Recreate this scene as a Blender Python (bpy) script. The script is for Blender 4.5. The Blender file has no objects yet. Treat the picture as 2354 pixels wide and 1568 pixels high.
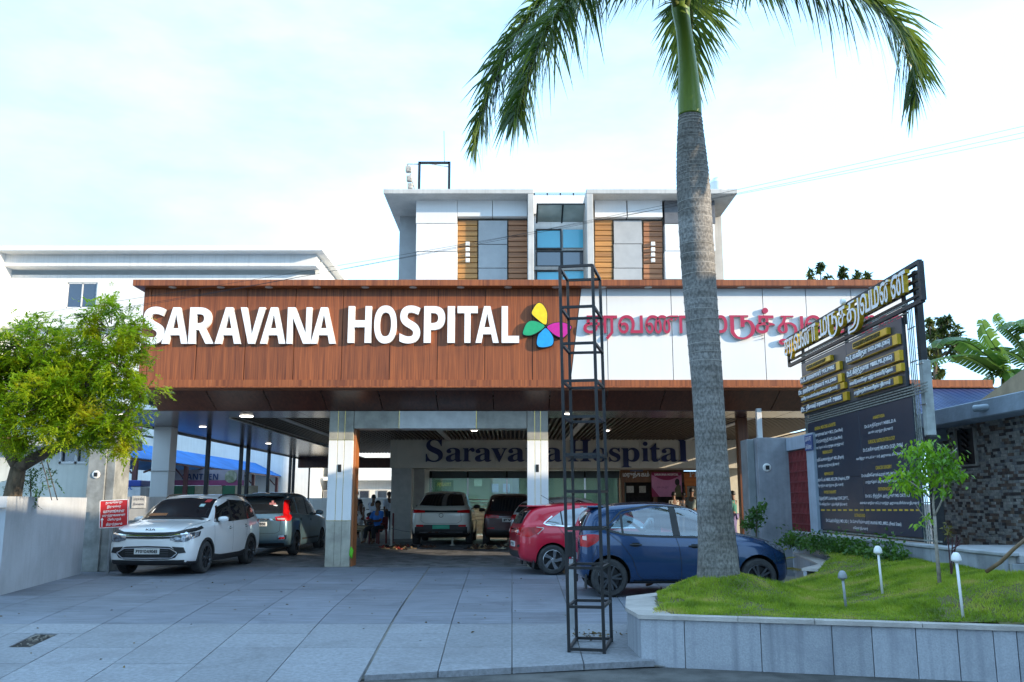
import bpy, bmesh, math, random
from mathutils import Vector, Matrix, noise
from mathutils.bvhtree import BVHTree
R = math.radians
rnd = random.Random(7)
sc = bpy.context.scene
C = sc.collection

# ---------------------------------------------------------------- camera, sky, sun, exposure
F_PX, CX, CY, CAM_H = 2060.0, 1177.0, 784.0, 1.5
PITCH = math.atan(371 / F_PX)
cam_d = bpy.data.cameras.new('camera'); cam = bpy.data.objects.new('camera', cam_d); C.objects.link(cam)
cam_d.sensor_width = 36.0; cam_d.lens = F_PX / 2354 * 36
cam_d.clip_start = 0.1; cam_d.clip_end = 3000
cam.location = (0, 0, CAM_H); cam.rotation_euler = (math.pi / 2 + PITCH, 0, 0)
sc.camera = cam

SUN_EL, SUN_AZ = R(14), R(113)          # azimuth measured from +Y towards +X
world = bpy.data.worlds.new('World'); sc.world = world; world.use_nodes = True
wn, wl = world.node_tree.nodes, world.node_tree.links
sky = wn.new('ShaderNodeTexSky'); sky.sky_type = 'NISHITA'; sky.sun_disc = False
sky.sun_elevation = SUN_EL; sky.sun_rotation = SUN_AZ
sky.air_density = 1.0; sky.dust_density = 1.6; sky.ozone_density = 1.6
veil_c = wn.new('ShaderNodeTexCoord'); veil_m = wn.new('ShaderNodeMapping'); veil_m.inputs['Scale'].default_value = (1, 1, 2.6)
veil_n = wn.new('ShaderNodeTexNoise'); veil_n.inputs['Scale'].default_value = 1.2; veil_n.inputs['Detail'].default_value = 7; veil_n.inputs['Roughness'].default_value = .55
veil_r = wn.new('ShaderNodeValToRGB'); veil_r.color_ramp.elements[0].position = .36; veil_r.color_ramp.elements[1].position = .52
veil_r.color_ramp.elements[0].color = (.32, .32, .32, 1); veil_r.color_ramp.elements[1].color = (.93, .93, .93, 1)
veil_x = wn.new('ShaderNodeMix'); veil_x.data_type = 'RGBA'; veil_x.inputs['B'].default_value = (3.9, 6.5, 9.4, 1)
wl.new(veil_c.outputs['Generated'], veil_m.inputs['Vector']); wl.new(veil_m.outputs['Vector'], veil_n.inputs['Vector'])
wl.new(veil_n.outputs['Fac'], veil_r.inputs['Fac']); wl.new(veil_r.outputs['Color'], veil_x.inputs['Factor'])
wl.new(sky.outputs['Color'], veil_x.inputs['A'])
bgn = wn['Background']; bgn.inputs['Strength'].default_value = 0.15
wl.new(veil_x.outputs['Result'], bgn.inputs['Color'])

sun_d = bpy.data.lights.new('sun', 'SUN'); sun = bpy.data.objects.new('sun', sun_d); C.objects.link(sun)
sun_d.energy = 4.3; sun_d.angle = R(0.6); sun_d.color = (1.0, .83, .60)
sdir = Vector((math.sin(SUN_AZ) * math.cos(SUN_EL), math.cos(SUN_AZ) * math.cos(SUN_EL), math.sin(SUN_EL)))
sun.rotation_euler = (-sdir).to_track_quat('-Z', 'Y').to_euler(); sun.location = sdir * 60

sc.view_settings.view_transform = 'Standard'; sc.view_settings.look = 'None'
sc.view_settings.gamma = 1; sc.view_settings.use_curve_mapping = False
sc.view_settings.exposure = 0.85
sc.cycles.max_bounces = 8; sc.cycles.diffuse_bounces = 6; sc.cycles.transparent_max_bounces = 10
sc.cycles.sample_clamp_indirect = 6

def at(px, py, Y):
    """The point at depth Y that a photograph position (2354 wide) looks at."""
    u = (px - CX) / F_PX; v = (CY - py) / F_PX
    cp, sp = math.cos(PITCH), math.sin(PITCH)
    t = Y / (cp - v * sp)
    return Vector((u * t, Y, CAM_H + t * (sp + v * cp)))

def atx(px, py, X):
    u = (px - CX) / F_PX; v = (CY - py) / F_PX
    cp, sp = math.cos(PITCH), math.sin(PITCH)
    t = X / u
    return Vector((X, t * (cp - v * sp), CAM_H + t * (sp + v * cp)))

def gy(py, z=0.):
    """Depth at which a level z shows at photograph row py."""
    v = (CY - py) / F_PX; cp, sp = math.cos(PITCH), math.sin(PITCH)
    return (z - CAM_H) * (cp - v * sp) / (sp + v * cp)

def ground_z(Y):
    if Y < 14:
        s = max(0., min(1., (14 - Y) / 6.2)); return -.17 * s * s * (2 - s) * (1.15 - .15 * s) if Y > 8 else -.17
    if Y < 22.3: return 0.
    return min(.21, (Y - 22.3) * .03)

# ---------------------------------------------------------------- materials
MATS = {}
def M(name, col, rough=.6, metal=0., var=.12, scale=4., bump=0., bscale=60., stretch=(1, 1, 1), col2=None, detail=6,
      coat=0., spec=.5, emit=None, rand=0., blot=None, streak=0., streak_col=None, trans=0.):
    """A procedural material: base colour broken by noise (and per-object tint rand), fine bump, optional run-down streaks."""
    if name in MATS: return MATS[name]
    m = bpy.data.materials.new(name); m.use_nodes = True; MATS[name] = m
    n, l = m.node_tree.nodes, m.node_tree.links
    b = n['Principled BSDF']
    b.inputs['Roughness'].default_value = rough; b.inputs['Metallic'].default_value = metal
    b.inputs['Specular IOR Level'].default_value = spec
    if coat: b.inputs['Coat Weight'].default_value = coat; b.inputs['Coat Roughness'].default_value = .04
    if trans: b.inputs['Transmission Weight'].default_value = trans
    tc = n.new('ShaderNodeTexCoord'); mp = n.new('ShaderNodeMapping'); mp.inputs['Scale'].default_value = stretch
    l.new(tc.outputs['Object'], mp.inputs['Vector'])
    c1 = tuple(col) + (1,) if len(col) == 3 else col
    c2 = (tuple(col2) + (1,)) if col2 else tuple(max(0, c * (1 - var * 2.2)) for c in c1[:3]) + (1,)
    ns = n.new('ShaderNodeTexNoise'); ns.inputs['Scale'].default_value = scale; ns.inputs['Detail'].default_value = detail; ns.inputs['Roughness'].default_value = .6
    l.new(mp.outputs['Vector'], ns.inputs['Vector'])
    rp = n.new('ShaderNodeValToRGB'); rp.color_ramp.elements[0].position = .34; rp.color_ramp.elements[1].position = .64
    rp.color_ramp.elements[0].color = c2; rp.color_ramp.elements[1].color = c1
    l.new(ns.outputs['Fac'], rp.inputs['Fac']); out = rp.outputs['Color']
    if blot:      # wear and dirt in patches: (scale, strength, colour)
        n3 = n.new('ShaderNodeTexNoise'); n3.inputs['Scale'].default_value = blot[0]; n3.inputs['Detail'].default_value = 9; n3.inputs['Roughness'].default_value = .68; n3.inputs['Distortion'].default_value = .6
        gp_ = n.new('ShaderNodeNewGeometry'); l.new(gp_.outputs['Position'], n3.inputs['Vector'])
        r3 = n.new('ShaderNodeValToRGB'); r3.color_ramp.elements[0].position = .50; r3.color_ramp.elements[1].position = .68
        r3.color_ramp.elements[0].color = (0, 0, 0, 1); r3.color_ramp.elements[1].color = (blot[1],) * 3 + (1,)
        l.new(n3.outputs['Fac'], r3.inputs['Fac']); m3 = n.new('ShaderNodeMix'); m3.data_type = 'RGBA'; l.new(r3.outputs['Color'], m3.inputs['Factor']); l.new(out, m3.inputs['A']); m3.inputs['B'].default_value = tuple(blot[2]) + (1,); out = m3.outputs['Result']
    if streak:
        m2 = n.new('ShaderNodeMapping'); m2.inputs['Scale'].default_value = (9, 9, .35); l.new(tc.outputs['Object'], m2.inputs['Vector'])
        n2 = n.new('ShaderNodeTexNoise'); n2.inputs['Scale'].default_value = 1.3; n2.inputs['Detail'].default_value = 8; l.new(m2.outputs['Vector'], n2.inputs['Vector'])
        r2 = n.new('ShaderNodeValToRGB'); r2.color_ramp.elements[0].position = .48; r2.color_ramp.elements[1].position = .75
        r2.color_ramp.elements[0].color = (0, 0, 0, 1); r2.color_ramp.elements[1].color = (streak,) * 3 + (1,)
        l.new(n2.outputs['Fac'], r2.inputs['Fac'])
        mx = n.new('ShaderNodeMix'); mx.data_type = 'RGBA'; l.new(r2.outputs['Color'], mx.inputs['Factor'])
        l.new(out, mx.inputs['A']); mx.inputs['B'].default_value = (streak_col or tuple(c * .45 for c in c1[:3])) + (1,)
        out = mx.outputs['Result']
    if rand:
        oi = n.new('ShaderNodeObjectInfo'); hs = n.new('ShaderNodeHueSaturation'); mr = n.new('ShaderNodeMapRange')
        mr.inputs['To Min'].default_value = 1 - rand; mr.inputs['To Max'].default_value = 1 + rand
        l.new(oi.outputs['Random'], mr.inputs['Value']); l.new(mr.outputs['Result'], hs.inputs['Value'])
        l.new(out, hs.inputs['Color']); out = hs.outputs['Color']
    l.new(out, b.inputs['Base Color'])
    if bump:
        nb = n.new('ShaderNodeTexNoise'); nb.inputs['Scale'].default_value = bscale; nb.inputs['Detail'].default_value = 4; l.new(mp.outputs['Vector'], nb.inputs['Vector'])
        bp = n.new('ShaderNodeBump'); bp.inputs['Strength'].default_value = bump; bp.inputs['Distance'].default_value = .02
        l.new(nb.outputs['Fac'], bp.inputs['Height']); l.new(bp.outputs['Normal'], b.inputs['Normal'])
    if emit:
        b.inputs['Emission Color'].default_value = tuple(emit[:3]) + (1,); b.inputs['Emission Strength'].default_value = emit[3]
    return m

def wood(name, dark, light, axis='z', fine=26, rough=.42, rand=.06):
    """Laminate with long grain along one axis."""
    if name in MATS: return MATS[name]
    m = bpy.data.materials.new(name); m.use_nodes = True; MATS[name] = m
    n, l = m.node_tree.nodes, m.node_tree.links; b = n['Principled BSDF']; b.inputs['Roughness'].default_value = rough
    tc = n.new('ShaderNodeTexCoord'); mp = n.new('ShaderNodeMapping')
    mp.inputs['Scale'].default_value = {'z': (1, 1, .02), 'x': (.03, 1, 1), 'y': (1, .02, 1)}[axis]
    l.new(tc.outputs['Object'], mp.inputs['Vector'])
    a = n.new('ShaderNodeTexNoise'); a.inputs['Scale'].default_value = fine; a.inputs['Detail'].default_value = 3; l.new(mp.outputs['Vector'], a.inputs['Vector'])
    c = n.new('ShaderNodeTexNoise'); c.inputs['Scale'].default_value = fine * .28; c.inputs['Detail'].default_value = 2; l.new(mp.outputs['Vector'], c.inputs['Vector'])
    ad = n.new('ShaderNodeMath'); ad.operation = 'ADD'; l.new(a.outputs['Fac'], ad.inputs[0]); l.new(c.outputs['Fac'], ad.inputs[1])
    mu = n.new('ShaderNodeMath'); mu.operation = 'MULTIPLY'; mu.inputs[1].default_value = .5; l.new(ad.outputs[0], mu.inputs[0])
    cw = n.new('ShaderNodeMath'); cw.operation = 'MULTIPLY_ADD'; cw.inputs[1].default_value = .5; cw.inputs[2].default_value = .25; l.new(c.outputs['Fac'], cw.inputs[0]); l.new(cw.outputs[0], ad.inputs[1])
    rp = n.new('ShaderNodeValToRGB'); rp.color_ramp.elements[0].position = .36; rp.color_ramp.elements[1].position = .62
    rp.color_ramp.elements[0].color = tuple(dark) + (1,); rp.color_ramp.elements[1].color = tuple(light) + (1,)
    l.new(mu.outputs[0], rp.inputs['Fac'])
    oi = n.new('ShaderNodeObjectInfo'); hs = n.new('ShaderNodeHueSaturation'); mr = n.new('ShaderNodeMapRange')
    mr.inputs['To Min'].default_value = 1 - rand; mr.inputs['To Max'].default_value = 1 + rand
    l.new(oi.outputs['Random'], mr.inputs['Value']); l.new(mr.outputs['Result'], hs.inputs['Value']); l.new(rp.outputs['Color'], hs.inputs['Color'])
    l.new(hs.outputs['Color'], b.inputs['Base Color'])
    return m

def glass(name, col=(.02, .03, .04), see=.0, rough=.03, mirror=.25, tint=(.55, .75, .8)):
    """Window glass: a dark glossy pane that lets a share of the view through."""
    if name in MATS: return MATS[name]
    m = bpy.data.materials.new(name); m.use_nodes = True; MATS[name] = m
    n, l = m.node_tree.nodes, m.node_tree.links; b = n['Principled BSDF']
    b.inputs['Base Color'].default_value = tuple(col) + (1,); b.inputs['Roughness'].default_value = .25
    gl = n.new('ShaderNodeBsdfGlossy'); gl.inputs['Roughness'].default_value = rough; gl.inputs['Color'].default_value = (.9, .95, 1, 1)
    fr = n.new('ShaderNodeFresnel'); fr.inputs['IOR'].default_value = 1.5
    mx = n.new('ShaderNodeMath'); mx.operation = 'ADD'; mx.use_clamp = True; mx.inputs[1].default_value = mirror; l.new(fr.outputs[0], mx.inputs[0])
    base = b.outputs['BSDF']
    if see:
        tr = n.new('ShaderNodeBsdfTransparent'); tr.inputs['Color'].default_value = tuple(tint) + (1,)
        ms = n.new('ShaderNodeMixShader'); ms.inputs['Fac'].default_value = see; l.new(base, ms.inputs[1]); l.new(tr.outputs[0], ms.inputs[2]); base = ms.outputs[0]
    m2 = n.new('ShaderNodeMixShader'); l.new(mx.outputs[0], m2.inputs['Fac']); l.new(base, m2.inputs[1]); l.new(gl.outputs[0], m2.inputs[2])
    l.new(m2.outputs[0], n['Material Output'].inputs['Surface'])
    return m

def leafmat(name, cols, trans=.35, rough=.5, scale=3.):
    """Leaf: colour varies from clump to clump; light shines partly through."""
    if name in MATS: return MATS[name]
    m = bpy.data.materials.new(name); m.use_nodes = True; MATS[name] = m
    n, l = m.node_tree.nodes, m.node_tree.links; b = n['Principled BSDF']; b.inputs['Roughness'].default_value = rough
    tc = n.new('ShaderNodeTexCoord'); ns = n.new('ShaderNodeTexNoise'); ns.inputs['Scale'].default_value = scale; ns.inputs['Detail'].default_value = 5
    l.new(tc.outputs['Object'], ns.inputs['Vector'])
    rp = n.new('ShaderNodeValToRGB'); e = rp.color_ramp.elements
    e[0].position = .3; e[0].color = tuple(cols[0]) + (1,); e[1].position = .7; e[1].color = tuple(cols[-1]) + (1,)
    for i, c in enumerate(cols[1:-1]):
        k = e.new(.3 + .4 * (i + 1) / (len(cols) - 1)); k.color = tuple(c) + (1,)
    l.new(ns.outputs['Fac'], rp.inputs['Fac']); l.new(rp.outputs['Color'], b.inputs['Base Color'])
    t = n.new('ShaderNodeBsdfTranslucent'); hs = n.new('ShaderNodeHueSaturation'); hs.inputs['Value'].default_value = 1.6; hs.inputs['Hue'].default_value = .485
    l.new(rp.outputs['Color'], hs.inputs['Color']); l.new(hs.outputs['Color'], t.inputs['Color'])
    ms = n.new('ShaderNodeMixShader'); ms.inputs['Fac'].default_value = trans; l.new(b.outputs['BSDF'], ms.inputs[1]); l.new(t.outputs[0], ms.inputs[2])
    l.new(ms.outputs[0], n['Material Output'].inputs['Surface'])
    return m

# ---------------------------------------------------------------- mesh helpers
def off(parent):
    o = Vector((0, 0, 0))
    while parent: o += parent.location; parent = parent.parent
    return o

class MB:
    def __init__(s): s.v = []; s.f = []; s.m = []
    def add(s, vs, fs, mi=0):
        k = len(s.v); s.v += [tuple(v) for v in vs]; s.f += [tuple(i + k for i in f) for f in fs]; s.m += [mi] * len(fs); return s
    def box(s, x0, x1, y0, y1, z0, z1, bv=0., mi=0, rot=None, piv=None):
        if x0 > x1: x0, x1 = x1, x0
        if y0 > y1: y0, y1 = y1, y0
        if z0 > z1: z0, z1 = z1, z0
        b = min(bv, (x1 - x0) * .45, (y1 - y0) * .45, (z1 - z0) * .45)
        if b <= 0:
            vs = [(x, y, z) for z in (z0, z1) for y in (y0, y1) for x in (x0, x1)]
            fs = [(0, 2, 3, 1), (4, 5, 7, 6), (0, 1, 5, 4), (2, 6, 7, 3), (0, 4, 6, 2), (1, 3, 7, 5)]
        else:
            vs = []; idx = {}
            for sx in (0, 1):
                for sy in (0, 1):
                    for sz in (0, 1):
                        c = [(x0, x1)[sx], (y0, y1)[sy], (z0, z1)[sz]]; sg = [1 - 2 * sx, 1 - 2 * sy, 1 - 2 * sz]
                        for a in range(3):
                            p = [c[i] + (0 if i == a else sg[i] * b) for i in range(3)]
                            idx[sx, sy, sz, a] = len(vs); vs.append(p)
            fs = []
            for a in range(3):
                for sv in (0, 1):
                    q = []
                    o1, o2 = [i for i in range(3) if i != a]
                    for d1, d2 in ((0, 0), (1, 0), (1, 1), (0, 1)):
                        t = [0, 0, 0]; t[a] = sv; t[o1] = d1; t[o2] = d2; q.append(idx[t[0], t[1], t[2], a])
                    if (sv == 0) ^ (a == 1): q.reverse()
                    fs.append(q)
            for a in range(3):
                o1, o2 = [i for i in range(3) if i != a]
                for d1 in (0, 1):
                    for d2 in (0, 1):
                        t0 = [0, 0, 0]; t0[o1] = d1; t0[o2] = d2; t1 = list(t0); t1[a] = 1
                        fs.append((idx[(*t0, o1)], idx[(*t1, o1)], idx[(*t1, o2)], idx[(*t0, o2)]))
            for sx in (0, 1):
                for sy in (0, 1):
                    for sz in (0, 1): fs.append(tuple(idx[sx, sy, sz, a] for a in range(3)))
        if rot is not None:
            pv = Vector(piv) if piv is not None else Vector(((x0 + x1) / 2, (y0 + y1) / 2, (z0 + z1) / 2))
            vs = [pv + rot @ (Vector(v) - pv) for v in vs]
        return s.add(vs, fs, mi)
    def prism(s, poly, d0, d1, axis='z', mi=0):
        """Polygon extruded from d0 to d1 along an axis; poly in the other two coordinates."""
        def P(a, b, d): return {'z': (a, b, d), 'y': (a, d, b), 'x': (d, a, b)}[axis]
        n = len(poly); vs = [P(a, b, d0) for a, b in poly] + [P(a, b, d1) for a, b in poly]
        return s.add(vs, [tuple(range(n - 1, -1, -1)), tuple(range(n, 2 * n))] + [(i, (i + 1) % n, n + (i + 1) % n, n + i) for i in range(n)], mi)
    def tube(s, pts, r, n=8, mi=0, cap=True):
        pts = [Vector(p) for p in pts]; rr = r if isinstance(r, (list, tuple)) else [r] * len(pts)
        k = len(s.v); prev = None
        for i, p in enumerate(pts):
            d = (pts[min(i + 1, len(pts) - 1)] - pts[max(i - 1, 0)]).normalized()
            if prev is None:
                a = d.orthogonal().normalized()
            else:
                a = (prev - d * prev.dot(d)); a = a.normalized() if a.length > 1e-6 else d.orthogonal().normalized()
            prev = a; b = d.cross(a)
            for j in range(n):
                t = 2 * math.pi * j / n; s.v.append(tuple(p + (a * math.cos(t) + b * math.sin(t)) * rr[i]))
        for i in range(len(pts) - 1):
            for j in range(n):
                s.f.append((k + i * n + j, k + i * n + (j + 1) % n, k + (i + 1) * n + (j + 1) % n, k + (i + 1) * n + j)); s.m.append(mi)
        if cap:
            s.f.append(tuple(range(k + n - 1, k - 1, -1))); s.m.append(mi)
            e = k + (len(pts) - 1) * n; s.f.append(tuple(range(e, e + n))); s.m.append(mi)
        return s
    def bar(s, a, b, w, h=None, mi=0, up=(0, 0, 1)):
        """Square bar between two points."""
        a, b = Vector(a), Vector(b); h = h or w; d = (b - a).normalized(); u = Vector(up)
        if abs(d.dot(u)) > .95: u = Vector((0, 1, 0))
        x = d.cross(u).normalized(); z = x.cross(d)
        vs = [p + x * (sx * w / 2) + z * (sz * h / 2) for p in (a, b) for sx, sz in ((-1, -1), (1, -1), (1, 1), (-1, 1))]
        return s.add(vs, [(3, 2, 1, 0), (4, 5, 6, 7)] + [(i, (i + 1) % 4, 4 + (i + 1) % 4, 4 + i) for i in range(4)], mi)
    def lathe(s, prof, n=24, c=(0, 0, 0), axis='z', mi=0):
        k = len(s.v); c = Vector(c)
        for r, h in prof:
            for j in range(n):
                t = 2 * math.pi * j / n; a, b = r * math.cos(t), r * math.sin(t)
                s.v.append(tuple(c + Vector({'z': (a, b, h), 'y': (a, h, -b), 'x': (h, a, b)}[axis])))
        for i in range(len(prof) - 1):
            for j in range(n):
                s.f.append((k + i * n + j, k + i * n + (j + 1) % n, k + (i + 1) * n + (j + 1) % n, k + (i + 1) * n + j)); s.m.append(mi)
        return s
    def grid(s, pts, mi=0, flip=False):
        """pts: rows of points."""
        k = len(s.v); nr, nc = len(pts), len(pts[0])
        for r in pts: s.v += [tuple(p) for p in r]
        for i in range(nr - 1):
            for j in range(nc - 1):
                q = (k + i * nc + j, k + i * nc + j + 1, k + (i + 1) * nc + j + 1, k + (i + 1) * nc + j)
                s.f.append(q[::-1] if flip else q); s.m.append(mi)
        return s
    def mesh(s, name, mats, o=Vector((0, 0, 0)), smooth=False):
        me = bpy.data.meshes.new(name); me.from_pydata([(v[0] - o.x, v[1] - o.y, v[2] - o.z) for v in s.v], [], s.f)
        for m in (mats if isinstance(mats, (list, tuple)) else [mats]): me.materials.append(m)
        if any(s.m): me.polygons.foreach_set('material_index', s.m)
        if smooth:
            me.polygons.foreach_set('use_smooth', [True] * len(s.f))
            if smooth is not True: me.set_sharp_from_angle(angle=R(smooth))
        me.update(); return me
    def build(s, name, mats, parent=None, smooth=False, local=False):
        o = Vector((0, 0, 0)) if local else off(parent)
        return link(name, s.mesh(name, mats, o, smooth), parent)

def link(name, me, parent=None):
    ob = bpy.data.objects.new(name, me); C.objects.link(ob)
    if parent: ob.parent = parent
    return ob
def thing(name, label, cat, loc=(0, 0, 0), group=None, rz=0):
    o = bpy.data.objects.new(name, None); C.objects.link(o); o.location = loc; o.rotation_euler = (0, 0, rz); o.empty_display_size = .2
    return tag(o, label, cat, group)
def tag(o, label, cat, group=None):
    o['label'] = label; o['category'] = cat
    if group: o['group'] = group
    return o
def kind(o, k): o['kind'] = k; return o
def copy_tree(o, parent=None):
    c = o.copy(); C.objects.link(c); c.parent = parent
    for ch in o.children: copy_tree(ch, c)
    return c

# ---------------------------------------------------------------- lettering
def _font(s, bold=0., sep=False, sx=1.):
    cu = bpy.data.curves.new('lettering', 'FONT'); cu.body = s; cu.size = 1; cu.offset = bold; cu.resolution_u = 4 if len(s) < 4 else 2
    ob = bpy.data.objects.new('lettering', cu); out = []
    if sep:
        cv = ob.to_curve(bpy.context.evaluated_depsgraph_get()); rings = []
        for sp in cv.splines:
            p = [b.co.to_2d() for b in sp.bezier_points] or [q.co.to_2d() for q in sp.points]
            ar = sum(p[i].x * p[(i + 1) % len(p)].y - p[(i + 1) % len(p)].x * p[i].y for i in range(len(p)))
            rings.append((sp, ar, p))
        big = max(rings, key=lambda r: abs(r[1]))[1]
        outs = [r for r in rings if r[1] * big > 0]; holes = [r for r in rings if r[1] * big <= 0]
        def inside(pt, poly):
            c = False
            for i in range(len(poly)):
                a, b = poly[i], poly[i - 1]
                if (a.y > pt.y) != (b.y > pt.y) and pt.x < (b.x - a.x) * (pt.y - a.y) / (b.y - a.y) + a.x: c = not c
            return c
        sets = [[r] for r in outs]
        for h in holes:
            for st in sets:
                if inside(h[2][0], st[0][2]): st.append(h); break
        for st in sets:
            c2 = bpy.data.curves.new('ring', 'CURVE'); c2.dimensions = '2D'; c2.fill_mode = 'BOTH'; c2.resolution_u = 5; c2.offset = bold
            for sp, _, _ in st:
                ns = c2.splines.new(sp.type)
                if sp.type == 'BEZIER':
                    ns.bezier_points.add(len(sp.bezier_points) - 1)
                    for a, b in zip(ns.bezier_points, sp.bezier_points):
                        a.co = b.co; a.handle_left_type = a.handle_right_type = 'FREE'; a.handle_left = b.handle_left; a.handle_right = b.handle_right
                else:
                    ns.points.add(len(sp.points) - 1)
                    for a, b in zip(ns.points, sp.points): a.co = b.co
                ns.use_cyclic_u = True
            o2 = bpy.data.objects.new('ring', c2); me = o2.to_mesh()
            out.append(([v.co.copy() for v in me.vertices], [tuple(p.vertices) for p in me.polygons]))
            o2.to_mesh_clear(); bpy.data.objects.remove(o2); bpy.data.curves.remove(c2)
    else:
        me = ob.to_mesh(); out.append(([v.co.copy() for v in me.vertices], [tuple(p.vertices) for p in me.polygons])); ob.to_mesh_clear()
    bpy.data.objects.remove(ob); bpy.data.curves.remove(cu)
    return out

def rim_edges(fs):
    cnt = {}
    for f in fs:
        for i in range(len(f)):
            e = (f[i], f[(i + 1) % len(f)]); k = (min(e), max(e))
            if k in cnt: cnt[k] = None
            else: cnt[k] = e
    return [e for e in cnt.values() if e]

def letters(mb, s, o, right, up, w=None, h=None, depth=.01, bold=0., sep=False, align='c', face_mi=0, side_mi=0, shapes=None, ref=None):
    """Adds raised lettering to mb: fitted to width w and/or height h, its box centred (or left aligned) on o; the front faces right x up."""
    o, right, up = Vector(o), Vector(right).normalized(), Vector(up).normalized(); nrm = right.cross(up)
    sets = shapes or _font(s, bold, sep)
    allv = [v for vs, _ in sets for v in vs]
    if not allv: return mb
    x0, x1 = min(v.x for v in allv), max(v.x for v in allv); y0, y1 = min(v.y for v in allv), max(v.y for v in allv)
    if ref: y0, y1 = ref
    ky = h / (y1 - y0) if h else None; kx = w / (x1 - x0) if w else ky
    if ky is None: ky = kx
    ox = {'c': (x0 + x1) / 2, 'l': x0, 'r': x1}[align]; oy = (y0 + y1) / 2
    for i, (vs, fs) in enumerate(sets):
        d = depth + i * .0012
        P = [o + right * ((v.x - ox) * kx) + up * ((v.y - oy) * ky) for v in vs]; n = len(P)
        if fs:
            f = fs[0]; a, b, c = vs[f[0]], vs[f[1]], vs[f[2]]
            if (b - a).cross(c - a).z < 0: fs = [q[::-1] for q in fs]
        mb.add([p + nrm * d for p in P], fs, face_mi)
        if depth > .004:
            k = len(mb.v); mb.v += [tuple(p) for p in P]
            for a, b in rim_edges(fs):
                mb.f.append((k + a, k + b, k - n + b, k - n + a)); mb.m.append(side_mi)
    return mb

def ribbon(strokes, pen_h=.10, pen_v=.19):
    """Broad-pen strokes as filled shapes in the letter plane: wide on the uprights, thin on the level runs."""
    out = []
    for pts in strokes:
        P = [Vector((a, b, 0)) for a, b in pts]; Q = []
        for i in range(len(P) - 1):
            p0, p1, p2, p3 = P[max(i - 1, 0)], P[i], P[i + 1], P[min(i + 2, len(P) - 1)]
            m = 6 if len(P) > 2 else 1
            for j in range(m):
                t = j / m; Q.append(.5 * ((2 * p1) + (p2 - p0) * t + (2 * p0 - 5 * p1 + 4 * p2 - p3) * t * t + (3 * p1 - p0 - 3 * p2 + p3) * t ** 3))
        Q.append(P[-1]); vs = []; fs = []
        for i, q in enumerate(Q):
            d = (Q[min(i + 1, len(Q) - 1)] - Q[max(i - 1, 0)]).normalized(); nn = Vector((-d.y, d.x, 0))
            w = pen_h + (pen_v - pen_h) * abs(d.y); vs += [q + nn * w / 2, q - nn * w / 2]
            if i: fs.append((2 * i - 2, 2 * i - 1, 2 * i + 1, 2 * i))
        out.append((vs, fs))
    return out
SB = lambda s: ''.join(chr(0x1D400 + ord(c) - 65) if 'A' <= c <= 'Z' else chr(0x1D41A + ord(c) - 97) if 'a' <= c <= 'z' else c for c in s)   # seriffed bold
XB = lambda s: ''.join(chr(0x1D5D4 + ord(c) - 65) if 'A' <= c <= 'Z' else chr(0x1D5EE + ord(c) - 97) if 'a' <= c <= 'z' else chr(0x1D7EC + ord(c) - 48) if '0' <= c <= '9' else c for c in s)   # plain bold
def vis(s):
    """Tamil in the order it is drawn: the signs e, ee and ai go before their consonant."""
    o = []
    for c in s:
        if c in '\u0bc6\u0bc7\u0bc8' and o: o.insert(len(o) - 1, c)
        elif c in '\u0bca\u0bcb' and o: o.insert(len(o) - 1, {'\u0bca': '\u0bc6', '\u0bcb': '\u0bc7'}[c]); o.append('\u0bbe')
        else: o.append(c)
    return ''.join(o)
TAMIL_SIGN = ['ச', 'ர', 'வ', 'ண', 'ா', ' ', 'ம', 'RU', 'த', 'THU', 'வ', 'ம', 'ன', 'ை']
# ---------------------------------------------------------------- shared materials
m_asphalt = M('asphalt', (.115, .11, .105), .9, var=.3, scale=2.2, bump=.5, bscale=90)
m_granite = M('flamed_granite', (.20, .22, .265), .6, var=.2, scale=3.0, bump=.4, bscale=50, rand=.13, stretch=(.45, 6, 1), blot=(1.1, .55, (.075, .085, .11)))
m_concrete = M('pale_concrete', (.265, .275, .30), .8, var=.14, scale=22, bump=.5, bscale=60, rand=.10, blot=(1.3, .5, (.155, .155, .165)))
m_joint = M('joint_fill', (.22, .205, .18), .95)
m_paver = M('interlocking_paver', (.20, .20, .21), .7, var=.2, scale=3, bump=.3)
m_white = M('white_paint', (.78, .78, .76), .55, var=.05, scale=1.2, streak=.32, streak_col=(.50, .49, .46))
m_acp = M('white_cladding', (.69, .70, .71), .35, var=.03, scale=.6, streak=.10, streak_col=(.52, .52, .51))
m_greyacp = M('grey_cladding', (.36, .37, .38), .45, var=.06, scale=2)
m_wall = M('grey_plaster', (.42, .43, .44), .8, var=.12, scale=1.3, bump=.15, streak=.35)
m_pillar = M('stone_grey_pillar', (.33, .34, .33), .6, var=.25, scale=2.4, streak=.3)
m_slabc = M('fair_concrete', (.47, .47, .46), .8, var=.08, scale=2, streak=.3, streak_col=(.22, .22, .21))
m_fascia = wood('laminate_red_brown', (.080, .017, .005), (.31, .088, .022), 'z', 50, .55, .09)
m_trim = wood('laminate_trim', (.12, .028, .008), (.32, .095, .024), 'z', 24, .5)
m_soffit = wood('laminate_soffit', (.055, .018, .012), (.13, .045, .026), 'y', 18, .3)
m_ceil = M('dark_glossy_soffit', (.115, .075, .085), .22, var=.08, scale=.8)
m_black = M('black_paint', (.012, .012, .014), .45, var=.2)
m_steel = M('dark_steel', (.010, .011, .014), .5, var=.25, scale=12, blot=(6, .5, (.035, .03, .028)))
m_ss = M('stainless_steel', (.62, .62, .63), .22, metal=1., var=.04)
m_gold = M('brass_inlay', (.72, .52, .16), .25, metal=1., var=.06)
m_goldp = M('gold_paint', (.72, .46, .03), .35, metal=.35, var=.08)
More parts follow.
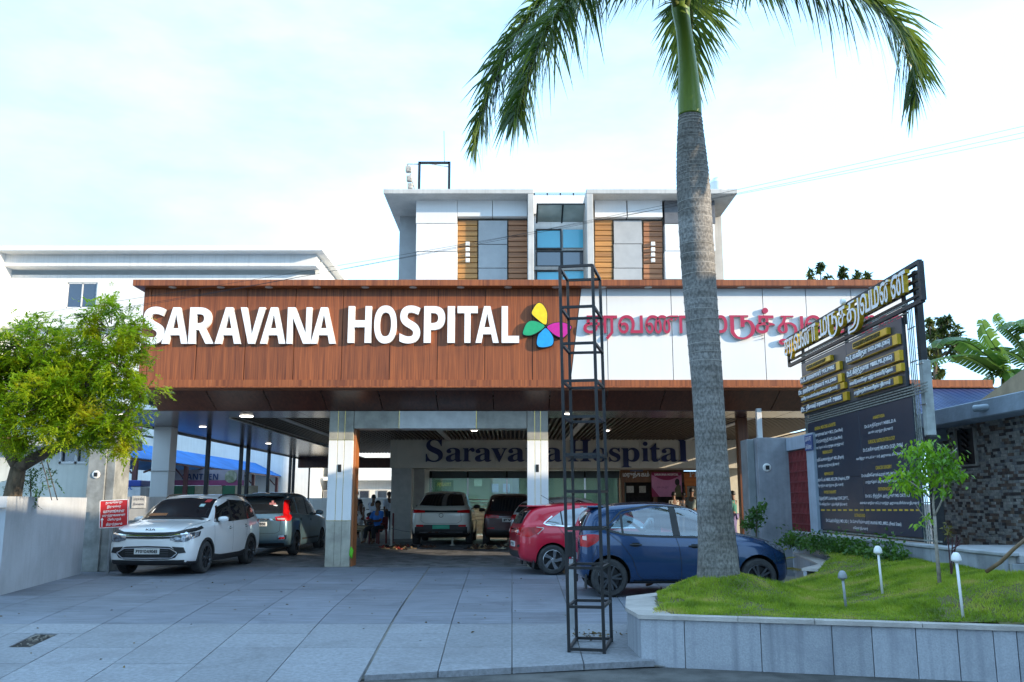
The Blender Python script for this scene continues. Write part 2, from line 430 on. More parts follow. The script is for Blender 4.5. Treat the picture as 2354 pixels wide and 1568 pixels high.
m_plank = wood('ochre_plank', (.25, .115, .035), (.47, .23, .062), 'x', 22, .5, .12)
m_plank2 = wood('brown_plank', (.20, .075, .03), (.42, .18, .075), 'x', 22, .5, .10)
m_lwhite = M('letter_white', (.84, .84, .85), .3, var=.01)
m_lred = M('letter_crimson', (.36, .014, .055), .35, var=.03)
m_navy = M('letter_navy', (.010, .016, .085), .4, var=.02)
m_cyan = glass('cyan_glass', (.07, .47, .68), 0, .08, .0)
m_dglass = glass('dark_glass', (.03, .04, .06), 0, .05, .06)
m_lamp = M('lamp_lens', (.55, .54, .52), .4)
m_lampon = M('lit_lens', (.8, .8, .8), .4, emit=(1, .93, .82, 4.))

# ---------------------------------------------------------------- ground
b = MB(); b.grid([[(x, y, -.185) for x in (-600, -60, 0, 60, 600)] for y in (-400, -40, 8.4, 60, 900)])
kind(b.build('ground', m_asphalt), 'structure')
fan = lambda X, Y: X * (1 + .028 * (Y - 9))
# bed under the slabs
b = MB(); ys = [8.72, 9.2, 9.8, 10.4, 11, 11.6, 12, 15, 19, 21.6]
b.grid([[(x, y, ground_z(y) - .012) for x in (-34, -10, -4, 1.2)] for y in ys[3:]]); b.grid([[(x, y, ground_z(y) - .012) for x in (-34, -10, -4, -1.5)] for y in ys[:4]]); b.grid([[(x, y, ground_z(y) - .012) for x in (1.2, 7)] for y in ys[6:]]); b.add([(-1.5, 9.02, -.172), (1.2, 9.66, -.172), (1.2, 10.4, ground_z(10.4) - .012), (-1.5, 10.4, ground_z(10.4) - .012)], [(0, 1, 2, 3)]); b.add([(1.2, 9.66, -.172), (7, 11.0, -.172), (7, 12, -.012), (1.2, 12, ground_z(12) - .012), (1.2, 10.4, ground_z(10.4) - .012)], [(0, 1, 2, 3, 4)])
drive = kind(b.build('driveway', m_joint), 'structure')
b = MB(); b.grid([[(x, y, ground_z(y) - .006) for x in (-40, 0, 14)] for y in (21.6, 22.3, 29.4, 60)])
court = kind(b.build('courtyard_pavement', m_joint), 'structure')
# granite slabs, laid in long rows that fan slightly
rows = [8.74, 9.55, 10.4, 11.25, 11.95, 13.0, 14.05, 15.1, 16.2, 17.3, 18.4, 19.5, 20.55, 21.6]
cols = [-11.4, -10.4, -9.4, -8.4, -7.45, -6.55, -5.7, -4.85, -4.0, -3.15, -2.3, -1.44, -.72, 0, .72, 1.45, 2.2, 3.0, 3.9]
nsl = 0
for i in range(len(rows) - 1):
    front = rows[i + 1] <= 12.0
    for j in range(len(cols) - 1):
        y0, y1 = rows[i] + .0025, rows[i + 1] - .0025; g = .002
        if cols[j] > 1.4 and y1 < 11.3: continue
        if cols[j] > -1.5:      # the front edge runs off at an angle here
            ye = 9.03 + .235 * (fan(cols[j], 9.2) + 1.47)
            if y1 < ye + .1: continue
            yl0 = max(y0, ye); yr0 = max(y0, ye + .235 * (fan(cols[j + 1], 9.2) - fan(cols[j], 9.2)))
        else: yl0 = yr0 = y0
        g0 = .022 if abs(cols[j] + 1.44) < .01 else g
        def gx(c, y, s): return fan(c, y) + s
        dz = rnd.uniform(-.0015, .0015) + .002
        q = [(gx(cols[j], yl0, g0), yl0), (gx(cols[j + 1], yr0, -g), yr0), (gx(cols[j + 1], y1, -g), y1), (gx(cols[j], y1, g0), y1)]
        quads = [q]
        if i == 2 and j == 6:      # one slab is broken: a narrow gap over the drain runs through it
            (ax, _), (bx_, _), (cx_, _), (dx_, _) = q
            quads = [[(ax, yl0), (ax + .32, yl0), (dx_ + .32, y1), (dx_, y1)], [(ax + .56, yl0), (bx_, yr0), (cx_, y1), (dx_ + .60, y1)]]
        for q in quads:
            s = MB(); n = 4; pts = []
            for a in range(n + 1):
                t = a / n; ya, yb_ = yl0 + (y1 - yl0) * t, yr0 + (y1 - yr0) * t
                xl = q[0][0] + (q[3][0] - q[0][0]) * t; xr = q[1][0] + (q[2][0] - q[1][0]) * t
                za, zb_ = ground_z(ya) + dz, ground_z(yb_) + dz; pts.append([(xl, ya, za - .03), (xl + .004, ya, za), (xr - .004, yb_, zb_), (xr, yb_, zb_ - .03)])
            s.grid(pts)
            fz = pts[0]; lip = .06 if i == 0 or y1 < 10.6 else .014; s.add([fz[1], fz[2], (fz[2][0], fz[2][1], fz[2][2] - lip), (fz[1][0], fz[1][1], fz[1][2] - lip)], [(0, 3, 2, 1)])
            s.build('paving_slab', m_concrete if front else m_granite, drive); nsl += 1
# debris and hole where the slab is missing
hx0, hx1 = fan(-5.7, 10.8) + .30, fan(-5.7, 10.8) + .62
b = MB(); b.add([(hx0, 10.40, ground_z(10.4) - .0105), (hx1, 10.40, ground_z(10.4) - .0105), (hx1, 11.25, ground_z(11.25) - .0105), (hx0, 11.25, ground_z(11.25) - .0105)], [(0, 1, 2, 3)])
hole = b.build('drain_pit', M('pit_mud', (.045, .035, .028), .95, var=.4, scale=6, bump=.8), drive)
b = MB()
for k in range(26):
    x, y = rnd.uniform(hx0 + .02, hx1 - .02), rnd.uniform(10.44, 11.2); r = rnd.uniform(.006, .028)
    b.lathe([(0, -r * .4), (r, -r * .3), (r * .8, r * .4), (0, r * .55)], 6, (x, y, ground_z(y) - .006))
r_ = kind(b.build('rubble', M('rubble', (.30, .27, .23), .95, var=.3, rand=.2), drive), 'stuff')
# filler slab edges so the pit has lips
MB().box(fan(-1.44, 8.8) - .004, fan(-1.44, 8.8) + .0, 8.75, 8.76, -.26, -.25).build('joint_end', m_joint, drive)
# courtyard pavers, joined: each a small block with open joints
b = MB(); y = 21.64; r = 0
while y < 33:
    dy = .20; x = -10.4 + (.15 if r % 2 else 0); 
    while x < 6.6:
        w = .30; z0 = ground_z(y) + rnd.uniform(-.002, .003); z1 = ground_z(y + dy) + rnd.uniform(-.002, .003)
        g = .006; e = .008
        b.add([(x + g, y + g, z0), (x + w - g, y + g, z0), (x + w - g, y + dy - g, z1), (x + g, y + dy - g, z1),
               (x, y, z0 - .012), (x + w, y, z0 - .012)], [(0, 1, 2, 3), (4, 5, 1, 0)], rnd.choice((0, 0, 0, 1)))
        x += w
    y += dy; r += 1
kind(b.build('paver', [m_paver, M('dark_paver', (.13, .13, .14), .7, var=.25, scale=3)], court), 'stuff')
# pinkish kerb of the road at lower right and dust line
b = MB(); b.grid([[(x, y, -.176 + .001 * math.sin(x * 9)) for x in (-34, -12, -4, -1.6)] for y in (8.1, 8.4, 8.73)])
kind(b.build('road_edge', M('dusty_asphalt', (.24, .225, .215), .9, var=.22, scale=1.5, bump=.4, bscale=80)), 'structure')

# ---------------------------------------------------------------- entrance canopy
YF = 20.5
zt, zb = at(CX, 650, YF).z, at(CX, 893, YF).z
zp0, zp1 = at(CX, 874, YF).z, at(CX, 664, YF).z
XL = at(325, 760, YF).x; XR = at(2085, 760, YF).x; XR2 = at(2277, 880, YF).x
ZS = at(CX, 945, 21.8).z                      # flat soffit height
can = thing('entrance_canopy', 'wide entrance canopy with red brown wood fascia and white panels at right', 'canopy', (0, 21.8, 0))
def fx(px): return at(px, 770, YF).x
seams = [fx(p) for p in (325, 342, 454, 565, 677, 787, 897, 1006, 1115, 1224)] 
G = .008
for a, c in zip(seams[:-1], seams[1:]):
    if c - a < .5:
        MB().box(a, c - G, YF, YF + .05, zp0, zp1, .003).build('wood_panel', m_fascia, can); continue
    MB().box(a + G, c - G, YF, YF + .05, zp0, zp1).build('wood_panel', m_fascia, can)
dx_t, dx_b = fx(1337), fx(1310)
b = MB(); b.prism([(seams[-1] + G, zp0), (dx_b, zp0), (dx_t, zp1), (seams[-1] + G, zp1)], YF, YF + .05, 'y'); b.build('wood_panel', m_fascia, can)
wx = [None, fx(1396), fx(1545), fx(1650), fx(1757), fx(1857), fx(1962), XR]
b = MB(); b.prism([(dx_b + .012, zp0), (wx[1] - G, zp0), (wx[1] - G, zp1), (dx_t + .012, zp1)], YF - .01, YF + .05, 'y'); b.build('white_panel', m_acp, can)
for a, c in zip(wx[1:-1], wx[2:]):
    MB().box(a + G, c - G, YF - .01, YF + .05, zp0, zp1).build('white_panel', m_acp, can)
MB().box(XL + .02, XR - .02, YF + .05, YF + .35, zp0 - .02, zp1 + .02).build('fascia_frame', m_black, can)
# end returns
MB().box(XL, XL + .045, YF + .06, 24, zp0, zp1, .003).build('side_panel', m_fascia, can)
MB().box(XR - .045, XR, YF + .06, 24, zp0, zp1, .003).build('side_panel', m_acp, can)
# top and bottom trims in lengths
tx = [at(318, 650, YF).x] + seams[2:] + [fx(1330), fx(1445), fx(1555), fx(1655), fx(1757), fx(1857), fx(1962), XR + .05]
for a, c in zip(tx[:-1], tx[1:]):
    MB().box(a + .001, c - .001, YF - .30, YF + .40, zp1 + .004, zt, .003).build('top_trim', m_trim, can)
bx = [XL + .02, -6.9, -5.55, -4.2, -2.85, -1.5, -.2, 1.15, 2.5, 3.85, 5.2, 6.55, 7.9, 9.25, XR2]
for a, c in zip(bx[:-1], bx[1:]):
    MB().box(a + .001, c - .001, YF - .10, YF + .40, zb + .035, zp0 - .004, .003).build('bottom_trim', m_trim, can)
MB().box(XL, XR2, YF - .13, YF + .40, zb, zb + .033, .008).build('trim_ledge', m_trim, can)
# sloping wood soffit
sx_ = [XL] + [-7.2 + 1.35 * k for k in range(14)]
for a, c in zip(sx_[:-1], sx_[1:]):
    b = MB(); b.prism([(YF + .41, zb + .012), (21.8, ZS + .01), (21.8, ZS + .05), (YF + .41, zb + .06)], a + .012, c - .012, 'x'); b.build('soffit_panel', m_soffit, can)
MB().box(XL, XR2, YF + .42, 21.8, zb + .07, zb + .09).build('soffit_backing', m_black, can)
# flat soffit boards: front band and the two long side bands
SLX = -10.66; SX0, SX1, SY0 = -7.4, 9.2, 23.6
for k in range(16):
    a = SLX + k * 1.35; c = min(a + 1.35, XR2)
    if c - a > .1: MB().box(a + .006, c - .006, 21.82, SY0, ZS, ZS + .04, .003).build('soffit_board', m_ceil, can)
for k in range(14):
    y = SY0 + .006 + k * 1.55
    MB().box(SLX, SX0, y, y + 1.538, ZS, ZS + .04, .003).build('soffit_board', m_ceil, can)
MB().box(SLX - .03, SLX, 21.8, 45.3, ZS - .06, ZS + .45).build('edge_trim', M('edge_band', (.20, .21, .24), .35), can)
MB().box(SX1, XR2, SY0 + .01, 33, ZS, ZS + .04).build('soffit_board', m_ceil, can)
MB().box(SX0 - .05, SX0, SY0, 42, ZS - .02, ZS + .55).build('inner_trim', M('white_trim', (.6, .6, .6), .5), can)
MB().box(SX0, SX1, SY0 - .04, SY0, ZS + .0, ZS + .5).build('inner_trim', m_soffit, can)
# grille slats
m_slat = M('dark_brown_slat', (.11, .075, .055), .45, var=.1)
sl = MB().box(-.03, .03, 0, 10.9, 0, .09).mesh('slat', m_slat)
x = SX0 + .1; k = 0
while x < SX1:
    o = link('slat', sl, can); o.location = Vector((x, SY0 + .02, ZS + .06)) - can.location
    x += .145
sl2 = MB().box(-.03, .03, 0, 7.4, 0, .09).mesh('slat', m_slat)
x = SX0 + .1
while x < -4.3:
    o = link('slat', sl2, can); o.location = Vector((x, 34.6, ZS + .06)) - can.location; x += .145
for x in (-6.2, -2.3, 2.0, 6.4):
    MB().box(x - .09, x + .09, SY0 + .05, 34.5, ZS + .03, ZS + .055).build('light_channel', M('channel_white', (.62, .62, .62), .5), can)
MB().box(SX0, SX1, SY0, 45.3, ZS + .55, ZS + .6).build('roof_deck', m_black, can)
MB().box(SLX, XR2, 24, 45.3, ZS + .62, ZS + .8).build('roof_slab', m_slabc, can)
MB().box(XL + .05, XR, YF + .42, 24, zt - .35, zt - .25).build('roof_slab', m_slabc, can)
MB().box(SLX, -4.3, 45.0, 45.3, ZS - .5, ZS).build('end_beam', m_soffit, can)
# round lights let into the canopy
dl = MB().lathe([(0, -.012), (.085, -.012), (.10, -.004), (.10, .01)], 18).mesh('downlight', m_lamp)
dl2 = MB().lathe([(0, -.012), (.085, -.012), (.10, -.004), (.10, .01)], 18).mesh('downlight', m_lampon)
def down(x, y, z):
    o = link('downlight', dl if z > ZS + .3 else dl2, can); o.location = Vector((x, y, z)) - can.location; return o
for px in (402, 512, 622, 732, 842, 951, 1060, 1168, 1277, 1384, 1488, 1700, 1806, 1905, 2000): down(at(px, 662, YF).x, YF - .14, zp1 + .002).scale = (.9, .9, 1)
for x, y in ((-9.9, 22.6), (1.4, 22.5), (5.2, 22.5), (-9.1, 26.4), (-9.2, 34)): down(x, y, ZS - .002)
o = down(-6.85, 23.1, ZS - .004); o.scale = (1.7, 1.7, 1.5)
for x in (-5.0, -1.2, 3.0): down(x, 28.5, ZS + .05)
# columns and steel posts carrying the canopy
def post(px, pyb, Y, w, mat, name, label, cat, grp=None, d=None, zt_=None):
    p = at(px, pyb, Y); d = d or w
    t = thing(name, label, cat, (p.x, Y, ground_z(Y)), grp)
    MB().box(p.x - w / 2, p.x + w / 2, Y - d / 2, Y + d / 2, ground_z(Y) - .02, zt_ or ZS, .012).build('shaft', mat, t)
    MB().box(p.x - w / 2 - .05, p.x + w / 2 + .05, Y - d / 2 - .05, Y + d / 2 + .05, ground_z(Y), ground_z(Y) + .02).build('base_plate', mat, t)
    return t
tcol = post(381, 1000, 26.6, .52, m_acp, 'square_column', 'square white clad column holding the canopy corner beside the canteen roof', 'column')
MB().box(-10.66, -9.98, 26.3, 26.9, 2.395, 2.405).build('joint_line', m_joint, tcol)
pg = 'dark steel posts along the open side of the canopy'
for px, Y, w, lab in ((477, 30, .13, 'dark steel post standing alone in front of the blue canteen roof, nearest of the row'), (554, 34.8, .13, 'dark steel post, left one of the close pair behind the white car roof'),
                 (570, 35.6, .14, 'dark steel post, right one of the close pair behind the white car roof'), (618, 39.6, .13, 'dark steel post at the far tip of the blue roof'),
                 (668, 43.6, .13, 'dark steel post beside the air conditioner, left of the far pair'), (676, 44.3, .13, 'dark steel post beside the air conditioner, right of the far pair'), (712, 45.2, .07, 'thin dark post in front of the far white wall, rightmost of the row')):
    post(px, 1060, Y, w, m_steel, 'steel_post', lab, 'post', pg)

# ---------------------------------------------------------------- portal
YP = 21.8
por = thing('entrance_portal', 'grey and white stone portal frame with brass inlays under the canopy', 'portal', (at(775, 1297, YP).x, YP, 0))
pxs = ((at(746, 1297, YP).x, at(803, 1297, YP).x), (at(1213, 1290, YP).x, at(1262, 1290, YP).x))
m_port = M('portal_stone', (.46, .44, .37), .35, var=.2, scale=2.2)
m_portw = M('portal_white', (.80, .80, .80), .25, var=.03, scale=2)
zl = at(CX, 985, YP).z; z1, z2 = at(CX, 1197, YP).z, at(CX, 1012, YP).z
for (a, c) in pxs:
    p = MB().box(a + .012, c - .012, YP + .012, YP + .6, 0, ZS).build('pillar_core', m_port, por)
    w = c - a; g = (a + w * .36, a + w * .64)
    for lo, hi, mt in ((0, z1 - .006, m_port), (z1 + .006, z2 - .006, m_portw), (z2 + .006, ZS - .002, m_port)):
        for u0, u1 in ((a, g[0] - .006), (g[0] + .006, g[1] - .006), (g[1] + .006, c)):
            MB().box(u0, u1, YP, YP + .6, lo, hi, .004).build('stone_panel', mt, por)
    b = MB()
    for gg in g: b.box(gg - .006, gg + .006, YP + .004, YP + .02, z1, ZS)
    for zz in (z1, z2): b.box(a, c, YP + .004, YP + .02, zz - .006, zz + .006); b.box(a - .001, a + .01, YP, YP + .6, zz - .006, zz + .006)
    b.build('brass_strip', m_gold, por)
    MB().box(a + w * .4, a + w * .55, YP - .015, YP, 1.12 + 1.1, 1.3 + 1.1, .004).build('switch_plate', m_black, por)
# brown reveal on the inner face of the left pillar
MB().box(pxs[0][1], pxs[0][1] + .05, YP + .1, YP + .62, 0, zl, .004).build('reveal_board', wood('reveal_laminate', (.22, .07, .02), (.45, .16, .05), 'z', 20), por)
lx = [pxs[0][1] + .006, at(918, 965, YP).x, at(1095, 965, YP).x, pxs[1][0] - .006]
for k in range(3):
    MB().box(lx[k] + .006, lx[k + 1] - .006, YP + (.0 if k != 1 else -.02), YP + .6, zl, ZS - .002, .004).build('lintel_panel', m_port if k != 1 else M('lintel_pale', (.68, .68, .65), .3, var=.1, scale=3), por)
b = MB()
for k in (1, 2): b.box(lx[k] - .007, lx[k] + .007, YP - .01, YP + .02, zl, ZS)
b.build('brass_strip', m_gold, por)

# ---------------------------------------------------------------- inner entrance building (ground floor)
YW, YG, ZG = 33.0, 35.6, .21
ent = thing('entrance_block', 'ground floor block with cream sign band and glass entrance deep under the canopy', 'building', (0, YW, ZG))
m_band = M('cream_band', (.60, .57, .49), .5, var=.05, scale=1.5)
zb0, zb1 = at(CX, 1076, YW).z, at(CX, 1007, YW).z
ex = [at(p, 1040, YW).x for p in (897, 911, 986, 1062, 1138, 1214, 1290, 1347, 1470, 1592, 1690, 1762)]
for a, c in zip(ex[:-1], ex[1:]): MB().box(a + .004, c - .004, YW, YW + .06, zb0, zb1, .003).build('band_panel', m_band, ent)
MB().box(ex[0], ex[-1], YW + .065, YG + .3, zb0 + .01, ZS + .5).build('band_core', m_slabc, ent)
xa, xb = at(898, 1150, YW).x, at(945, 1150, YW).x
MB().box(xa, xb, YW + .03, YW + .65, ZG - .05, zb0 - .005, .01).build('corner_pier', M('pier_grey', (.46, .46, .44), .5, var=.08), ent)
MB().box(xb + .0, xb + .42, YW + .66, YG, ZG - .05, zb0 - .005, .01).build('side_pier', M('pier_grey2', (.36, .37, .37), .5, var=.08), ent)
MB().box(xa, xa + .25, YW + .66, 44, ZG - .05, ZS).build('passage_wall', m_white, ent)
# glass screen
gx = [at(p, 1150, YG).x for p in (965, 990, 1075, 1165, 1255, 1345, 1425)]
m_eg = glass('entrance_glass', (.02, .05, .05), .88, .02, .03, (.75, .93, .90))
zg0, zg1 = ZG, zb0 - .02
for a, c in zip(gx[:-1], gx[1:]):
    MB().box(a + .03, c - .03, YG, YG + .012, zg0 + .05, zg1 - .05).build('glass_pane', m_eg, ent)
    MB().box(a - .03, a + .03, YG - .03, YG + .05, zg0, zg1).build('mullion', m_ss if a > gx[0] else m_black, ent)
MB().box(gx[0], gx[-1], YG - .03, YG + .05, zg1 - .28, zg1).build('transom', M('transom_dark', (.03, .045, .05), .3), ent)
for k in range(7):
    z = ZG + .62 + k * .13
    MB().tube([(gx[0], YG - .22, z), (gx[5], YG - .22, z)], .016, 6).build('handrail', m_ss, ent)
for x in gx[1:6]: MB().tube([(x, YG - .22, ZG), (x, YG - .22, ZG + 1.45)], .022, 6).build('rail_post', m_ss, ent)
# lobby behind the glass
m_lob = M('lobby_wall', (.20, .27, .24), .5, var=.1, scale=.7)
MB().box(gx[0] - .4, gx[-1] + .2, 39.6, 39.7, ZG, ZS).build('lobby_wall', m_lob, ent)
MB().box(gx[0] - .45, gx[0] - .4, YG + .1, 39.6, ZG, ZS).build('lobby_wall', m_lob, ent)
MB().box(gx[-1] + .2, gx[-1] + .25, YG + .1, 39.6, ZG, ZS).build('lobby_wall', m_lob, ent)
MB().box(gx[0] - .4, gx[-1] + .2, YG + .1, 39.6, zb0 + .1, zb0 + .12).build('lobby_ceiling', M('lobby_ceiling', (.5, .5, .5), .7), ent)
MB().box(gx[0] - .4, gx[-1] + .2, YG + .06, 39.6, ZG, ZG + .01).build('lobby_floor', M('lobby_tile', (.45, .44, .42), .2), ent)
for px, in ((995,), (1060,), (1135,), (1230,), (1330,)):
    MB().box(at(px - 5, 1090, 37).x, at(px + 5, 1090, 37).x, 36.7, 37.4, zb0 + .085, zb0 + .098).build('ceiling_lamp', M('lobby_lamp', (.9, .9, .9), emit=(1, 1, .96, 60)), ent)
# framed notice, posters and a green board in the lobby, standing in for a reflected street sign
def panel(px0, py0, px1, py1, Y, mat, name, par, d=.02):
    p, q = at(px0, py0, Y), at(px1, py1, Y)
    return MB().box(p.x, q.x, Y - d, Y, q.z, p.z, .002).build(name, mat, par)
panel(1000, 1104, 1042, 1128, 39.4, M('board_green', (.03, .10, .05), .5), 'reflected_sign', ent)
b = MB(); letters(b, vis('சரவணா'), at(1021, 1115, 39.36), (1, 0, 0), (0, 0, 1), w=.62, h=.2, depth=.006); b.build('lettering', M('board_yellow', (.6, .5, .05), .5), ent)
panel(1090, 1102, 1108, 1118, 39.4, M('notice_pale', (.45, .6, .55), .5), 'framed_notice', ent)
for p in (1130, 1156): panel(p, 1112, p + 16, 1132, 39.3, M('blue_poster', (.25, .36, .6), .5), 'poster', ent)
panel(1178, 1090, 1196, 1240, 38.6, M('lobby_pier', (.04, .06, .06), .4), 'lobby_pier', ent, .4)
MB().box(at(1020, 1200, 38).x, at(1160, 1200, 38).x, 38, 38.7, ZG, ZG + 1.05, .02).build('reception_desk', M('desk_wood', (.28, .14, .09), .4), ent)
# pharmacy front to the right of the glass
m_pw = wood('pharmacy_wood', (.10, .042, .016), (.22, .10, .04), 'z', 16, .4)
m_po = wood('pharmacy_orange_lit', (.50, .13, .02), (.80, .26, .05), 'x', 12, .35)  # warm orange light on the panels is painted into this wood tone
ph0, phm, ph1 = at(1425, 1100, YG).x, at(1568, 1100, YG).x, at(1700, 1100, YG).x
MB().box(ph0, phm, YG - .4, YG + .3, ZG + 2.06, zb0 - .005).build('pharmacy_head', m_pw, ent)
MB().box(ph0, phm, YG - .45, YG + .3, ZG, ZG + 1.15).build('pharmacy_counter', m_pw, ent)
MB().box(ph0, ph0 + .12, YG - .42, YG + .3, ZG + 1.15, ZG + 2.06).build('pharmacy_jamb', m_pw, ent)
MB().box(at(1497, 1100, YG).x, at(1503, 1100, YG).x + .05, YG - .42, YG + .3, ZG + 1.15, ZG + 2.06).build('pharmacy_jamb', m_pw, ent)
MB().box(ph0, ph1, YG + .9, YG + 1.0, ZG, zb0).build('pharmacy_back', M('shelf_dark', (.05, .04, .035), .6, var=.4, scale=9), ent)
MB().box(phm + .01, ph1 + .6, YG - .4, YG - .32, ZG + 1.92, ZG + 2.42, .006).build('pharmacy_fascia', m_po, ent)
MB().box(phm + .01, ph1 + .6, YG - .36, YG + .3, ZG, ZG + .95, .006).build('pharmacy_counter', m_pw, ent)
MB().box(phm + .01, ph1 + .6, YG - .30, YG - .24, ZG + .95, ZG + 1.9).build('pharmacy_screen', M('frosted_screen', (.42, .40, .34), .5, var=.1), ent)
for k in range(4):
    x = phm + .03 + k * (ph1 + .5 - phm) / 3
    MB().box(x, x + .07, YG - .42, YG - .30, ZG + .95, ZG + 1.92).build('screen_post', m_po, ent)
MB().box(phm + .01, ph1 + .6, YG - .44, YG - .30, ZG + .95, ZG + 1.02).build('counter_top', m_po, ent)
b = MB(); letters(b, vis('மருந்தகம்'), at(1462, 1092, YG - .42), (1, 0, 0), (0, 0, 1), w=1.02, h=.26, depth=.03, bold=.012); b.build('lettering', m_lwhite, ent)
b = MB(); letters(b, SB('PHARMACY'), Vector((phm + .2, YG - .42, at(1580, 1091, YG).z)), (1, 0, 0), (0, 0, 1), h=.22, depth=.03, align='l'); b.build('lettering', m_lwhite, ent)
for p in (1348, 1396):
    q0, q1 = at(1346 + (p - 1348), 1101, YG - .46), at(1378 + (p - 1348), 1101, YG - .46)
for p0, p1 in ((1440, 1457), (1469, 1485)): panel(p0, 1117, p1, 1133, YG - .1, M('paper_notice', (.66, .66, .6), .7, var=.15, scale=20), 'paper_notice', ent, .01)
panel(1448, 1075, 1478, 1084, YG - .42, M('small_blue_plate', (.16, .2, .32), .5), 'name_plate', ent, .02)
# wall closing the right side, catching low light
MB().box(at(1655, 1100, 34).x, 12.5, 34.0, 34.2, ZG, ZS + .4).build('end_wall', M('cream_wall', (.62, .58, .48), .7, var=.06), ent)
# raised letters on the band
inn = thing('entrance_lettering', 'navy serif Saravana Hospital letters on the cream band above the glass entrance', 'sign', (at(985, 1040, YW).x, YW - .02, at(985, 1040, YW).z))
WX = {'S': (978, 1030, 1012, 1068), }
word = 'Saravana Hospital'
spans = [(979, 1018), (1025, 1062), (1064, 1091), (1092, 1130), (1129, 1166), (1167, 1206), (1208, 1250), (1252, 1292), None, (1305, 1358), (1361, 1397), (1400, 1426), (1428, 1470), (1475, 1492), (1494, 1518), (1520, 1557), (1559, 1581)]
zB = at(CX, 1061, YW).z; hx = at(CX, 1030, YW).z - zB
for ch, spn in zip(word, spans):
    if not spn: continue
    sets = _font(SB(ch)); vs = [v for a, _ in sets for v in a]
    y0, y1 = min(v.y for v in vs), max(v.y for v in vs); k = hx / .47 * (1.12 if ch in 'SHl' else 1)
    xm = at((spn[0] + spn[1]) / 2, 1050, YW).x; wd = at(spn[1], 1050, YW).x - at(spn[0], 1050, YW).x
    b = MB(); letters(b, '', (xm, YW - .002, zB + (y0 + y1) / 2 * k), (1, 0, 0), (0, 0, 1), w=wd, h=(y1 - y0) * k, depth=.05, shapes=sets)
    b.build('letter', m_navy, inn)

# ---------------------------------------------------------------- big lettering on the fascia
eng = thing('hospital_lettering', 'large white capital letters SARAVANA HOSPITAL on the wood fascia', 'sign', (fx(700), YF, (zp0 + zp1) / 2))
sp = [(85, 215), (218, 378), (397, 552), (575, 735), (738, 893), (880, 1038), (1057, 1210), (1218, 1378), None, (1467, 1617), (1643, 1788), (1815, 1948), (1978, 2117), (2137, 2183), (2203, 2338), (2326, 2481), (2501, 2619)]
for ch, s_ in zip('SARAVANA HOSPITAL', sp):
    if not s_: continue
    x0, x1 = (306.5 + c * .3386 for c in s_); pyt, pyb = (631.4 + c * .3386 for c in ((228, 474) if x1 < 850 else (220, 468)))
    ov = 1.5 if ch in 'SO' else 0
    p, q = at(x0, pyt - ov, YF), at(x1, pyb + ov, YF)
    b = MB(); bar_ = [([Vector((0, 0, 0)), Vector((.2, 0, 0)), Vector((.2, 1, 0)), Vector((0, 1, 0))], [(0, 1, 2, 3)])]
    letters(b, XB(ch), ((p.x + q.x) / 2, YF - .001, (p.z + q.z) / 2), (1, 0, 0), (0, 0, 1), w=q.x - p.x, h=p.z - q.z, depth=.10, bold=.006, side_mi=1, shapes=bar_ if ch == 'I' else None)
    b.build('letter', [m_lwhite, M('letter_side', (.72, .72, .73), .35)], eng)

def ta_shapes(tok):
    if tok == 'RU':   # ra with its looped tail
        return ribbon([[(0, 1.0), (.92, 1.0)], [(.12, 1.0), (.12, .15)], [(.62, 1.0), (.62, .35)], [(.12, .3), (.14, .0), (.35, -.28), (.72, -.32), (1.02, -.1), (1.12, .28), (1.0, .62), (.80, .72), (.62, .6)]])
    if tok == 'THU':
        return ribbon([[(.15, .98), (.92, .98)], [(.40, .98), (.30, .62), (.08, .40), (.02, .18), (.18, .02), (.42, .10), (.42, .42), (.38, .55)], [(.35, .56), (.7, .56), (.95, .38), (1.0, .05), (.85, -.25), (.5, -.40), (.2, -.42), (.05, -.55), (.2, -.68)], [(.15, -.62), (.75, -.62), (1.15, -.45), (1.36, -.1), (1.38, .4), (1.38, 1.0)]])
    return _font(tok, .012, True)
def tamil_sign(parent, spans_, o_at, right, up, h, depth, mats, dot=True):
    """Letters of the Tamil name, each placed between its own left and right position along the line."""
    for tok, s_ in spans_:
        sets = ta_shapes(tok)
        vs = [v for a, _ in sets for v in a]; custom = tok in ('RU', 'THU')
        k = h if custom else h / .545
        y0, y1 = min(v.y for v in vs), max(v.y for v in vs)
        c = o_at((s_[0] + s_[1]) / 2) + Vector(up).normalized() * ((y0 + y1) / 2 * k)
        w = (o_at(s_[1]) - o_at(s_[0])).length
        b = MB(); letters(b, '', c, right, up, w=w, h=(y1 - y0) * k, depth=depth, shapes=sets, side_mi=1)
        if tok == 'த' and dot:
            n_ = Vector(right).normalized().cross(Vector(up).normalized()); cc = o_at((s_[0] + s_[1]) / 2) + Vector(up).normalized() * h * 1.33; r_ = h * .17
            ring = [cc + (Vector(right).normalized() * math.cos(a) * r_ + Vector(up).normalized() * math.sin(a) * r_) for a in [k2 * math.pi / 8 for k2 in range(16)]]
            b.add([p_ + n_ * depth for p_ in ring] + ring, [tuple(range(16))] + [(i, i + 16, (i + 1) % 16 + 16, (i + 1) % 16) for i in range(16)])
        b.build('letter', mats, parent)
tam = thing('crimson_lettering', 'crimson Tamil letters of the hospital name on the white fascia panels', 'sign', (fx(1600), YF, (zp0 + zp1) / 2))
def tm_at(c): return at(1103.4 + c * .3386, 631.4 + 400 * .3386, YF) + Vector((0, -.012, 0))
hh = at(CX, 631.4 + 287 * .3386, YF).z - at(CX, 631.4 + 400 * .3386, YF).z
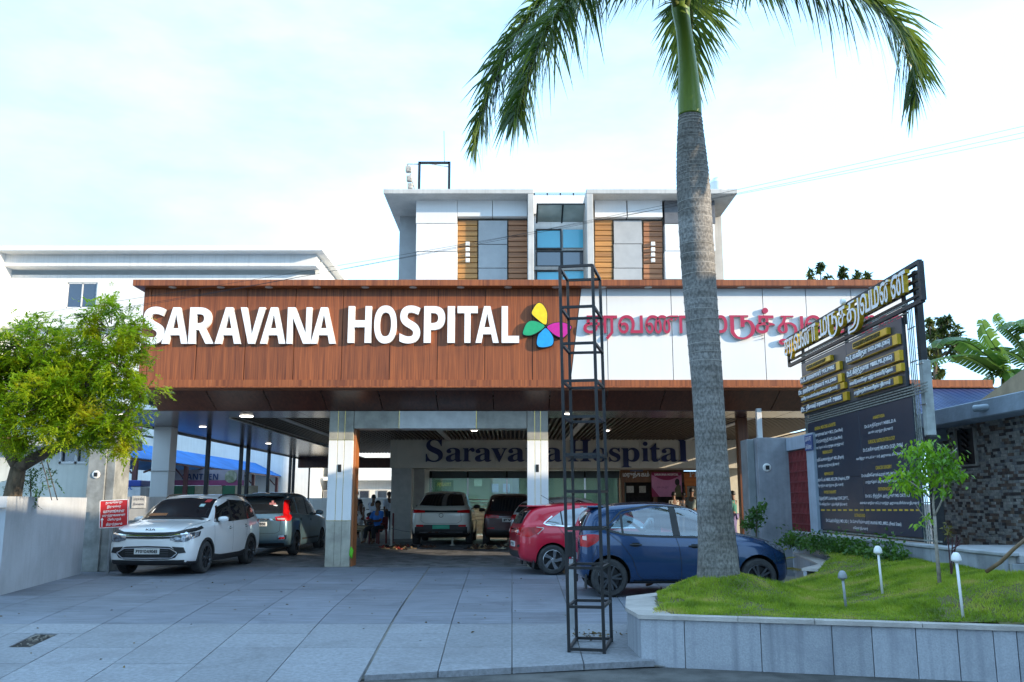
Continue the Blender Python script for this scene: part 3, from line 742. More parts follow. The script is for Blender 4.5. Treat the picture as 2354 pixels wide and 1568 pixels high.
tsp = [('ச', (700, 835)), ('ர', (838, 930)), ('வ', (936, 1103)), ('ண', (1120, 1345)), ('ா', (1350, 1452)), ('ம', (1535, 1675)), ('RU', (1690, 1862)), ('த', (1865, 2008)), ('THU', (2012, 2190)), ('வ', (2200, 2370)), ('ம', (2400, 2540)), ('ை', (2560, 2690)), ('ன', (2700, 2860))]
tamil_sign(tam, tsp, tm_at, (1, 0, 0), (0, 0, 1), hh, .09, [m_lred, M('letter_edge', (.55, .5, .48), .4)])
# four petal emblem
emb = thing('petal_emblem', 'four petal emblem in yellow, green, pink and blue beside the hospital name', 'emblem', tuple(at(1256, 749, YF)))
def ec(c, r): return at(1103.4 + c * .3386, 631.4 + r * .3386, YF)
pet = {'yellow': ((.86, .62, .02), [(443, 348), (372, 296), (350, 268), (362, 236), (385, 205), (405, 198), (430, 215), (452, 255), (456, 300)]),
       'green': ((.02, .36, .16), [(440, 355), (390, 326), (345, 320), (315, 338), (297, 375), (290, 405), (305, 418), (345, 418), (395, 395)]),
       'pink': ((.55, .015, .30), [(452, 362), (490, 338), (545, 330), (590, 340), (618, 358), (612, 380), (590, 410), (560, 434), (520, 424), (480, 395)]),
       'blue': ((.02, .32, .75), [(445, 368), (475, 395), (498, 440), (492, 480), (465, 494), (425, 500), (395, 494), (384, 470), (392, 420), (415, 392)])}
for nm, (col, pts) in pet.items():
    P = [ec(*p) for p in pts]; n = len(P); cen = sum(P, Vector()) / n
    sm = []
    for i in range(n):
        p0, p1, p2, p3 = P[i - 1], P[i], P[(i + 1) % n], P[(i + 2) % n]
        for j in range(5):
            t = j / 5; sm.append(.5 * ((2 * p1) + (p2 - p0) * t + (2 * p0 - 5 * p1 + 4 * p2 - p3) * t * t + (3 * p1 - p0 - 3 * p2 + p3) * t ** 3))
    b = MB(); b.prism([(v.x, v.z) for v in [cen + (v - cen) * 1.07 for v in sm]], YF - .10, YF, 'y'); po = b.build('petal_backing', m_black, emb)
    b = MB(); b.prism([(v.x, v.z) for v in [cen + (v - cen) * .97 for v in sm]], YF - .115, YF - .101, 'y'); b.build('petal', M('petal_' + nm, col, .3, var=.08, scale=8), emb)

# ---------------------------------------------------------------- upper block
YU = 34.0
ub = thing('upper_block', 'three storey block with grey roof slab, wood strips and cyan glass above the canopy', 'building', (1.2, YU, 4.4))
def ux(c): return 858 + c * .3646
def uy(c): return 306.5 + c * .3646
def ubox(c0, r0, c1, r1, Y, d, name, mat, bv=.006, g=.012):
    p, q = at(ux(c0), uy(r0), Y), at(ux(c1), uy(r1), Y)
    return MB().box(p.x + g, q.x - g, Y, Y + d, q.z + g, p.z - g, bv).build(name, mat, ub)
zlo = 4.2
def ucol(c0, c1, r0, Y, d, name, mat, g=0., low=zlo):
    p, q = at(ux(c0), uy(r0), Y), at(ux(c1), uy(r0), Y)
    # keep the width constant with height: measure x at mid height
    m0, m1 = at(ux(c0), uy(650), Y).x, at(ux(c1), uy(650), Y).x
    return MB().box(m0 + g, m1 - g, Y, Y + d, low, p.z - g, .006).build(name, mat, ub)
ux0 = at(ux(65), uy(365), 33.2).x; ux1 = at(ux(2297), uy(365), 33.2).x
zr1, zr0 = at(ux(500), uy(350), 33.2).z, at(ux(500), uy(380), 33.2).z
fl0, fl1 = at(ux(975), uy(650), 33.2).x, at(ux(1012), uy(650), 33.2).x
fr0, fr1 = at(ux(1348), uy(650), 33.2).x, at(ux(1390), uy(650), 33.2).x
MB().box(ux0, fl1, 33.2, 41, zr0, zr1, .02).build('roof_slab', m_slabc, ub)
MB().box(fr0, ux1, 33.2, 41, zr0, zr1, .02).build('roof_slab', m_slabc, ub)
MB().box(fl0, fl1, 33.2, 35.2, zlo, zr0, .015).build('fin_wall', m_slabc, ub)
MB().box(fr0, fr1, 33.2, 35.2, zlo, zr0, .015).build('fin_wall', m_slabc, ub)
ucol(165, 280, 425, 36, 5, 'side_wall', m_greyacp, 0)
ucol(2148, 2200, 425, 36, 5, 'side_wall', m_slabc, 0)
xw0, xw1 = at(ux(270), uy(650), YU).x, at(ux(2160), uy(650), YU).x
MB().box(xw0, fl0 - .003, YU + .42, 40, zlo, zr0).build('core_wall', m_joint, ub)
MB().box(fr1 + .003, xw1, YU + .42, 40, zlo, zr0).build('core_wall', m_joint, ub)
for a, c, rs in ((270, 530, (402, 568, 745, 940)), ):
    for r0, r1 in zip(rs[:-1], rs[1:]): ubox(a, r0, c, r1, YU, .40, 'white_panel', m_acp)
for a, c in ((530, 752), (752, 972)): ubox(a, 402, c, 525, YU, .40, 'white_panel', m_acp)
for a, c in ((1394, 1600), (1600, 1826)): ubox(a, 405, c, 530, YU, .40, 'white_panel', m_acp)
ubox(1832, 405, 2160, 570, YU, .40, 'grey_panel', M('slate_panel', (.12, .125, .14), .4))
for r0, r1 in ((570, 742), (742, 920)): ubox(1836, r0, 2160, r1, YU, .40, 'white_panel', m_acp)
def planks(c0, c1, r0, mat):
    r = r0
    while r < 940:
        ubox(c0, r, c1, min(r + 33.5, 950), YU + .25, .1, 'wood_plank', mat, .012, .012); r += 33.5
planks(532, 658, 548, m_plank); planks(850, 974, 548, m_plank2); planks(1396, 1510, 545, m_plank); planks(1702, 1826, 552, m_plank2)
for a, c, rs in ((662, 846, (548, 700, 850, 945)), (1514, 1698, (548, 697, 850, 945))):
    for r0, r1 in zip(rs[:-1], rs[1:]): ubox(a, r0, c, r1, YU + .2, .1, 'grey_panel', m_greyacp)
for cc in (595, 1765):
    for r in (695, 730, 764, 799): ubox(cc - 13, r - 12, cc + 13, r + 12, YU + .12, .13, 'square_lamp', M('lamp_box', (.75, .75, .74), .4), .01, 0)
# centre bay
c0, c1 = 1012, 1350; YC = 35.0
ubox(c0, 392, c1, 506, YC, .3, 'bay_wall', m_white, 0, 0)
b = MB(); p, q = at(ux(1015), uy(376), 36.5), at(ux(1345), uy(395), 36.5)
for k in range(5): x = p.x + (q.x - p.x) * k / 4; b.box(x - .03, x + .03, 36.5, 36.56, q.z - .5, p.z)
for k in range(9): z = q.z - .3 + (p.z - q.z + .3) * k / 8; b.box(p.x, q.x, 36.51, 36.54, z - .008, z + .008)
b.build('roof_railing', m_black, ub)
a0, a1 = at(ux(1030), uy(515), YC - .02), at(ux(1345), uy(515), YC - .02); bz = at(ux(1180), uy(585), YC - 1.05).z
for k in range(2):
    xa_, xb_ = a0.x + (a1.x - a0.x) * k / 2 + .03, a0.x + (a1.x - a0.x) * (k + 1) / 2 - .03
    b = MB(); b.add([(xa_, YC - .02, a0.z - .30), (xb_, YC - .02, a0.z - .30), (xb_, YC - 1.05, a0.z + .1), (xa_, YC - 1.05, a0.z + .1), (xa_, YC - .02, a0.z - .285), (xb_, YC - .02, a0.z - .285), (xb_, YC - 1.05, a0.z + .115), (xa_, YC - 1.05, a0.z + .115)], [(0, 1, 2, 3), (4, 7, 6, 5), (0, 4, 5, 1), (2, 6, 7, 3), (1, 5, 6, 2), (0, 3, 7, 4)])
    b.build('awning_pane', leafmat('awning_frost', [(.26, .29, .28), (.36, .39, .38)], .5, .3, 2), ub)
b = MB()
for k in range(3):
    x = a0.x + (a1.x - a0.x) * k / 2; b.bar((x, YC, a0.z - .32), (x, YC - 1.08, a0.z + .11), .06)
b.bar((a0.x, YC - 1.06, a0.z + .105), (a1.x, YC - 1.06, a0.z + .105), .05); b.build('awning_frame', m_black, ub)
for r0, r1, mt in ((600, 728, m_cyan), (736, 840, m_dglass), (862, 945, m_cyan)):
    for k in range(2):
        ca, cb = c0 + 14 + k * 163, c0 + 14 + (k + 1) * 163
        ubox(ca + 4, r0 + 4, cb - 4, r1 - 4, YC + .1, .03, 'window_pane', mt, 0, .02)
        b = MB(); p, q = at(ux(ca), uy(r0), YC), at(ux(cb), uy(r1), YC); w_ = .055
        for (xx0, xx1, zz0, zz1) in ((p.x, p.x + w_, q.z, p.z), (q.x - w_, q.x, q.z, p.z), (p.x + w_, q.x - w_, q.z, q.z + w_), (p.x + w_, q.x - w_, p.z - w_, p.z)): b.box(xx0, xx1, YC + .05, YC + .16, zz0, zz1)
        if mt is m_dglass or k == 0: b.build('window_frame', m_black, ub)
ubox(c0, 840, c1, 860, YC - .03, .2, 'window_sill', m_slabc, 0, 0)
ubox(c0, 506, c1, 945, YC + .2, .1, 'bay_wall', m_white, 0, 0)
# things on the roof
p, q = at(ux(292), uy(180), 35), at(ux(478), uy(345), 35)
fr = thing('roof_frame', 'black steel square frame with thin aerial on the left of the roof', 'frame', (p.x, 35, q.z))
b = MB(); zz = zr1
for (x, z0_, z1_) in ((p.x, zz, p.z), (q.x, zz, p.z)): b.box(x - .05, x + .05, 34.95, 35.05, z0_, z1_)
b.box(p.x, q.x, 34.95, 35.05, p.z - .09, p.z); b.box(p.x - .1, q.x + .15, 34.9, 35.1, zz, zz + .12); b.build('steel_frame', m_steel, fr)
b = MB(); b.tube([(q.x - .2, 35, p.z), (q.x - .24, 35, p.z + 1.35)], .012, 5); b.build('aerial', m_steel, fr)
b = MB(); 
for k, (dz, r_) in enumerate(((.0, .10), (.32, .13), (.62, .09), (.95, .12), (1.35, .14))): b.box(p.x - .36 - k * .05, p.x - .2 - k * .03, 34.9, 35.1, zz + dz, zz + dz + .26, .03)
b.bar((p.x, 35, zz), (p.x - .5, 35, zz + 1.7), .05); b.bar((p.x, 35, p.z - .1), (p.x - .5, 35, zz + 1.72), .04); b.bar((p.x, 35, p.z - .02), (q.x, 35, p.z - .22), .03)
b.build('lamp_bracket', M('pale_fitting', (.50, .47, .43), .7, var=.3, scale=15), fr)
p = at(1650, 411, 34.6); tkz = (p.z - zr1) / 1.42
tk = thing('water_tank', 'white ribbed roof water tank behind the palm trunk', 'tank', (p.x, 34.6, zr1))
b = MB(); b.lathe([(r_, h_ * tkz) for r_, h_ in [(0, 0), (.36, 0), (.37, .2), (.35, .3), (.37, .4), (.35, .5), (.37, .62), (.35, .75), (.36, 1.1), (.30, 1.25), (.2, 1.34), (.2, 1.42), (0, 1.42)]], 24, (p.x, 34.6, zr1)); b.build('tank_body', m_white, tk, smooth=30)

# ---------------------------------------------------------------- white building on the left
YL = 50.0
lb = thing('white_building', 'long white building with projecting roof slab and one dark window at the left', 'building', (-20, YL, 0))
def lp(c, r): return at(c * .1823, 551.7 + r * .1823, YL)
xr = at(735, 600, YL).x; z = lambda r, Y=YL: at(100, 551.7 + r * .1823, Y).z
wp, wq = lp(850, 535), lp(1205, 858)
xleft = lp(130, 600).x
b = MB()      # front wall with the window opening
for (x0, x1, z0_, z1_) in ((-34, wp.x, 0, z(440)), (wq.x, xr, 0, z(440)), (wp.x, wq.x, 0, wq.z), (wp.x, wq.x, wp.z, z(440))): b.box(x0, x1, YL, YL + .3, z0_, z1_)
b.box(xr - .3, xr - .002, YL + .3, 62, 0, z(190)); b.build('wall', m_white, lb)
MB().box(-34, xr, YL - 1.0, YL + 12, z(190), z(135), .02).build('roof_slab', m_white, lb)
MB().box(-34, xr + .5, YL - 1.6, YL + 12.3, z(135, YL - 1.6), z(72, YL - 1.6), .03).build('parapet', m_white, lb)
MB().box(-34, xr - .01, YL - .8, YL + .1, z(375), z(190) - .003, .02).build('beam', m_white, lb)
MB().box(lp(30, 600).x - 1.4, xleft, YL - 1.6, YL, 0, z(190) - .005, .02).build('fin_wall', m_white, lb)
MB().box(-34, xr + .2, YL - .5, YL, z(1130), z(1070), .02).build('sunshade', m_white, lb)
wd = MB(); w_ = .07; mx_ = (wp.x + wq.x) / 2
for (x0, x1, z0_, z1_) in ((wp.x, wp.x + w_, wq.z, wp.z), (wq.x - w_, wq.x, wq.z, wp.z), (mx_ - w_ / 2, mx_ + w_ / 2, wq.z, wp.z), (wp.x, wq.x, wq.z, wq.z + w_), (wp.x, wq.x, wp.z - w_, wp.z)): wd.box(x0, x1, YL + .05, YL + .13, z0_, z1_)
wdo = wd.build('window', M('pvc_white', (.75, .75, .75), .4), lb)
for x0, x1 in ((wp.x + w_, mx_ - w_ / 2), (mx_ + w_ / 2, wq.x - w_)): MB().box(x0, x1, YL + .09, YL + .10, wq.z + w_, wp.z - w_).build('pane', glass('blue_pane', (.02, .035, .07), 0, .05, .03), wdo)
# storey below: dark doors and air conditioners of the far block seen through the passage
fb = thing('rear_block', 'low white rear block with windows seen through the covered passage', 'building', (-8.5, 53, 0))
b = MB(); b.box(xr + .3, -3.4, 53, 58, 0, 4.6); b.box(xr + .2, -3.3, 52.2, 53, 2.75, 2.95); b.build('wall', m_white, fb)
for k in range(7):
    x = -11.0 + k * 1.05
    wo = MB().box(x, x + .6, 52.94, 53 - .003, .75, 2.2).build('window', M('grey_frame', (.35, .36, .37), .5), fb)
    MB().box(x + .05, x + .55, 52.93, 52.938, .8, 2.15).build('pane', m_dglass, wo)
for px, py in ((655, 1082), (694, 1088)):
    p = at(px, py, 52.0)
    ac = thing('air_conditioner', 'white air conditioner unit on far wall, ' + ('left one beside the blue roof tip' if px < 660 else 'right one between the thin dark posts'), 'air conditioner', (p.x, 52.0, p.z - .35), 'air conditioners on the far wall')
    MB().box(p.x - .42, p.x + .42, 51.85, 52.19, p.z - .3, p.z + .3, .03).build('casing', m_white, ac)
    MB().lathe([(0, 0), (.2, 0), (.22, -.01), (.24, 0)], 18, (p.x - .12, 51.845, p.z), 'y').build('fan_grille', m_black, ac)
    MB().bar((p.x - .3, 52.16, p.z - .32), (p.x + .3, 52.16, p.z - .32), .04).build('bracket', m_steel, ac)
# pink Tamil board on the white building, half seen behind the tree
pp, pq = at(232, 968, 46), at(336, 1000, 46)
psn = thing('pink_signboard', 'pink and white Tamil signboard half hidden behind the left tree', 'sign', (pp.x, 46, pq.z))
MB().box(pp.x, pq.x, 46, 46.08, pq.z, pp.z, .01).build('board', M('sign_pale', (.75, .72, .75), .5), psn)
b = MB(); letters(b, vis('மனை'), ((pp.x + pq.x) / 2 + .2, 46 - .001, (pp.z + pq.z) / 2), (1, 0, 0), (0, 0, 1), w=1.9, h=.55, depth=.05, bold=.03, sep=False); b.build('lettering', M('sign_pink', (.62, .12, .42), .5), psn)
MB().box((pp.x + pq.x) / 2 - .05, (pp.x + pq.x) / 2 + .05, 46.08, 50, pq.z + .1, pq.z + .2).build('bracket', m_steel, psn)
# ---------------------------------------------------------------- left gate area
ga = thing('compound_wall', 'low grey plastered compound wall with a square near end at the left', 'wall', (-8.6, 15.1, 0))
A0, A1 = Vector((-8.36, 15.07, 0)), Vector((-9.2, 19.7, 0)); dv = (A1 - A0).normalized(); nv = Vector((dv.y, -dv.x, 0))
m_wblue = M('pale_plaster', (.47, .50, .54), .75, var=.10, scale=1.1, bump=.2, bscale=25, streak=.22)
def wallseg(a, b_, th, h, name, mat, par, z0=-.2):
    d = (b_ - a).normalized(); n = Vector((-d.y, d.x, 0)); q = [a, b_, b_ + n * th, a + n * th]
    m = MB(); m.prism([(p.x, p.y) for p in q], z0, h); return m.build(name, mat, par)
wallseg(A0, A1, .28, 1.60, 'wall_body', m_wblue, ga)
e = A0 - nv * .28
wallseg(Vector((-14, 15.02, 0)), Vector((-8.66, 15.02, 0)), .25, 1.28, 'low_wall', m_wblue, ga)
MB().box(-8.665, -8.345, 14.99, 15.03, 1.40, 1.415).build('groove_line', m_joint, ga)
gp = thing('gate_pillar', 'tall grey stone gate pillar at left with round white lamp', 'pillar', (-9.3, 20.2, 0))
px0, px1 = at(200, 1100, 20.2).x, at(241, 1100, 20.2).x
MB().box(px0, px1, 20.2, 21.0, 0, 2.68, .01).build('front_face', m_pillar, gp)
MB().box(px1 + .003, px1 + .20, 20.24, 21.0, 0, 3.36, .01).build('tall_face', m_pillar, gp)
def round_lamp(px, py, Y, par):
    p = at(px, py, Y); b = MB(); b.lathe([(.0, -.03), (.07, -.03), (.088, -.015), (.09, 0)], 20, (p.x, Y, p.z), 'y'); o = b.build('round_lamp', m_white, par, smooth=40)
    MB().box(p.x - .035, p.x + .045, Y - .04, Y - .031, p.z - .045, p.z + .045, .004).build('lamp_lens', m_black, o)
round_lamp(221, 1091, 20.2, gp)
gh = thing('gatehouse', 'cream gatehouse behind the left tree with flat grey roof slab', 'building', (-11.5, 21.4, 0))
m_cream = M('gatehouse_wall', (.64, .64, .58), .7, var=.08, scale=1, streak=.25)
p, q = at(139, 1034, 21.4), at(200, 1066, 21.4)
b = MB()
for (x0, x1, z0, z1) in ((-19, p.x, 0, 2.785), (q.x, -9.75, 0, 2.785), (p.x, q.x, 0, q.z), (p.x, q.x, p.z, 2.785)): b.box(x0, x1, 21.4, 21.6, z0, z1)
b.box(-9.95, -9.75, 21.6, 22.9, 0, 2.785); b.box(-19, -9.95, 22.7, 22.9, 0, 2.785); b.build('wall', m_cream, gh)
MB().box(-19.2, -9.43, 21.0, 23.0, 2.79, 3.04, .02).build('roof_slab', m_slabc, gh)
wo = MB(); xm = p.x + (q.x - p.x) * .6
for x0, x1, z0, z1 in ((p.x, q.x, q.z, q.z + .05), (xm - .03, xm + .03, q.z, p.z), (p.x, p.x + .05, q.z, p.z)): wo.box(x0, x1, 21.37, 21.44, z0, z1)
wo = wo.build('window', M('pvc_white', (.75, .75, .75)), gh); MB().box(p.x, q.x, 21.46, 21.47, q.z, p.z).build('pane', m_dglass, wo)
# grey boundary wall behind the white car with notice
bw = thing('boundary_wall', 'low blue grey boundary wall between gate pillar and white column', 'wall', (-9.2, 24.0, 0))
p = at(258, 1142, 24); q = at(372, 1142, 24); wallseg(Vector((p.x - 1.2, 24, 0)), Vector((q.x + .3, 24, 0)), .2, p.z, 'wall_body', m_wblue, bw, 0)
nt = thing('notice_plate', 'small white printed notice on the blue grey boundary wall', 'notice', tuple(at(318, 1152, 23.98)))
p, q = at(304, 1140, 23.98), at(333, 1168, 23.98); MB().box(p.x, q.x, 23.975, 23.998, q.z, p.z).build('plate', M('paper_white', (.7, .72, .74)), nt)
b = MB()
for s_, f in (('பார்க்கிங்', .72), ('இல்லை', .30)): letters(b, vis(s_), ((p.x + q.x) / 2, 23.974, q.z + (p.z - q.z) * f), (1, 0, 0), (0, 0, 1), w=(q.x - p.x) * .8, h=.09, depth=.002)
b.build('lettering', m_navy, nt)
# far white boundary seen in the passage
fw = thing('white_boundary_wall', 'white boundary wall with blue notices behind the seated men', 'wall', (-6.2, 46, .2))
MB().box(-11, -3.6, 45.9, 46.1, .1, 1.72, .01).build('wall_body', m_white, fw)
for x in (-8.9, -5.6): 
    MB().box(x, x + .5, 45.88, 45.899, 1.0, 1.35).build('notice', M('blue_notice', (.1, .14, .3)), fw)

# red parking sign
p, q = at(232, 1149, 19.75), at(293, 1213, 19.75); sx = (p.x + q.x) / 2
rs = thing('parking_sign', 'red Tamil parking sign with white letters and up arrow on a thin post', 'sign', (sx, 19.8, 0))
MB().bar((sx - .06, 19.8, 0), (sx - .06, 19.8, p.z - .05), .05).build('post', M('galvanised', (.4, .42, .44), .5, metal=.5), rs)
rot = Matrix.Rotation(R(-3), 3, 'Y')
MB().box(p.x, q.x, 19.735, 19.765, q.z, p.z, .01, rot=rot).build('board', M('sign_red', (.55, .012, .02), .4, var=.06), rs)
b = MB(); bw_, bh_ = q.x - p.x, p.z - q.z; t_ = .014
for x0, x1, z0, z1 in ((p.x, q.x, p.z - t_, p.z), (p.x, q.x, q.z, q.z + t_), (p.x, p.x + t_, q.z, p.z), (q.x - t_, q.x, q.z, p.z)): b.box(x0, x1, 19.729, 19.736, z0, z1, rot=rot, piv=(sx, 19.75, (p.z + q.z) / 2))
b.build('border', m_lwhite, rs)
b = MB(); upv = rot @ Vector((0, 0, 1)); rv = rot @ Vector((1, 0, 0)); cen = Vector((sx, 19.734, (p.z + q.z) / 2))
for s_, f, wd in (('தயவுசெய்து', .40, .58), ('இருசக்கர', .25, .48), ('வாகனங்களை', .10, .74), ('மருத்துவமனை', -.06, .80), ('பின்புறம்', -.21, .46), ('நிறுத்தவும்', -.38, .56)):
    letters(b, vis(s_), cen + upv * f * bh_ + rv * (.02 if f < -.15 else 0) * bw_, rv, upv, w=wd * bw_, h=.115 * bh_ * 1.1, depth=.003, bold=.02)
ac_ = cen - rv * .40 * bw_ - upv * .33 * bh_
b.add([ac_ + rv * x - Vector((0, .003, 0)) + upv * y_ for x, y_ in ((-.012, -.07), (.012, -.07), (.012, .07), (.035, .07), (0, .13), (-.035, .07), (-.012, .07))], [(0, 1, 2, 3, 4, 5, 6)])
b.build('lettering', m_lwhite, rs)

# ---------------------------------------------------------------- canteen shed
cs = thing('canteen_shed', 'open canteen shed with blue corrugated roof and maroon posts', 'shed', (-12.5, 29, 0))
m_blue = M('blue_sheet', (.015, .20, .62), .38, var=.14, scale=.8, rand=.05)
m_mar = M('maroon_post', (.13, .035, .035), .5)
ea = lambda Y: Vector((-12.15 - .030 * (Y - 28.8), Y, 2.92)); ri = lambda Y: Vector((-13.75 - .02 * (Y - 28.8), Y, 3.62))
y = 28.8
while y < 50:
    y1 = y + 1.06; b = MB(); rowsp = []
    n = 21
    for side in (0, 1):
        pass
    g_ = []
    for i in range(n + 1):
        t = y + (y1 - y) * i / n; w_ = .022 * math.cos(i * math.pi * 2 / 3)
        a_, r_ = ea(t), ri(t); g_.append([(a_.x + .05, t, a_.z + w_), (r_.x, t, r_.z + w_), (r_.x - 2.0, t, r_.z - .75 + w_)])
    b.grid(g_); b.build('roof_sheet', m_blue, cs); y += 1.065
b = MB()
for k in range(5):
    t = 29.2 + k * 5.0; a_, r_ = ea(t), ri(t)
    b.bar((a_.x, t, a_.z - .09), (r_.x, t, r_.z - .09), .07); b.bar((r_.x, t, r_.z - .09), (r_.x - 2, t, r_.z - .84), .07)
    b.bar((a_.x - .1, t, a_.z - .5), (a_.x - .75, t, a_.z + .2), .05)
for f in (0, .5, 1): b.bar(ea(28.9).lerp(ri(28.9), f) - Vector((0, 0, .05)), ea(49.5).lerp(ri(49.5), f) - Vector((0, 0, .05)), .05)
b.build('roof_truss', m_mar, cs)
for k in range(5):
    t = 29.2 + k * 5.0; a_ = ea(t); MB().box(a_.x - .07, a_.x + .07, t - .07, t + .07, 0, a_.z - .1).build('post', m_mar, cs)
YCN = 36
cn = thing('canteen_stall', 'canteen counter with CANTEEN signboard, green sides and beige shutters', 'kiosk', (-12.6, YCN, 0))
p, q = at(398, 1080, YCN), at(560, 1116, YCN); zq = at(400, 1104, YCN).z
MB().box(p.x, q.x, YCN, YCN + .08, zq, p.z).build('signboard', M('sign_mauve', (.34, .30, .36), .5, var=.12, scale=2), cn)
MB().box(p.x, q.x, YCN - .005, YCN + .08, q.z, zq - .002).build('sign_band', M('sign_magenta', (.30, .05, .16), .5), cn)
b = MB(); letters(b, XB('CANTEEN'), at(460, 1096, YCN) + Vector((0, -.002, 0)), (1, 0, 0), (0, 0, 1), w=at(502, 1096, YCN).x - at(419, 1096, YCN).x, h=.24, depth=.02); b.build('lettering', M('letter_blueblack', (.02, .04, .14)), cn)
pc = at(531, 1096, YCN); b = MB(); b.lathe([(0, -.03), (.24, -.03), (.25, 0)], 24, (pc.x, YCN, pc.z), 'y'); b.build('food_picture', M('food_round', (.42, .40, .33), .5, var=.4, scale=5, col2=(.12, .16, .07)), cn)
x0 = p.x
for k, (wd, mt) in enumerate(((.9, M('green_panel', (.02, .13, .06), .5)), (1.1, M('beige_shutter', (.42, .34, .24), .6)), (.5, M('green_panel', (.02, .13, .06))), (.9, M('beige_shutter', (.42, .34, .24))))):
    MB().box(x0, x0 + wd - .01, YCN + .02, YCN + .1, 0, q.z - .01, .006).build('counter_panel', mt, cn); x0 += wd
# kiosk under the shed at left
kk = thing('white_kiosk', 'white drinks kiosk with blue top stripe under the canteen roof', 'kiosk', (-11.8, 28.2, 0))
p, q = at(256, 1104, 28.2), at(322, 1150, 28.2)
MB().box(p.x, q.x, 28.2, 29.0, 0, p.z - .2, .02).build('cabinet', M('kiosk_white', (.62, .64, .68), .4), kk)
MB().box(p.x, q.x, 28.18, 29.0, p.z - .19, p.z, .02).build('top_stripe', M('stripe_blue', (.02, .05, .30), .4), kk)
pc = at(271, 1122, 28.2); b = MB(); b.lathe([(0, -.02), (.085, -.02), (.09, 0)], 20, (pc.x, 28.2, pc.z), 'y'); b.build('round_emblem', M('emblem_orange', (.65, .20, .02), .4), kk)
b = MB(); letters(b, XB('KDC'), at(295, 1120, 28.2) + Vector((0, -.002, 0)), (1, 0, 0), (0, 0, 1), w=.26, h=.16, depth=.01); b.build('lettering', M('letter_blue', (.03, .12, .45)), kk)
MB().box(pc.x + .35, q.x - .1, 28.17, 28.2, .5, p.z - .55).build('hatch', m_black, kk)

# ---------------------------------------------------------------- right gate pillar, terracotta screen, post
XBD = 5.9
rp = thing('right_gate_pillar', 'tall blue grey gate pillar at right with round lamp near its top', 'pillar', (5.5, 19.2, 0))
ztp = at(1770, 1006, 19.2).z
x0, x1 = at(1745, 1100, 19.2).x, XBD + .13
m_pblue = M('pillar_bluegrey', (.30, .32, .36), .6, var=.2, scale=1.6, streak=.2, streak_col=(.45, .46, .48))
MB().box(x0, x1, 19.2, 20.0, -.05, ztp, .01).build('shaft', m_pblue, rp)
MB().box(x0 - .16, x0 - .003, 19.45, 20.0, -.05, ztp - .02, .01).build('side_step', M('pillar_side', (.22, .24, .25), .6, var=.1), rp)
round_lamp(1763, 1075, 19.2, rp)
tj = thing('terracotta_screen', 'dark red perforated terracotta block screen beside the right gate pillar', 'screen', (XBD, 18.6, .8))
m_jali = M('terracotta_red', (.20, .028, .03), .6, var=.15, rand=.08)
zj0, zj1 = .86, 2.55
def jali_block(y0, y1, z0, z1):
    """A pierced block: a frame and three slanting leaves."""
    b = MB(); x0, x1 = XBD - .02, XBD + .08; w = .014
    b.box(x0, x1, y0, y1, z0, z0 + w); b.box(x0, x1, y0, y1, z1 - w, z1); b.box(x0, x1, y0, y0 + w, z0 + w, z1 - w); b.box(x0, x1, y1 - w, y1, z0 + w, z1 - w)
    for k in range(3):
        ym = y0 + (y1 - y0) * (k + .5) / 3; zm = (z0 + z1) / 2; hh_ = (z1 - z0) / 2 - w; d_ = (y1 - y0) / 3 * .34
        b.add([(x0 + .01, ym - d_, z0 + w), (x0 + .01, ym + .01, z0 + w), (x0 + .01, ym + d_ + .015, zm), (x0 + .01, ym + d_ - .012 - .015, zm), (x1, ym - d_, z0 + w), (x1, ym + .01, z0 + w), (x1, ym + d_ + .015, zm), (x1, ym + d_ - .03, zm)],
              [(0, 1, 2, 3), (4, 7, 6, 5), (0, 4, 5, 1), (1, 5, 6, 2), (2, 6, 7, 3), (3, 7, 4, 0)])
        b.add([(x0 + .01, ym + d_ - .03, zm), (x0 + .01, ym + d_ + .015, zm), (x0 + .01, ym + .01, z1 - w), (x0 + .01, ym - d_, z1 - w), (x1, ym + d_ - .03, zm), (x1, ym + d_ + .015, zm), (x1, ym + .01, z1 - w), (x1, ym - d_, z1 - w)],
              [(0, 1, 2, 3), (4, 7, 6, 5), (0, 4, 5, 1), (1, 5, 6, 2), (2, 6, 7, 3), (3, 7, 4, 0)])
    return b
nz, ny = 8, 5; yj0, yj1 = 17.92, 19.19
for i in range(nz):
    for j in range(ny):
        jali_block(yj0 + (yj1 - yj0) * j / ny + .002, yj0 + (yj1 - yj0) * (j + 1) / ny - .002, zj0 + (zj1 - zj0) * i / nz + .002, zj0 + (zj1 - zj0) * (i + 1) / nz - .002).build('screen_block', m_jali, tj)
MB().box(XBD + .09, XBD + .12, yj0, yj1, zj0, zj1).build('backing', M('terracotta_shadow', (.022, .006, .007), .9), tj)  # dark sheet stands in for the shade inside the openings
gpst = thing('portal_post', 'blue grey post and lintel framing the terracotta screen', 'post', (XBD, 17.7, .8))
MB().box(XBD - .06, XBD + .16, 17.48, 17.90, .8, 2.84, .008).build('post', M('post_blue', (.34, .40, .48), .6, var=.08, streak=.2), gpst)
MB().box(XBD - .06, XBD + .16, 17.905, 19.19, zj1 + .02, 2.84, .008).build('lintel', M('post_blue', (.34, .40, .48)), gpst)
pl = thing('door_plate', 'small blue and white name plate at the top of the blue grey post', 'sign', (XBD - .07, 17.66, 2.7))
MB().box(XBD - .085, XBD - .061, 17.44, 17.88, 2.50, 2.80, .004).build('plate', M('plate_blue', (.05, .08, .22)), pl)
b = MB()
for s_, dz in (('அவசர', .07), ('சிகிச்சை', -.07)): letters(b, vis(s_), (XBD - .086, 17.66, 2.65 + dz), (0, -1, 0), (0, 0, 1), w=.34, h=.10, depth=.002)
b.build('lettering', m_lwhite, pl)

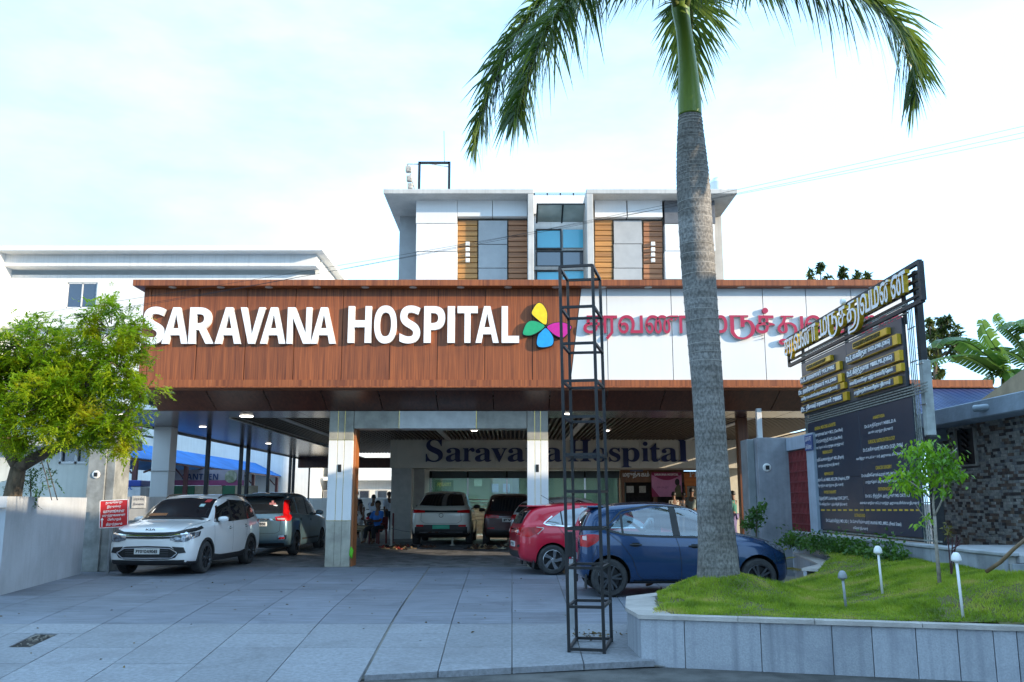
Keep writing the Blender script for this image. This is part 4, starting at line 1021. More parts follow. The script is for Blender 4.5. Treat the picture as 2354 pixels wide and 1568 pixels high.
# ---------------------------------------------------------------- granite retaining wall behind the bed
rw = thing('retaining_wall', 'grey granite clad retaining wall under the dark doctors board', 'wall', (5.75, 14, 0))
m_gr = M('granite_facing', (.34, .37, .42), .5, var=.18, scale=2.4, bump=.15, rand=.10, stretch=(1, 1, 1.5), streak=.3, streak_col=(.50, .53, .58))
RWX = 5.72; y = 10.7
while y < 18.7:
    y1 = min(y + .62, 18.75); MB().box(RWX, RWX + .05, y + .004, y1 - .004, .1, .88, .004).build('facing_slab', m_gr, rw); y = y1
MB().box(RWX + .055, XBD + .5, 10.75, 18.75, .0, .878).build('wall_core', m_slabc, rw)
y = 10.66
while y < 18.7:
    y1 = min(y + 1.24, 18.8); MB().box(RWX - .03, RWX + .16, y + .003, y1 - .003, .885, .925, .006).build('coping_stone', M('coping_granite', (.42, .44, .47), .5, var=.15, scale=3), rw); y = y1
MB().box(RWX + .165, 7.96, 10.66, 13.2, .80, .90, .01).build('ledge_slab', M('ledge_stone', (.42, .43, .45), .6, var=.15), rw)
for k in range(4): MB().box(RWX + .06 + k * .56, RWX + .06 + (k + 1) * .56 - .006, 10.62, 10.66, .1, .80, .004).build('facing_slab', m_gr, rw)
MB().box(RWX + .06, 7.9, 10.67, 13.1, .1, .795).build('wall_core', m_slabc, rw)

# ---------------------------------------------------------------- doctors board
bd = thing('doctors_board', 'tall black steel board with gold and white Tamil lettering listing doctors', 'sign', (XBD, 15.4, .9))
RT, UP = Vector((0, -1, 0)), Vector((0, 0, 1))
def r1(c, r): return atx(1777.7 + c * .2346, 582.4 + r * .2346, XBD)
def r2(c, r): return atx(1814.5 + c * .2268, 907.2 + r * .2268, XBD)
m_board = M('board_slate', (.011, .023, .045), .42, var=.1, scale=1.5)
m_board2 = M('board_graphite', (.045, .052, .068), .38, var=.1, scale=1.5)
yl_, yr_ = r2(215, 800).y, r2(1295, 700).y
zt2 = (r2(175, 310).z + r2(1225, 10).z) / 2; zb2 = (r2(260, 1370).z + r2(1360, 1440).z) / 2
zm2 = zb2 + (zt2 - zb2) * .46; ym = yl_ + (yr_ - yl_) * .56
for a, c, z0, z1 in ((yl_, ym, zm2, zt2), (ym, yr_, zm2, zt2), (yl_, ym, zb2, zm2), (ym, yr_, zb2, zm2)):
    MB().box(XBD, XBD + .03, c + .003, a - .003, z0 + .003, z1 - .003, .004).build('lower_panel', m_board, bd)
ytl, ytr = r1(290, 1300).y, r1(1285, 960).y
zt1 = (r1(275, 1100).z + r1(1245, 620).z) / 2; zb1 = zt2 + .17
ymt = ytl + (ytr - ytl) * .52
for a, c in ((ytl, ymt), (ymt, ytr)): MB().box(XBD - .01, XBD + .03, c + .003, a - .003, zb1, zt1, .004).build('upper_panel', m_board2, bd)
MB().box(XBD + .034, XBD + .05, yr_ + .01, yl_ - .01, .93, zt2 + .2).build('light_stop_sheet', m_black, bd)  # added black sheet keeps the bright wall from showing through the gaps
MB().box(XBD + .034, XBD + .05, ytr + .01, ytl - .01, zb1 + .01, zt1 - .01).build('light_stop_sheet', m_black, bd)
# ladders of flat bars between, beside and below the panels
def flat(y0, z0, y1, z1, w=.022, x=None): return MB().bar((x or XBD + .01, y0, z0), (x or XBD + .01, y1, z1), w).build('frame_bar', M('board_frame', (.30, .33, .31), .5, metal=.3, var=.3, scale=20), bd)
for k in range(4): flat(yl_ + .15, zt2 + .02 + k * .042, yr_ - .5, zt2 + .02 + k * .042)
for k in range(3): flat(yl_ + .05, zb2 - .03 - k * .05, yr_ - .55, zb2 - .03 - k * .05)
for k in range(4): flat(ytl + .02, zt1 + .03 + k * .045, ytr - .2, zt1 + .03 + k * .045)
for k in range(4): flat(yr_ - .03 - k * .058, zb2 - .1, yr_ - .03 - k * .058, zt1 + .15, .012)
for k in range(2): flat(yl_ + .05 + k * .09, zb2 - .1, yl_ + .05 + k * .09, zt1 + .05)
for z in (zb2 + .5, zb2 + 1.1, zt2 + .5, zt2 + 1.0): flat(yr_ - .02, z, yr_ - .26, z, .016)
# poles
MB().box(XBD + .10, XBD + .20, 12.98, 13.08, 3.55, r1(1435, 50).z - .06, .008).build('pole', m_steel, bd)
MB().box(XBD + .085, XBD + .21, 12.92, 13.05, 2.45, 3.55, .008).build('pole_sleeve', M('sleeve_grey', (.45, .48, .47), .6, var=.2, streak=.3), bd)
MB().box(XBD + .085, XBD + .21, 12.88, 13.05, .85, 2.44, .008).build('pole', m_steel, bd)
MB().box(XBD + .06, XBD + .18, yl_ - .02, yl_ + .10, .85, zt1, .008).build('pole', m_steel, bd)
for z in (1.5, 2.1, 2.9, 3.5): MB().bar((XBD + .07, yr_ - .1, z), (XBD + .07, 12.86, z), .012).build('clamp', m_ss, bd)
# header frame
yh0, yh1 = r1(160, 990).y, r1(1465, 240).y; zh1 = (r1(150, 870).z + r1(1435, 50).z) / 2; zh0 = (r1(170, 1120).z + r1(1495, 425).z) / 2
b = MB(); XH = XBD - .02
b.bar((XH, yh0, zh1), (XH, yh1, zh1), .06); b.bar((XH, yh0, zh0), (XH, yh1, zh0), .06); b.bar((XH, yh0, zh0), (XH, yh0, zh1), .05); b.bar((XH, yh1, zh0), (XH, yh1, zh1), .07)
for k in range(1, 5): z = zh0 + (zh1 - zh0) * k / 5; b.bar((XH + .03, yh0, z), (XH + .03, yh1, z), .04)
for f in (.12, .5, .88): y = yh0 + (yh1 - yh0) * f; b.bar((XH + .06, y, zh0 - .2), (XH + .06, y, zh1), .05)
b.build('header_frame', m_steel, bd)
def hd_at(f): return Vector((XH - .03, yh0 + (yh1 - yh0) * f, zh0 + (zh1 - zh0) * .36))
hsp = [('ச', (.005, .058)), ('ர', (.062, .105)), ('வ', (.11, .185)), ('ண', (.19, .285)), ('ா', (.29, .325)), ('ம', (.365, .425)), ('RU', (.43, .51)), ('த', (.515, .575)), ('THU', (.58, .67)), ('வ', (.675, .745)), ('ம', (.75, .80)), ('ை', (.805, .868)), ('ன', (.872, .955))]
tamil_sign(bd, hsp, hd_at, RT, UP, (zh1 - zh0) * .54, .075, [m_lwhite, m_goldp])
# raised gold strips on the upper panel
def strip(cl, rl, cr, rr, h_, txt, big=True, head=False):
    p, q = r1(cl, rl), r1(cr, rr); zc = (p.z + q.z) / 2; w = p.y - q.y
    o = MB().box(XBD - .075, XBD - .012, q.y, p.y, zc - h_ / 2, zc + h_ / 2, .004).build('gold_strip', m_goldp, bd)
    MB().box(XBD - .080, XBD - .0765, q.y + .16 * (not head) + .02, p.y, zc - h_ / 2 + .01, zc + h_ / 2 - .01).build('face_plate', m_board2 if not head else m_goldp, o)
    b = MB(); x = p.y; tot = sum(f for _, f, _ in txt)
    for s_, f, k in txt:
        wd = (w - .2) * f / tot
        letters(b, vis(s_), (XBD - .081, x - wd / 2, zc), RT, UP, w=wd * .92, h=h_ * k, depth=.012, bold=.015); x -= wd
    b.build('lettering', m_lwhite if not head else M('head_dark', (.10, .08, .02), .5), o)
strip(360, 1120, 600, 1030, .10, [('GENERAL & LAPAROSCOPY', 1, .62)], head=True)
strip(305, 1240, 690, 1110, .15, [('Dr.K.', .6, .6), ('சரவணன்', 1.6, .85), ('M.S.,FMAS', 1.2, .55)])
strip(290, 1365, 710, 1220, .15, [('Dr.', .4, .6), ('ஹரிராம் நிவாஸ்', 2.4, .85), ('M.S.,DNB', 1.1, .5)])
strip(305, 1430, 735, 1300, .11, [('வயிறு குடல் & லேப்ராஸ்கோப்பி நிபுணர்', 1, .8)])
strip(315, 1535, 760, 1395, .15, [('Dr.', .4, .6), ('தினகர் சரவணன்', 2.4, .85), ('MBBS', .7, .5)])
strip(820, 900, 1160, 770, .11, [('MATERNITY & GYNAECOLOGY', 1, .62)], head=True)
strip(760, 1035, 1262, 850, .16, [('Dr.S.', .6, .6), ('கவிதா', 1.4, .9), ('DGO.,DNB.,(O&G)', 1.9, .55)])
strip(770, 1185, 1285, 1000, .16, [('Dr.S.', .5, .6), ('கீர்த்தனா', 1.6, .9), ('MBBS.,MS.,(O&G)', 1.9, .55)])
strip(785, 1290, 1300, 1110, .12, [('மகளிர் மகப்பேறு மற்றும் மகளிர் நோய்', 1, .8)])
strip(830, 1380, 1275, 1235, .12, [('குழந்தையின்மை சிறப்பு நிபுணர்', 1, .8)])
# flat print on the lower panel
LN = [(258, 345, 470, 300, 38, 'GENERAL MEDICINE & DIABETES', 1), (212, 430, 543, 355, 46, 'Dr.T.தணராகண்ணு M.D.,(Gen.Med)', 0), (230, 490, 538, 430, 46, 'Dr.S.பிரேம்கார்த்தி M.D.,(Gen.Med)', 0), (228, 555, 553, 495, 36, 'சர்க்கரை நோய் & பொதுநல மருத்துவர்', 0),
      (340, 590, 440, 570, 36, 'NEUROLOGY', 1), (248, 670, 553, 635, 46, 'Dr.P.விவேகானந்தன் MD.,(Psych)', 0), (298, 730, 508, 700, 36, 'மனநல மருத்துவர் நிபுணர்', 0), (358, 805, 450, 795, 34, 'NEPHROLOGY', 1),
      (230, 875, 612, 845, 46, 'Dr.K.வெங்கடேஷ் MBBS.,MD.,DM.,(Nephro).,PDF', 0), (288, 930, 550, 910, 36, 'சிறுநீரக மருத்துவ நிபுணர்', 0), (355, 990, 477, 985, 34, 'PHYSIOTHERAPIST', 1), (268, 1058, 602, 1048, 44, 'Dr.தமிழ்மதி BPT.,Cardio-Resp CONT.,DPYT.,', 0), (285, 1115, 590, 1112, 34, 'பிசியோதெரபி & உடற்பயிற்சி நிபுணர்', 0),
      (848, 235, 968, 208, 36, 'ANAESTHESIA', 1), (765, 320, 1083, 275, 48, 'Dr.S.கதிரேசன் MBBS.,D.A', 0), (803, 385, 1052, 345, 38, 'மயக்க மருந்து நிபுணர்', 0), (803, 482, 1073, 435, 42, 'SURGICAL GASTROENTEROLOGY', 1), (752, 565, 1155, 510, 50, 'Dr.S.சசிகுமார் MS.MCh (SGE).,FMAS', 0),
      (683, 660, 1155, 590, 38, 'வயிற்று குடல் & உயர் அறுவை சிகிச்சை', 0), (878, 745, 1040, 725, 40, 'CANCER SURGERY', 1), (735, 825, 1220, 790, 48, 'Dr.A.விக்னேஷ்வரன் MS.,MCh (Surg.Onco)', 0), (775, 895, 1195, 862, 40, 'புற்றுநோய் அறுவை சிகிச்சை நிபுணர்', 0), (902, 962, 1040, 948, 38, 'ORTHOPAEDICS', 1),
      (775, 1035, 1225, 1020, 46, 'Dr.B.S. ரித்திக் அர்ஜுன் MS ORTHO', 0), (720, 1110, 1320, 1090, 38, 'எலும்பு முறிவு மூட்டு மாற்று அறுவை சிகிச்சை நிபுணர்', 0), (662, 1225, 770, 1222, 36, 'ULTRASOUND', 1), (375, 1275, 605, 1290, 44, 'Dr.S.அர்விந்த் MD.,RD |', 0), (620, 1290, 1137, 1310, 44, 'Dr.S.சுனில்குமார் சமால் MD.,MRD.,(Fetal Scan)', 0), (650, 1355, 798, 1362, 36, 'ஸ்கேன் நிபுணர்', 0)]
m_py, m_pwht = M('print_yellow', (.62, .42, .03), .5), M('print_white', (.72, .74, .78), .5)
for cl, rl, cr, rr, hc, s_, yel in LN:
    p, q = r2(cl, rl), r2(cr, rr); c_ = (p + q) / 2; hz = hc * .2268 / F_PX * c_.y * 1.12
    b = MB(); letters(b, vis(s_), (XBD - .001, c_.y, c_.z), RT, UP, w=p.y - q.y, h=hz * (.8 if yel else 1), depth=.003, bold=.02); b.build('lettering', m_py if yel else m_pwht, bd)
b = MB()
for k in range(19):
    c_ = 268 + k * 56.5; p, q = r2(c_, 1170), r2(c_ + 34, 1170); b.box(XBD - .004, XBD - .001, q.y, p.y, p.z - .012, p.z + .012)
b.build('dash_line', m_py, bd)

# ---------------------------------------------------------------- stone clad house at right
sh = thing('stone_house', 'low house clad in small brown and grey stone tiles under a flat roof slab', 'house', (8.0, 14, .6))
WXS = 8.0
MB().box(WXS + .02, 14, 7.5, 17.2, -.2, 2.84).build('house_body', M('house_wall', (.30, .27, .25), .8, var=.15), sh)
MB().box(7.52, 14.3, 7.0, 17.6, 2.84, 3.12, .015).build('roof_slab', M('slab_paint', (.42, .50, .60), .75, var=.14, scale=1.5, bump=.3, bscale=20, streak=.25), sh)
MB().box(7.75, 8.0, 16.5, 17.5, 2.62, 2.835, .01).build('corner_beam', M('slab_paint', (.42, .50, .60)), sh)
wy0, wy1 = atx(2243, 1030, WXS).y, atx(2200, 1030, WXS).y; wz0, wz1 = atx(2225, 1068, WXS).z, atx(2225, 985, WXS).z
tcols = [(.25, .17, .135), (.17, .125, .11), (.52, .49, .45), (.60, .57, .53), (.33, .24, .18), (.115, .095, .09), (.38, .37, .37)]
tmat = [M('stone_tile_%d' % i, c, .75, var=.2, scale=9, bump=.4, bscale=60) for i, c in enumerate(tcols)]
tiles = []; z = .60; row = 0
while z < 2.82:
    y = 17.19; r_ = rnd.uniform(0, .12); y -= 0
    y = 17.19 - (r_ if row % 2 else 0)
    hgt = .046
    while y > 12.0:
        L = rnd.choice((.08, .11, .14, .14, .19)); hh2 = hgt
        if not (wy0 - .02 < y and y - L < wy1 + .02 and wz0 - .02 < z + hgt and z < wz1 + .02): tiles.append((y - L, y, z, z + hgt))
        y -= L
    z += hgt + .002; row += 1
tiles.sort(key=lambda t: t[0])
joined = MB(); npart = 0
for (y0, y1, z0, z1) in tiles:
    dpt = rnd.uniform(.006, .024); mi = rnd.choice((0, 1, 2, 2, 3, 3, 3, 4, 5, 6, 6)); b = MB(); b.box(WXS - dpt, WXS + .03, y0 + .002, y1 - .002, z0 + .001, z1, .003)
    if 13.75 < y1 and npart < 300: b.build('stone_tile', tmat[mi], sh); npart += 1
    else: joined.add(b.v, b.f, mi)
kind(joined.build('stone_tile_field', tmat, sh), 'stuff')
b = MB(); t_ = .03
for y0, y1, z0, z1 in ((wy0 - t_, wy0, wz0 - t_, wz1), (wy1, wy1 + t_, wz0 - t_, wz1), (wy0, wy1, wz0 - t_, wz0)): b.box(WXS - .03, WXS + .03, y0, y1, z0, z1)
wo = b.build('window', M('pale_frame', (.52, .50, .45), .6), sh)
MB().box(WXS + .019, WXS + .024, wy0, wy1, wz0, wz1).build('pane', m_black, wo)
b = MB()
for k in range(6): zz = wz0 + (wz1 - wz0) * (k + .5) / 6; b.bar((WXS - .0, wy0 + .4 * (wy1 - wy0), zz - .05), (WXS - .0, wy0 + .78 * (wy1 - wy0), zz + .08), .025)
b.build('louvre', m_steel, wo)
dp = thing('drain_pipe', 'short grey plastic drain pipe sticking out of the blue grey roof slab', 'pipe', (7.5, 14.0, 3.0))
b = MB(); b.tube([(7.9, 13.55, 3.0), (7.42, 14.35, 2.98)], .055, 14, cap=False); b.tube([(7.88, 13.58, 3.0), (7.43, 14.33, 2.98)], .046, 14); b.build('pipe_body', M('pvc_grey', (.40, .48, .56), .4), dp, smooth=40)
tr = thing('tan_roof_sheet', 'tan sloping sheet lying on the blue grey roof slab at the right edge', 'roof sheet', (9.6, 14.5, 3.13))
b = MB(); b.prism([(14.2, 3.125), (16.6, 3.125), (16.6, 3.16), (14.2, 3.75)], 8.4, 12.5, 'x'); b.build('sheet', M('tan_sheet', (.50, .36, .22), .7, var=.12), tr)
aw = thing('blue_awning', 'dark blue corrugated sheet hanging below the brown canopy end', 'awning', (9.6, 19.5, 3.0))
b = MB(); g_ = []
for i in range(61):
    x = 7.9 + (11.0 - 7.9) * i / 60; w_ = .025 * math.cos(i * math.pi / 1.5); g_.append([(x, 20.35 + w_, 4.05), (x + .35, 17.75 + w_, 3.0 + w_)])
b.grid(g_); b.build('corrugated_sheet', M('navy_sheet', (.018, .055, .17), .4, var=.15, scale=2), aw)
MB().box(7.9, 11.2, 20.42, 20.49, 3.9, 4.1).build('rail', m_steel, aw)

# ---------------------------------------------------------------- planter bed
bed = thing('planter', 'long raised planter with granite faced front and pale coping at lower right', 'planter', (3, 9.2, -.2))
PF0, PF1 = Vector((1.353, 9.82, 0)), Vector((8.6, 7.91, 0)); pd = (PF1 - PF0).normalized()
def on_front(px, py=1470):
    u = (px - CX) / F_PX; v = (CY - py) / F_PX; k = u / (math.cos(PITCH) - v * math.sin(PITCH))
    s = (k * PF0.y - PF0.x) / (pd.x - k * pd.y); return PF0 + pd * s
PT = .336
m_pf = M('planter_granite', (.38, .40, .44), .5, var=.10, scale=60, bump=.2, rand=.10, streak=.75, streak_col=(.19, .205, .24), blot=(1.6, .7, (.23, .245, .285)))
m_cope = M('coping_pink', (.50, .46, .43), .6, var=.14, scale=3, bump=.3, rand=.05, blot=(3, .5, (.30, .27, .24)))
seam = [PF0] + [on_front(p) for p in (1574, 1749, 1913, 2005, 2106, 2202, 2284, 2338)]
last = seam[-1]
for k in range(1, 6): seam.append(last + pd * .62 * k)
nf = Vector((pd.y, -pd.x, 0))
for a, c in zip(seam[:-1], seam[1:]):
    a2, c2 = a + pd * .004, c - pd * .004; b = MB(); b.prism([(p.x, p.y) for p in (a2, c2, c2 - nf * .05, a2 - nf * .05)], -.21, PT - .045); b.build('facing_slab', m_pf, bed)
edge = [PF0, Vector((1.30, 10.5, 0)), Vector((1.46, 11.69, 0)), Vector((1.90, 12.15, 0)), Vector((4.40, 13.95, 0)), Vector((4.98, 14.9, 0)), Vector((5.25, 16.2, 0)), Vector((5.70, 18.6, 0))]
for a, c in zip(edge[:-1], edge[1:]):
    d = (c - a).normalized(); n = Vector((d.y, -d.x, 0)); L = (c - a).length; k = max(1, round(L / .8))
    for i in range(k):
        p, q = a + d * (L * i / k + .003), a + d * (L * (i + 1) / k - .003); b = MB(); b.prism([(t.x, t.y) for t in (p, p + n * .05, q + n * .05, q)], -.21, (PT if a.y < 13 else .52) - .045); b.build('facing_slab', m_pf, bed)
inner = lambda a, c, w: None
def coping(a, c, w, zt):
    d = (c - a).normalized(); n = Vector((-d.y, d.x, 0)) * -1
    L = (c - a).length; k = max(1, round(L / 1.3))
    for i in range(k):
        p, q = a + d * (L * i / k + (.002 if i else -.02)), a + d * (L * (i + 1) / k - .002)
        b = MB(); b.prism([(t.x, t.y) for t in (p - n * .02, q - n * .02, q + n * w, p + n * w)][::-1], zt - .045, zt); b.build('coping_stone', m_cope, bed)
# front coping (strip goes inwards = -nf side)
L = (PF1 - PF0).length; ks = [0, 1.0, 1.75, 2.75, 3.9, 5.0, 6.2, L]
for k0, k1 in zip(ks[:-1], ks[1:]):
    p, q = PF0 + pd * (k0 + (.003 if k0 else -.02)), PF0 + pd * (k1 - .003); b = MB(); b.prism([(t.x, t.y) for t in (p + nf * .025, q + nf * .025, q - nf * .13, p - nf * .13)], PT - .042, PT); b.build('coping_stone', m_cope, bed)
for (a, c) in zip(edge[:-1], edge[1:]):
    d = (c - a).normalized(); n = Vector((d.y, -d.x, 0)); zt_ = PT - .001 if a.y < 13 else .52
    w_ = .34 if a.y < 11.5 else .22
    b = MB(); b.prism([(t.x, t.y) for t in (a - n * .02, a + n * w_, c + n * w_, c - n * .02)], zt_ - .04, zt_ - .0005 * edge.index(a)); b.build('coping_stone', m_cope, bed)
core = [(p.x, p.y) for p in (PF0 - nf * .05 + pd * .05, PF1 - nf * .05)] + [(8.6, 10.6), (5.7, 10.6), (5.7, 18.5)] + [(p.x + .06, p.y - .05) for p in edge[::-1][1:-1]]
b = MB(); b.prism(core, -.2, PT - .05); b.build('bed_core', m_slabc, bed)
PALM = Vector((2.70, 11.6, 0))
def soil_z(X, Y):
    r2_ = (X - PALM.x) ** 2 + (Y - PALM.y) ** 2
    front = (PF0 - Vector((X, Y, 0))).dot(-nf) * -1
    k = min(1, max(0, (X - 3.7) / 2.0)); z = .345 + .35 * k * k * (3 - 2 * k) + .29 * math.exp(-r2_ / (2 * .52 ** 2))
    d = -((Vector((X, Y, 0)) - PF0).dot(nf)); z = .33 + (z - .33) * min(1, max(0, (d - .1) / .8)) if d < .9 else z
    return z + .014 * noise.noise(Vector((X * 1.6, Y * 1.6, 0)))
poly = [(1.50, 9.96), (1.66, 10.5), (1.80, 11.5), (2.15, 11.95), (4.55, 13.75), (5.15, 14.85), (5.45, 16.2), (5.70, 18.2), (5.70, 10.6), (8.5, 10.6), (8.5, 8.12)]
def in_poly(x, y):
    c = False
    for i in range(len(poly)):
        (ax, ay), (bx_, by) = poly[i], poly[i - 1]
        if (ay > y) != (by > y) and x < (bx_ - ax) * (y - ay) / (by - ay) + ax: c = not c
    return c
step = .11; b = MB(); idx = {}
for i in range(int(7.2 / step)):
    for j in range(int(11 / step)):
        x, y = 1.45 + i * step, 7.5 + j * step
        if in_poly(x + step / 2, y + step / 2):
            q = []
            for dx_, dy_ in ((0, 0), (1, 0), (1, 1), (0, 1)):
                key = (i + dx_, j + dy_)
                if key not in idx: idx[key] = len(b.v); xx, yy = 1.45 + key[0] * step, 7.5 + key[1] * step; b.v.append((xx, yy, soil_z(xx, yy)))
                q.append(idx[key])
            b.f.append(tuple(q)); b.m.append(0)
kind(b.build('lawn', M('lawn_soil', (.10, .12, .03), .95, var=.4, scale=7, col2=(.11, .075, .035)), None, smooth=True), 'structure')
m_grass = leafmat('grass_blade', [(.09, .15, .010), (.19, .29, .012), (.30, .38, .03), (.44, .38, .10)], .3, .6, 2.2)
b = MB(); V, Fc = b.v, b.f
ng = 0
while ng < 100000:
    x, y = rnd.uniform(1.45, 8.2), rnd.uniform(7.6, 18)
    if y > 13 and rnd.random() < .55: continue
    if not in_poly(x, y): continue
    if x / y > .63: continue
    pat = noise.noise(Vector((x * 2.1, y * 2.1, 7))) + .5 * noise.noise(Vector((x * 6, y * 6, 2)))
    if pat < -.34 and rnd.random() < .8: continue
    z = soil_z(x, y) - .005; a = rnd.uniform(0, 6.28); tall = .5 + .9 * max(0, noise.noise(Vector((x * 1.3, y * 1.3, 3))) + .35)
    h = rnd.uniform(.02, .052) * tall; w = rnd.uniform(.004, .008); ln = rnd.uniform(.2, .9) * h; a2 = rnd.uniform(0, 6.28)
    k = len(V); ca, sa = math.cos(a) * w, math.sin(a) * w
    V += [(x - ca, y - sa, z), (x + ca, y + sa, z), (x + math.cos(a2) * ln, y + math.sin(a2) * ln, z + h)]; Fc.append((k, k + 1, k + 2)); ng += 1
b.m = [0] * len(Fc); kind(b.build('grass', m_grass), 'stuff')
# garden lights
def garden_light(px, pyb, pyt, Y, label, mat, lit=True):
    p = at(px, pyb, Y); zt_ = at(px, pyt, Y).z; zb_ = soil_z(p.x, Y) - .03
    t = thing('garden_light', label, 'garden light', (p.x, Y, zb_ + .03), 'short garden lights in the grass')
    MB().tube([(p.x, Y, zb_), (p.x - .02, Y, zt_ - .05)], .014, 10).build('stem', mat, t, smooth=True)
    MB().lathe([(0, .078), (.022, .074), (.036, .058), (.046, .034), (.050, .004), (.048, -.008), (.030, -.014), (.016, -.03), (0, -.03)], 18, (p.x - .02, Y, zt_ - .075)).build('lamp_head', mat if lit else mat, t, smooth=True)
m_lw = M('lamp_white', (.82, .82, .82), .35, var=.03)
garden_light(2027, 1337, 1255, 10.9, 'white mushroom garden light below the doctors board, taller left one', m_lw)
garden_light(2210, 1370, 1270, 9.3, 'white mushroom garden light nearest the right edge of the photo', m_lw)
garden_light(1943, 1362, 1312, 10.3, 'small dull grey garden light, shortest of the three in the grass', M('lamp_dull', (.40, .43, .46), .5, var=.2))

# ---------------------------------------------------------------- steel ladder tower
TW = [(1308, 1500), (1389, 1503), (1406, 1476), (1326, 1474)]
tb = []
for (px, py) in TW:
    lo, hi = 5., 14.
    for _ in range(40):
        m_ = (lo + hi) / 2
        if at(px, py, m_).z > ground_z(m_): lo = m_
        else: hi = m_
    tb.append(at(px, py, (lo + hi) / 2))
tz = at(1340, 612, tb[1].y).z; cen = sum(tb, Vector()) / 4
w0 = (tb[1] - tb[0]).length
tw = thing('ladder_tower', 'tall dark steel lattice tower of square tubes standing on the driveway', 'tower', (cen.x, cen.y, ground_z(cen.y)))
tilt = Vector((-.06, 0, 0))
base = [Vector((p.x, p.y, ground_z(p.y))) for p in tb]
top = [Vector((p.x, p.y, tz)) + tilt for p in base]
for a, c in zip(base, top): MB().bar(a, c, .034, up=(0, 1, 0)).build('leg', m_steel, tw)
lv = [606, 700, 784, 870, 953, 1040, 1125, 1212, 1302, 1392]
zs = [at(1350, p, tb[1].y).z - .02 for p in lv] + [ground_z(9.8) + .02]
for z in zs:
    f = (z - base[0].z) / (tz - base[0].z); P = [a.lerp(c, f) for a, c in zip(base, top)]
    for p in P: p.z = z
    if z == zs[-1]:
        for p, a in zip(P, base): p.z = a.z + .035
    for i in range(4): MB().bar(P[i], P[(i + 1) % 4], .030).build('rung', m_steel, tw)
# grey stub post with a switch box behind the tower
p = at(1315, 1400, 11.6)
st = thing('stub_post', 'pale grey stub post with black switch box behind the ladder tower', 'post', (p.x, 11.6, -.02))
MB().box(p.x - .03, p.x + .03, 11.57, 11.63, -.05, at(1315, 1285, 11.6).z, .004).build('post', M('galvanised', (.4, .42, .44)), st)
z0, z1 = at(1315, 1280, 11.6).z, at(1315, 1222, 11.6).z
MB().box(p.x - .055, p.x + .045, 11.54, 11.64, z0, z1, .012).build('switch_box', m_black, st)

# ---------------------------------------------------------------- overhead cables
for k, (ya, yb, lab) in enumerate(((715, 285, 'highest thin black overhead cable crossing from left to right'), (742, 262, 'middle thin black overhead cable crossing above the fascia'), (752, 240, 'lowest thin black overhead cable crossing above the fascia'))):
    a, c = at(-500, ya + 90, 15 - .4 * k), at(3100, yb - 130, 15 - .4 * k); pts = []
    for i in range(33): t = i / 32; v = a.lerp(c, t); v.z -= .9 * 4 * t * (1 - t) * .35; pts.append(v)
    b = MB(); b.tube(pts, .003, 5); tag(b.build('overhead_cable', m_black), lab, 'cable', 'overhead cables')
# ---------------------------------------------------------------- royal palm
def bark_palm():
    m = bpy.data.materials.new('palm_bark'); m.use_nodes = True; n, l = m.node_tree.nodes, m.node_tree.links; b = n['Principled BSDF']; b.inputs['Roughness'].default_value = .85
    tc = n.new('ShaderNodeTexCoord'); ns = n.new('ShaderNodeTexNoise'); ns.inputs['Scale'].default_value = 30; ns.inputs['Detail'].default_value = 8
    mp = n.new('ShaderNodeMapping'); mp.inputs['Scale'].default_value = (1.2, 1.2, .8); l.new(tc.outputs['Object'], mp.inputs['Vector']); l.new(mp.outputs['Vector'], ns.inputs['Vector'])
    rp = n.new('ShaderNodeValToRGB'); rp.color_ramp.elements[0].position = .36; rp.color_ramp.elements[1].position = .62
    rp.color_ramp.elements[0].color = (.13, .125, .12, 1); rp.color_ramp.elements[1].color = (.29, .275, .26, 1); l.new(ns.outputs['Fac'], rp.inputs['Fac'])
    wv = n.new('ShaderNodeTexNoise'); wm = n.new('ShaderNodeMapping'); wm.inputs['Scale'].default_value = (.35, .35, 9); l.new(tc.outputs['Object'], wm.inputs['Vector']); wv.inputs['Scale'].default_value = 1.6; wv.inputs['Detail'].default_value = 3; l.new(wm.outputs['Vector'], wv.inputs['Vector'])
    r2_ = n.new('ShaderNodeValToRGB'); r2_.color_ramp.elements[0].position = .36; r2_.color_ramp.elements[1].position = .58; r2_.color_ramp.elements[0].color = (.55, .53, .5, 1); r2_.color_ramp.elements[1].color = (1, 1, 1, 1)
    l.new(wv.outputs['Fac'], r2_.inputs['Fac'])
    n2 = n.new('ShaderNodeTexNoise'); n2.inputs['Scale'].default_value = 1.7; n2.inputs['Detail'].default_value = 4; l.new(tc.outputs['Object'], n2.inputs['Vector'])
    r3 = n.new('ShaderNodeValToRGB'); r3.color_ramp.elements[0].position = .35; r3.color_ramp.elements[1].position = .65; r3.color_ramp.elements[0].color = (.6, .57, .53, 1); r3.color_ramp.elements[1].color = (1.1, 1.1, 1.1, 1); l.new(n2.outputs['Fac'], r3.inputs['Fac'])
    mx = n.new('ShaderNodeMix'); mx.data_type = 'RGBA'; mx.blend_type = 'MULTIPLY'; mx.inputs['Factor'].default_value = .75; l.new(rp.outputs['Color'], mx.inputs['A']); l.new(r2_.outputs['Color'], mx.inputs['B'])
    m2 = n.new('ShaderNodeMix'); m2.data_type = 'RGBA'; m2.blend_type = 'MULTIPLY'; m2.inputs['Factor'].default_value = .8; l.new(mx.outputs['Result'], m2.inputs['A']); l.new(r3.outputs['Color'], m2.inputs['B'])
    l.new(m2.outputs['Result'], b.inputs['Base Color'])
    bp = n.new('ShaderNodeBump'); bp.inputs['Strength'].default_value = .5; bp.inputs['Distance'].default_value = .02; l.new(ns.outputs['Fac'], bp.inputs['Height']); l.new(bp.outputs['Normal'], b.inputs['Normal'])
    return m
YPM = 11.6
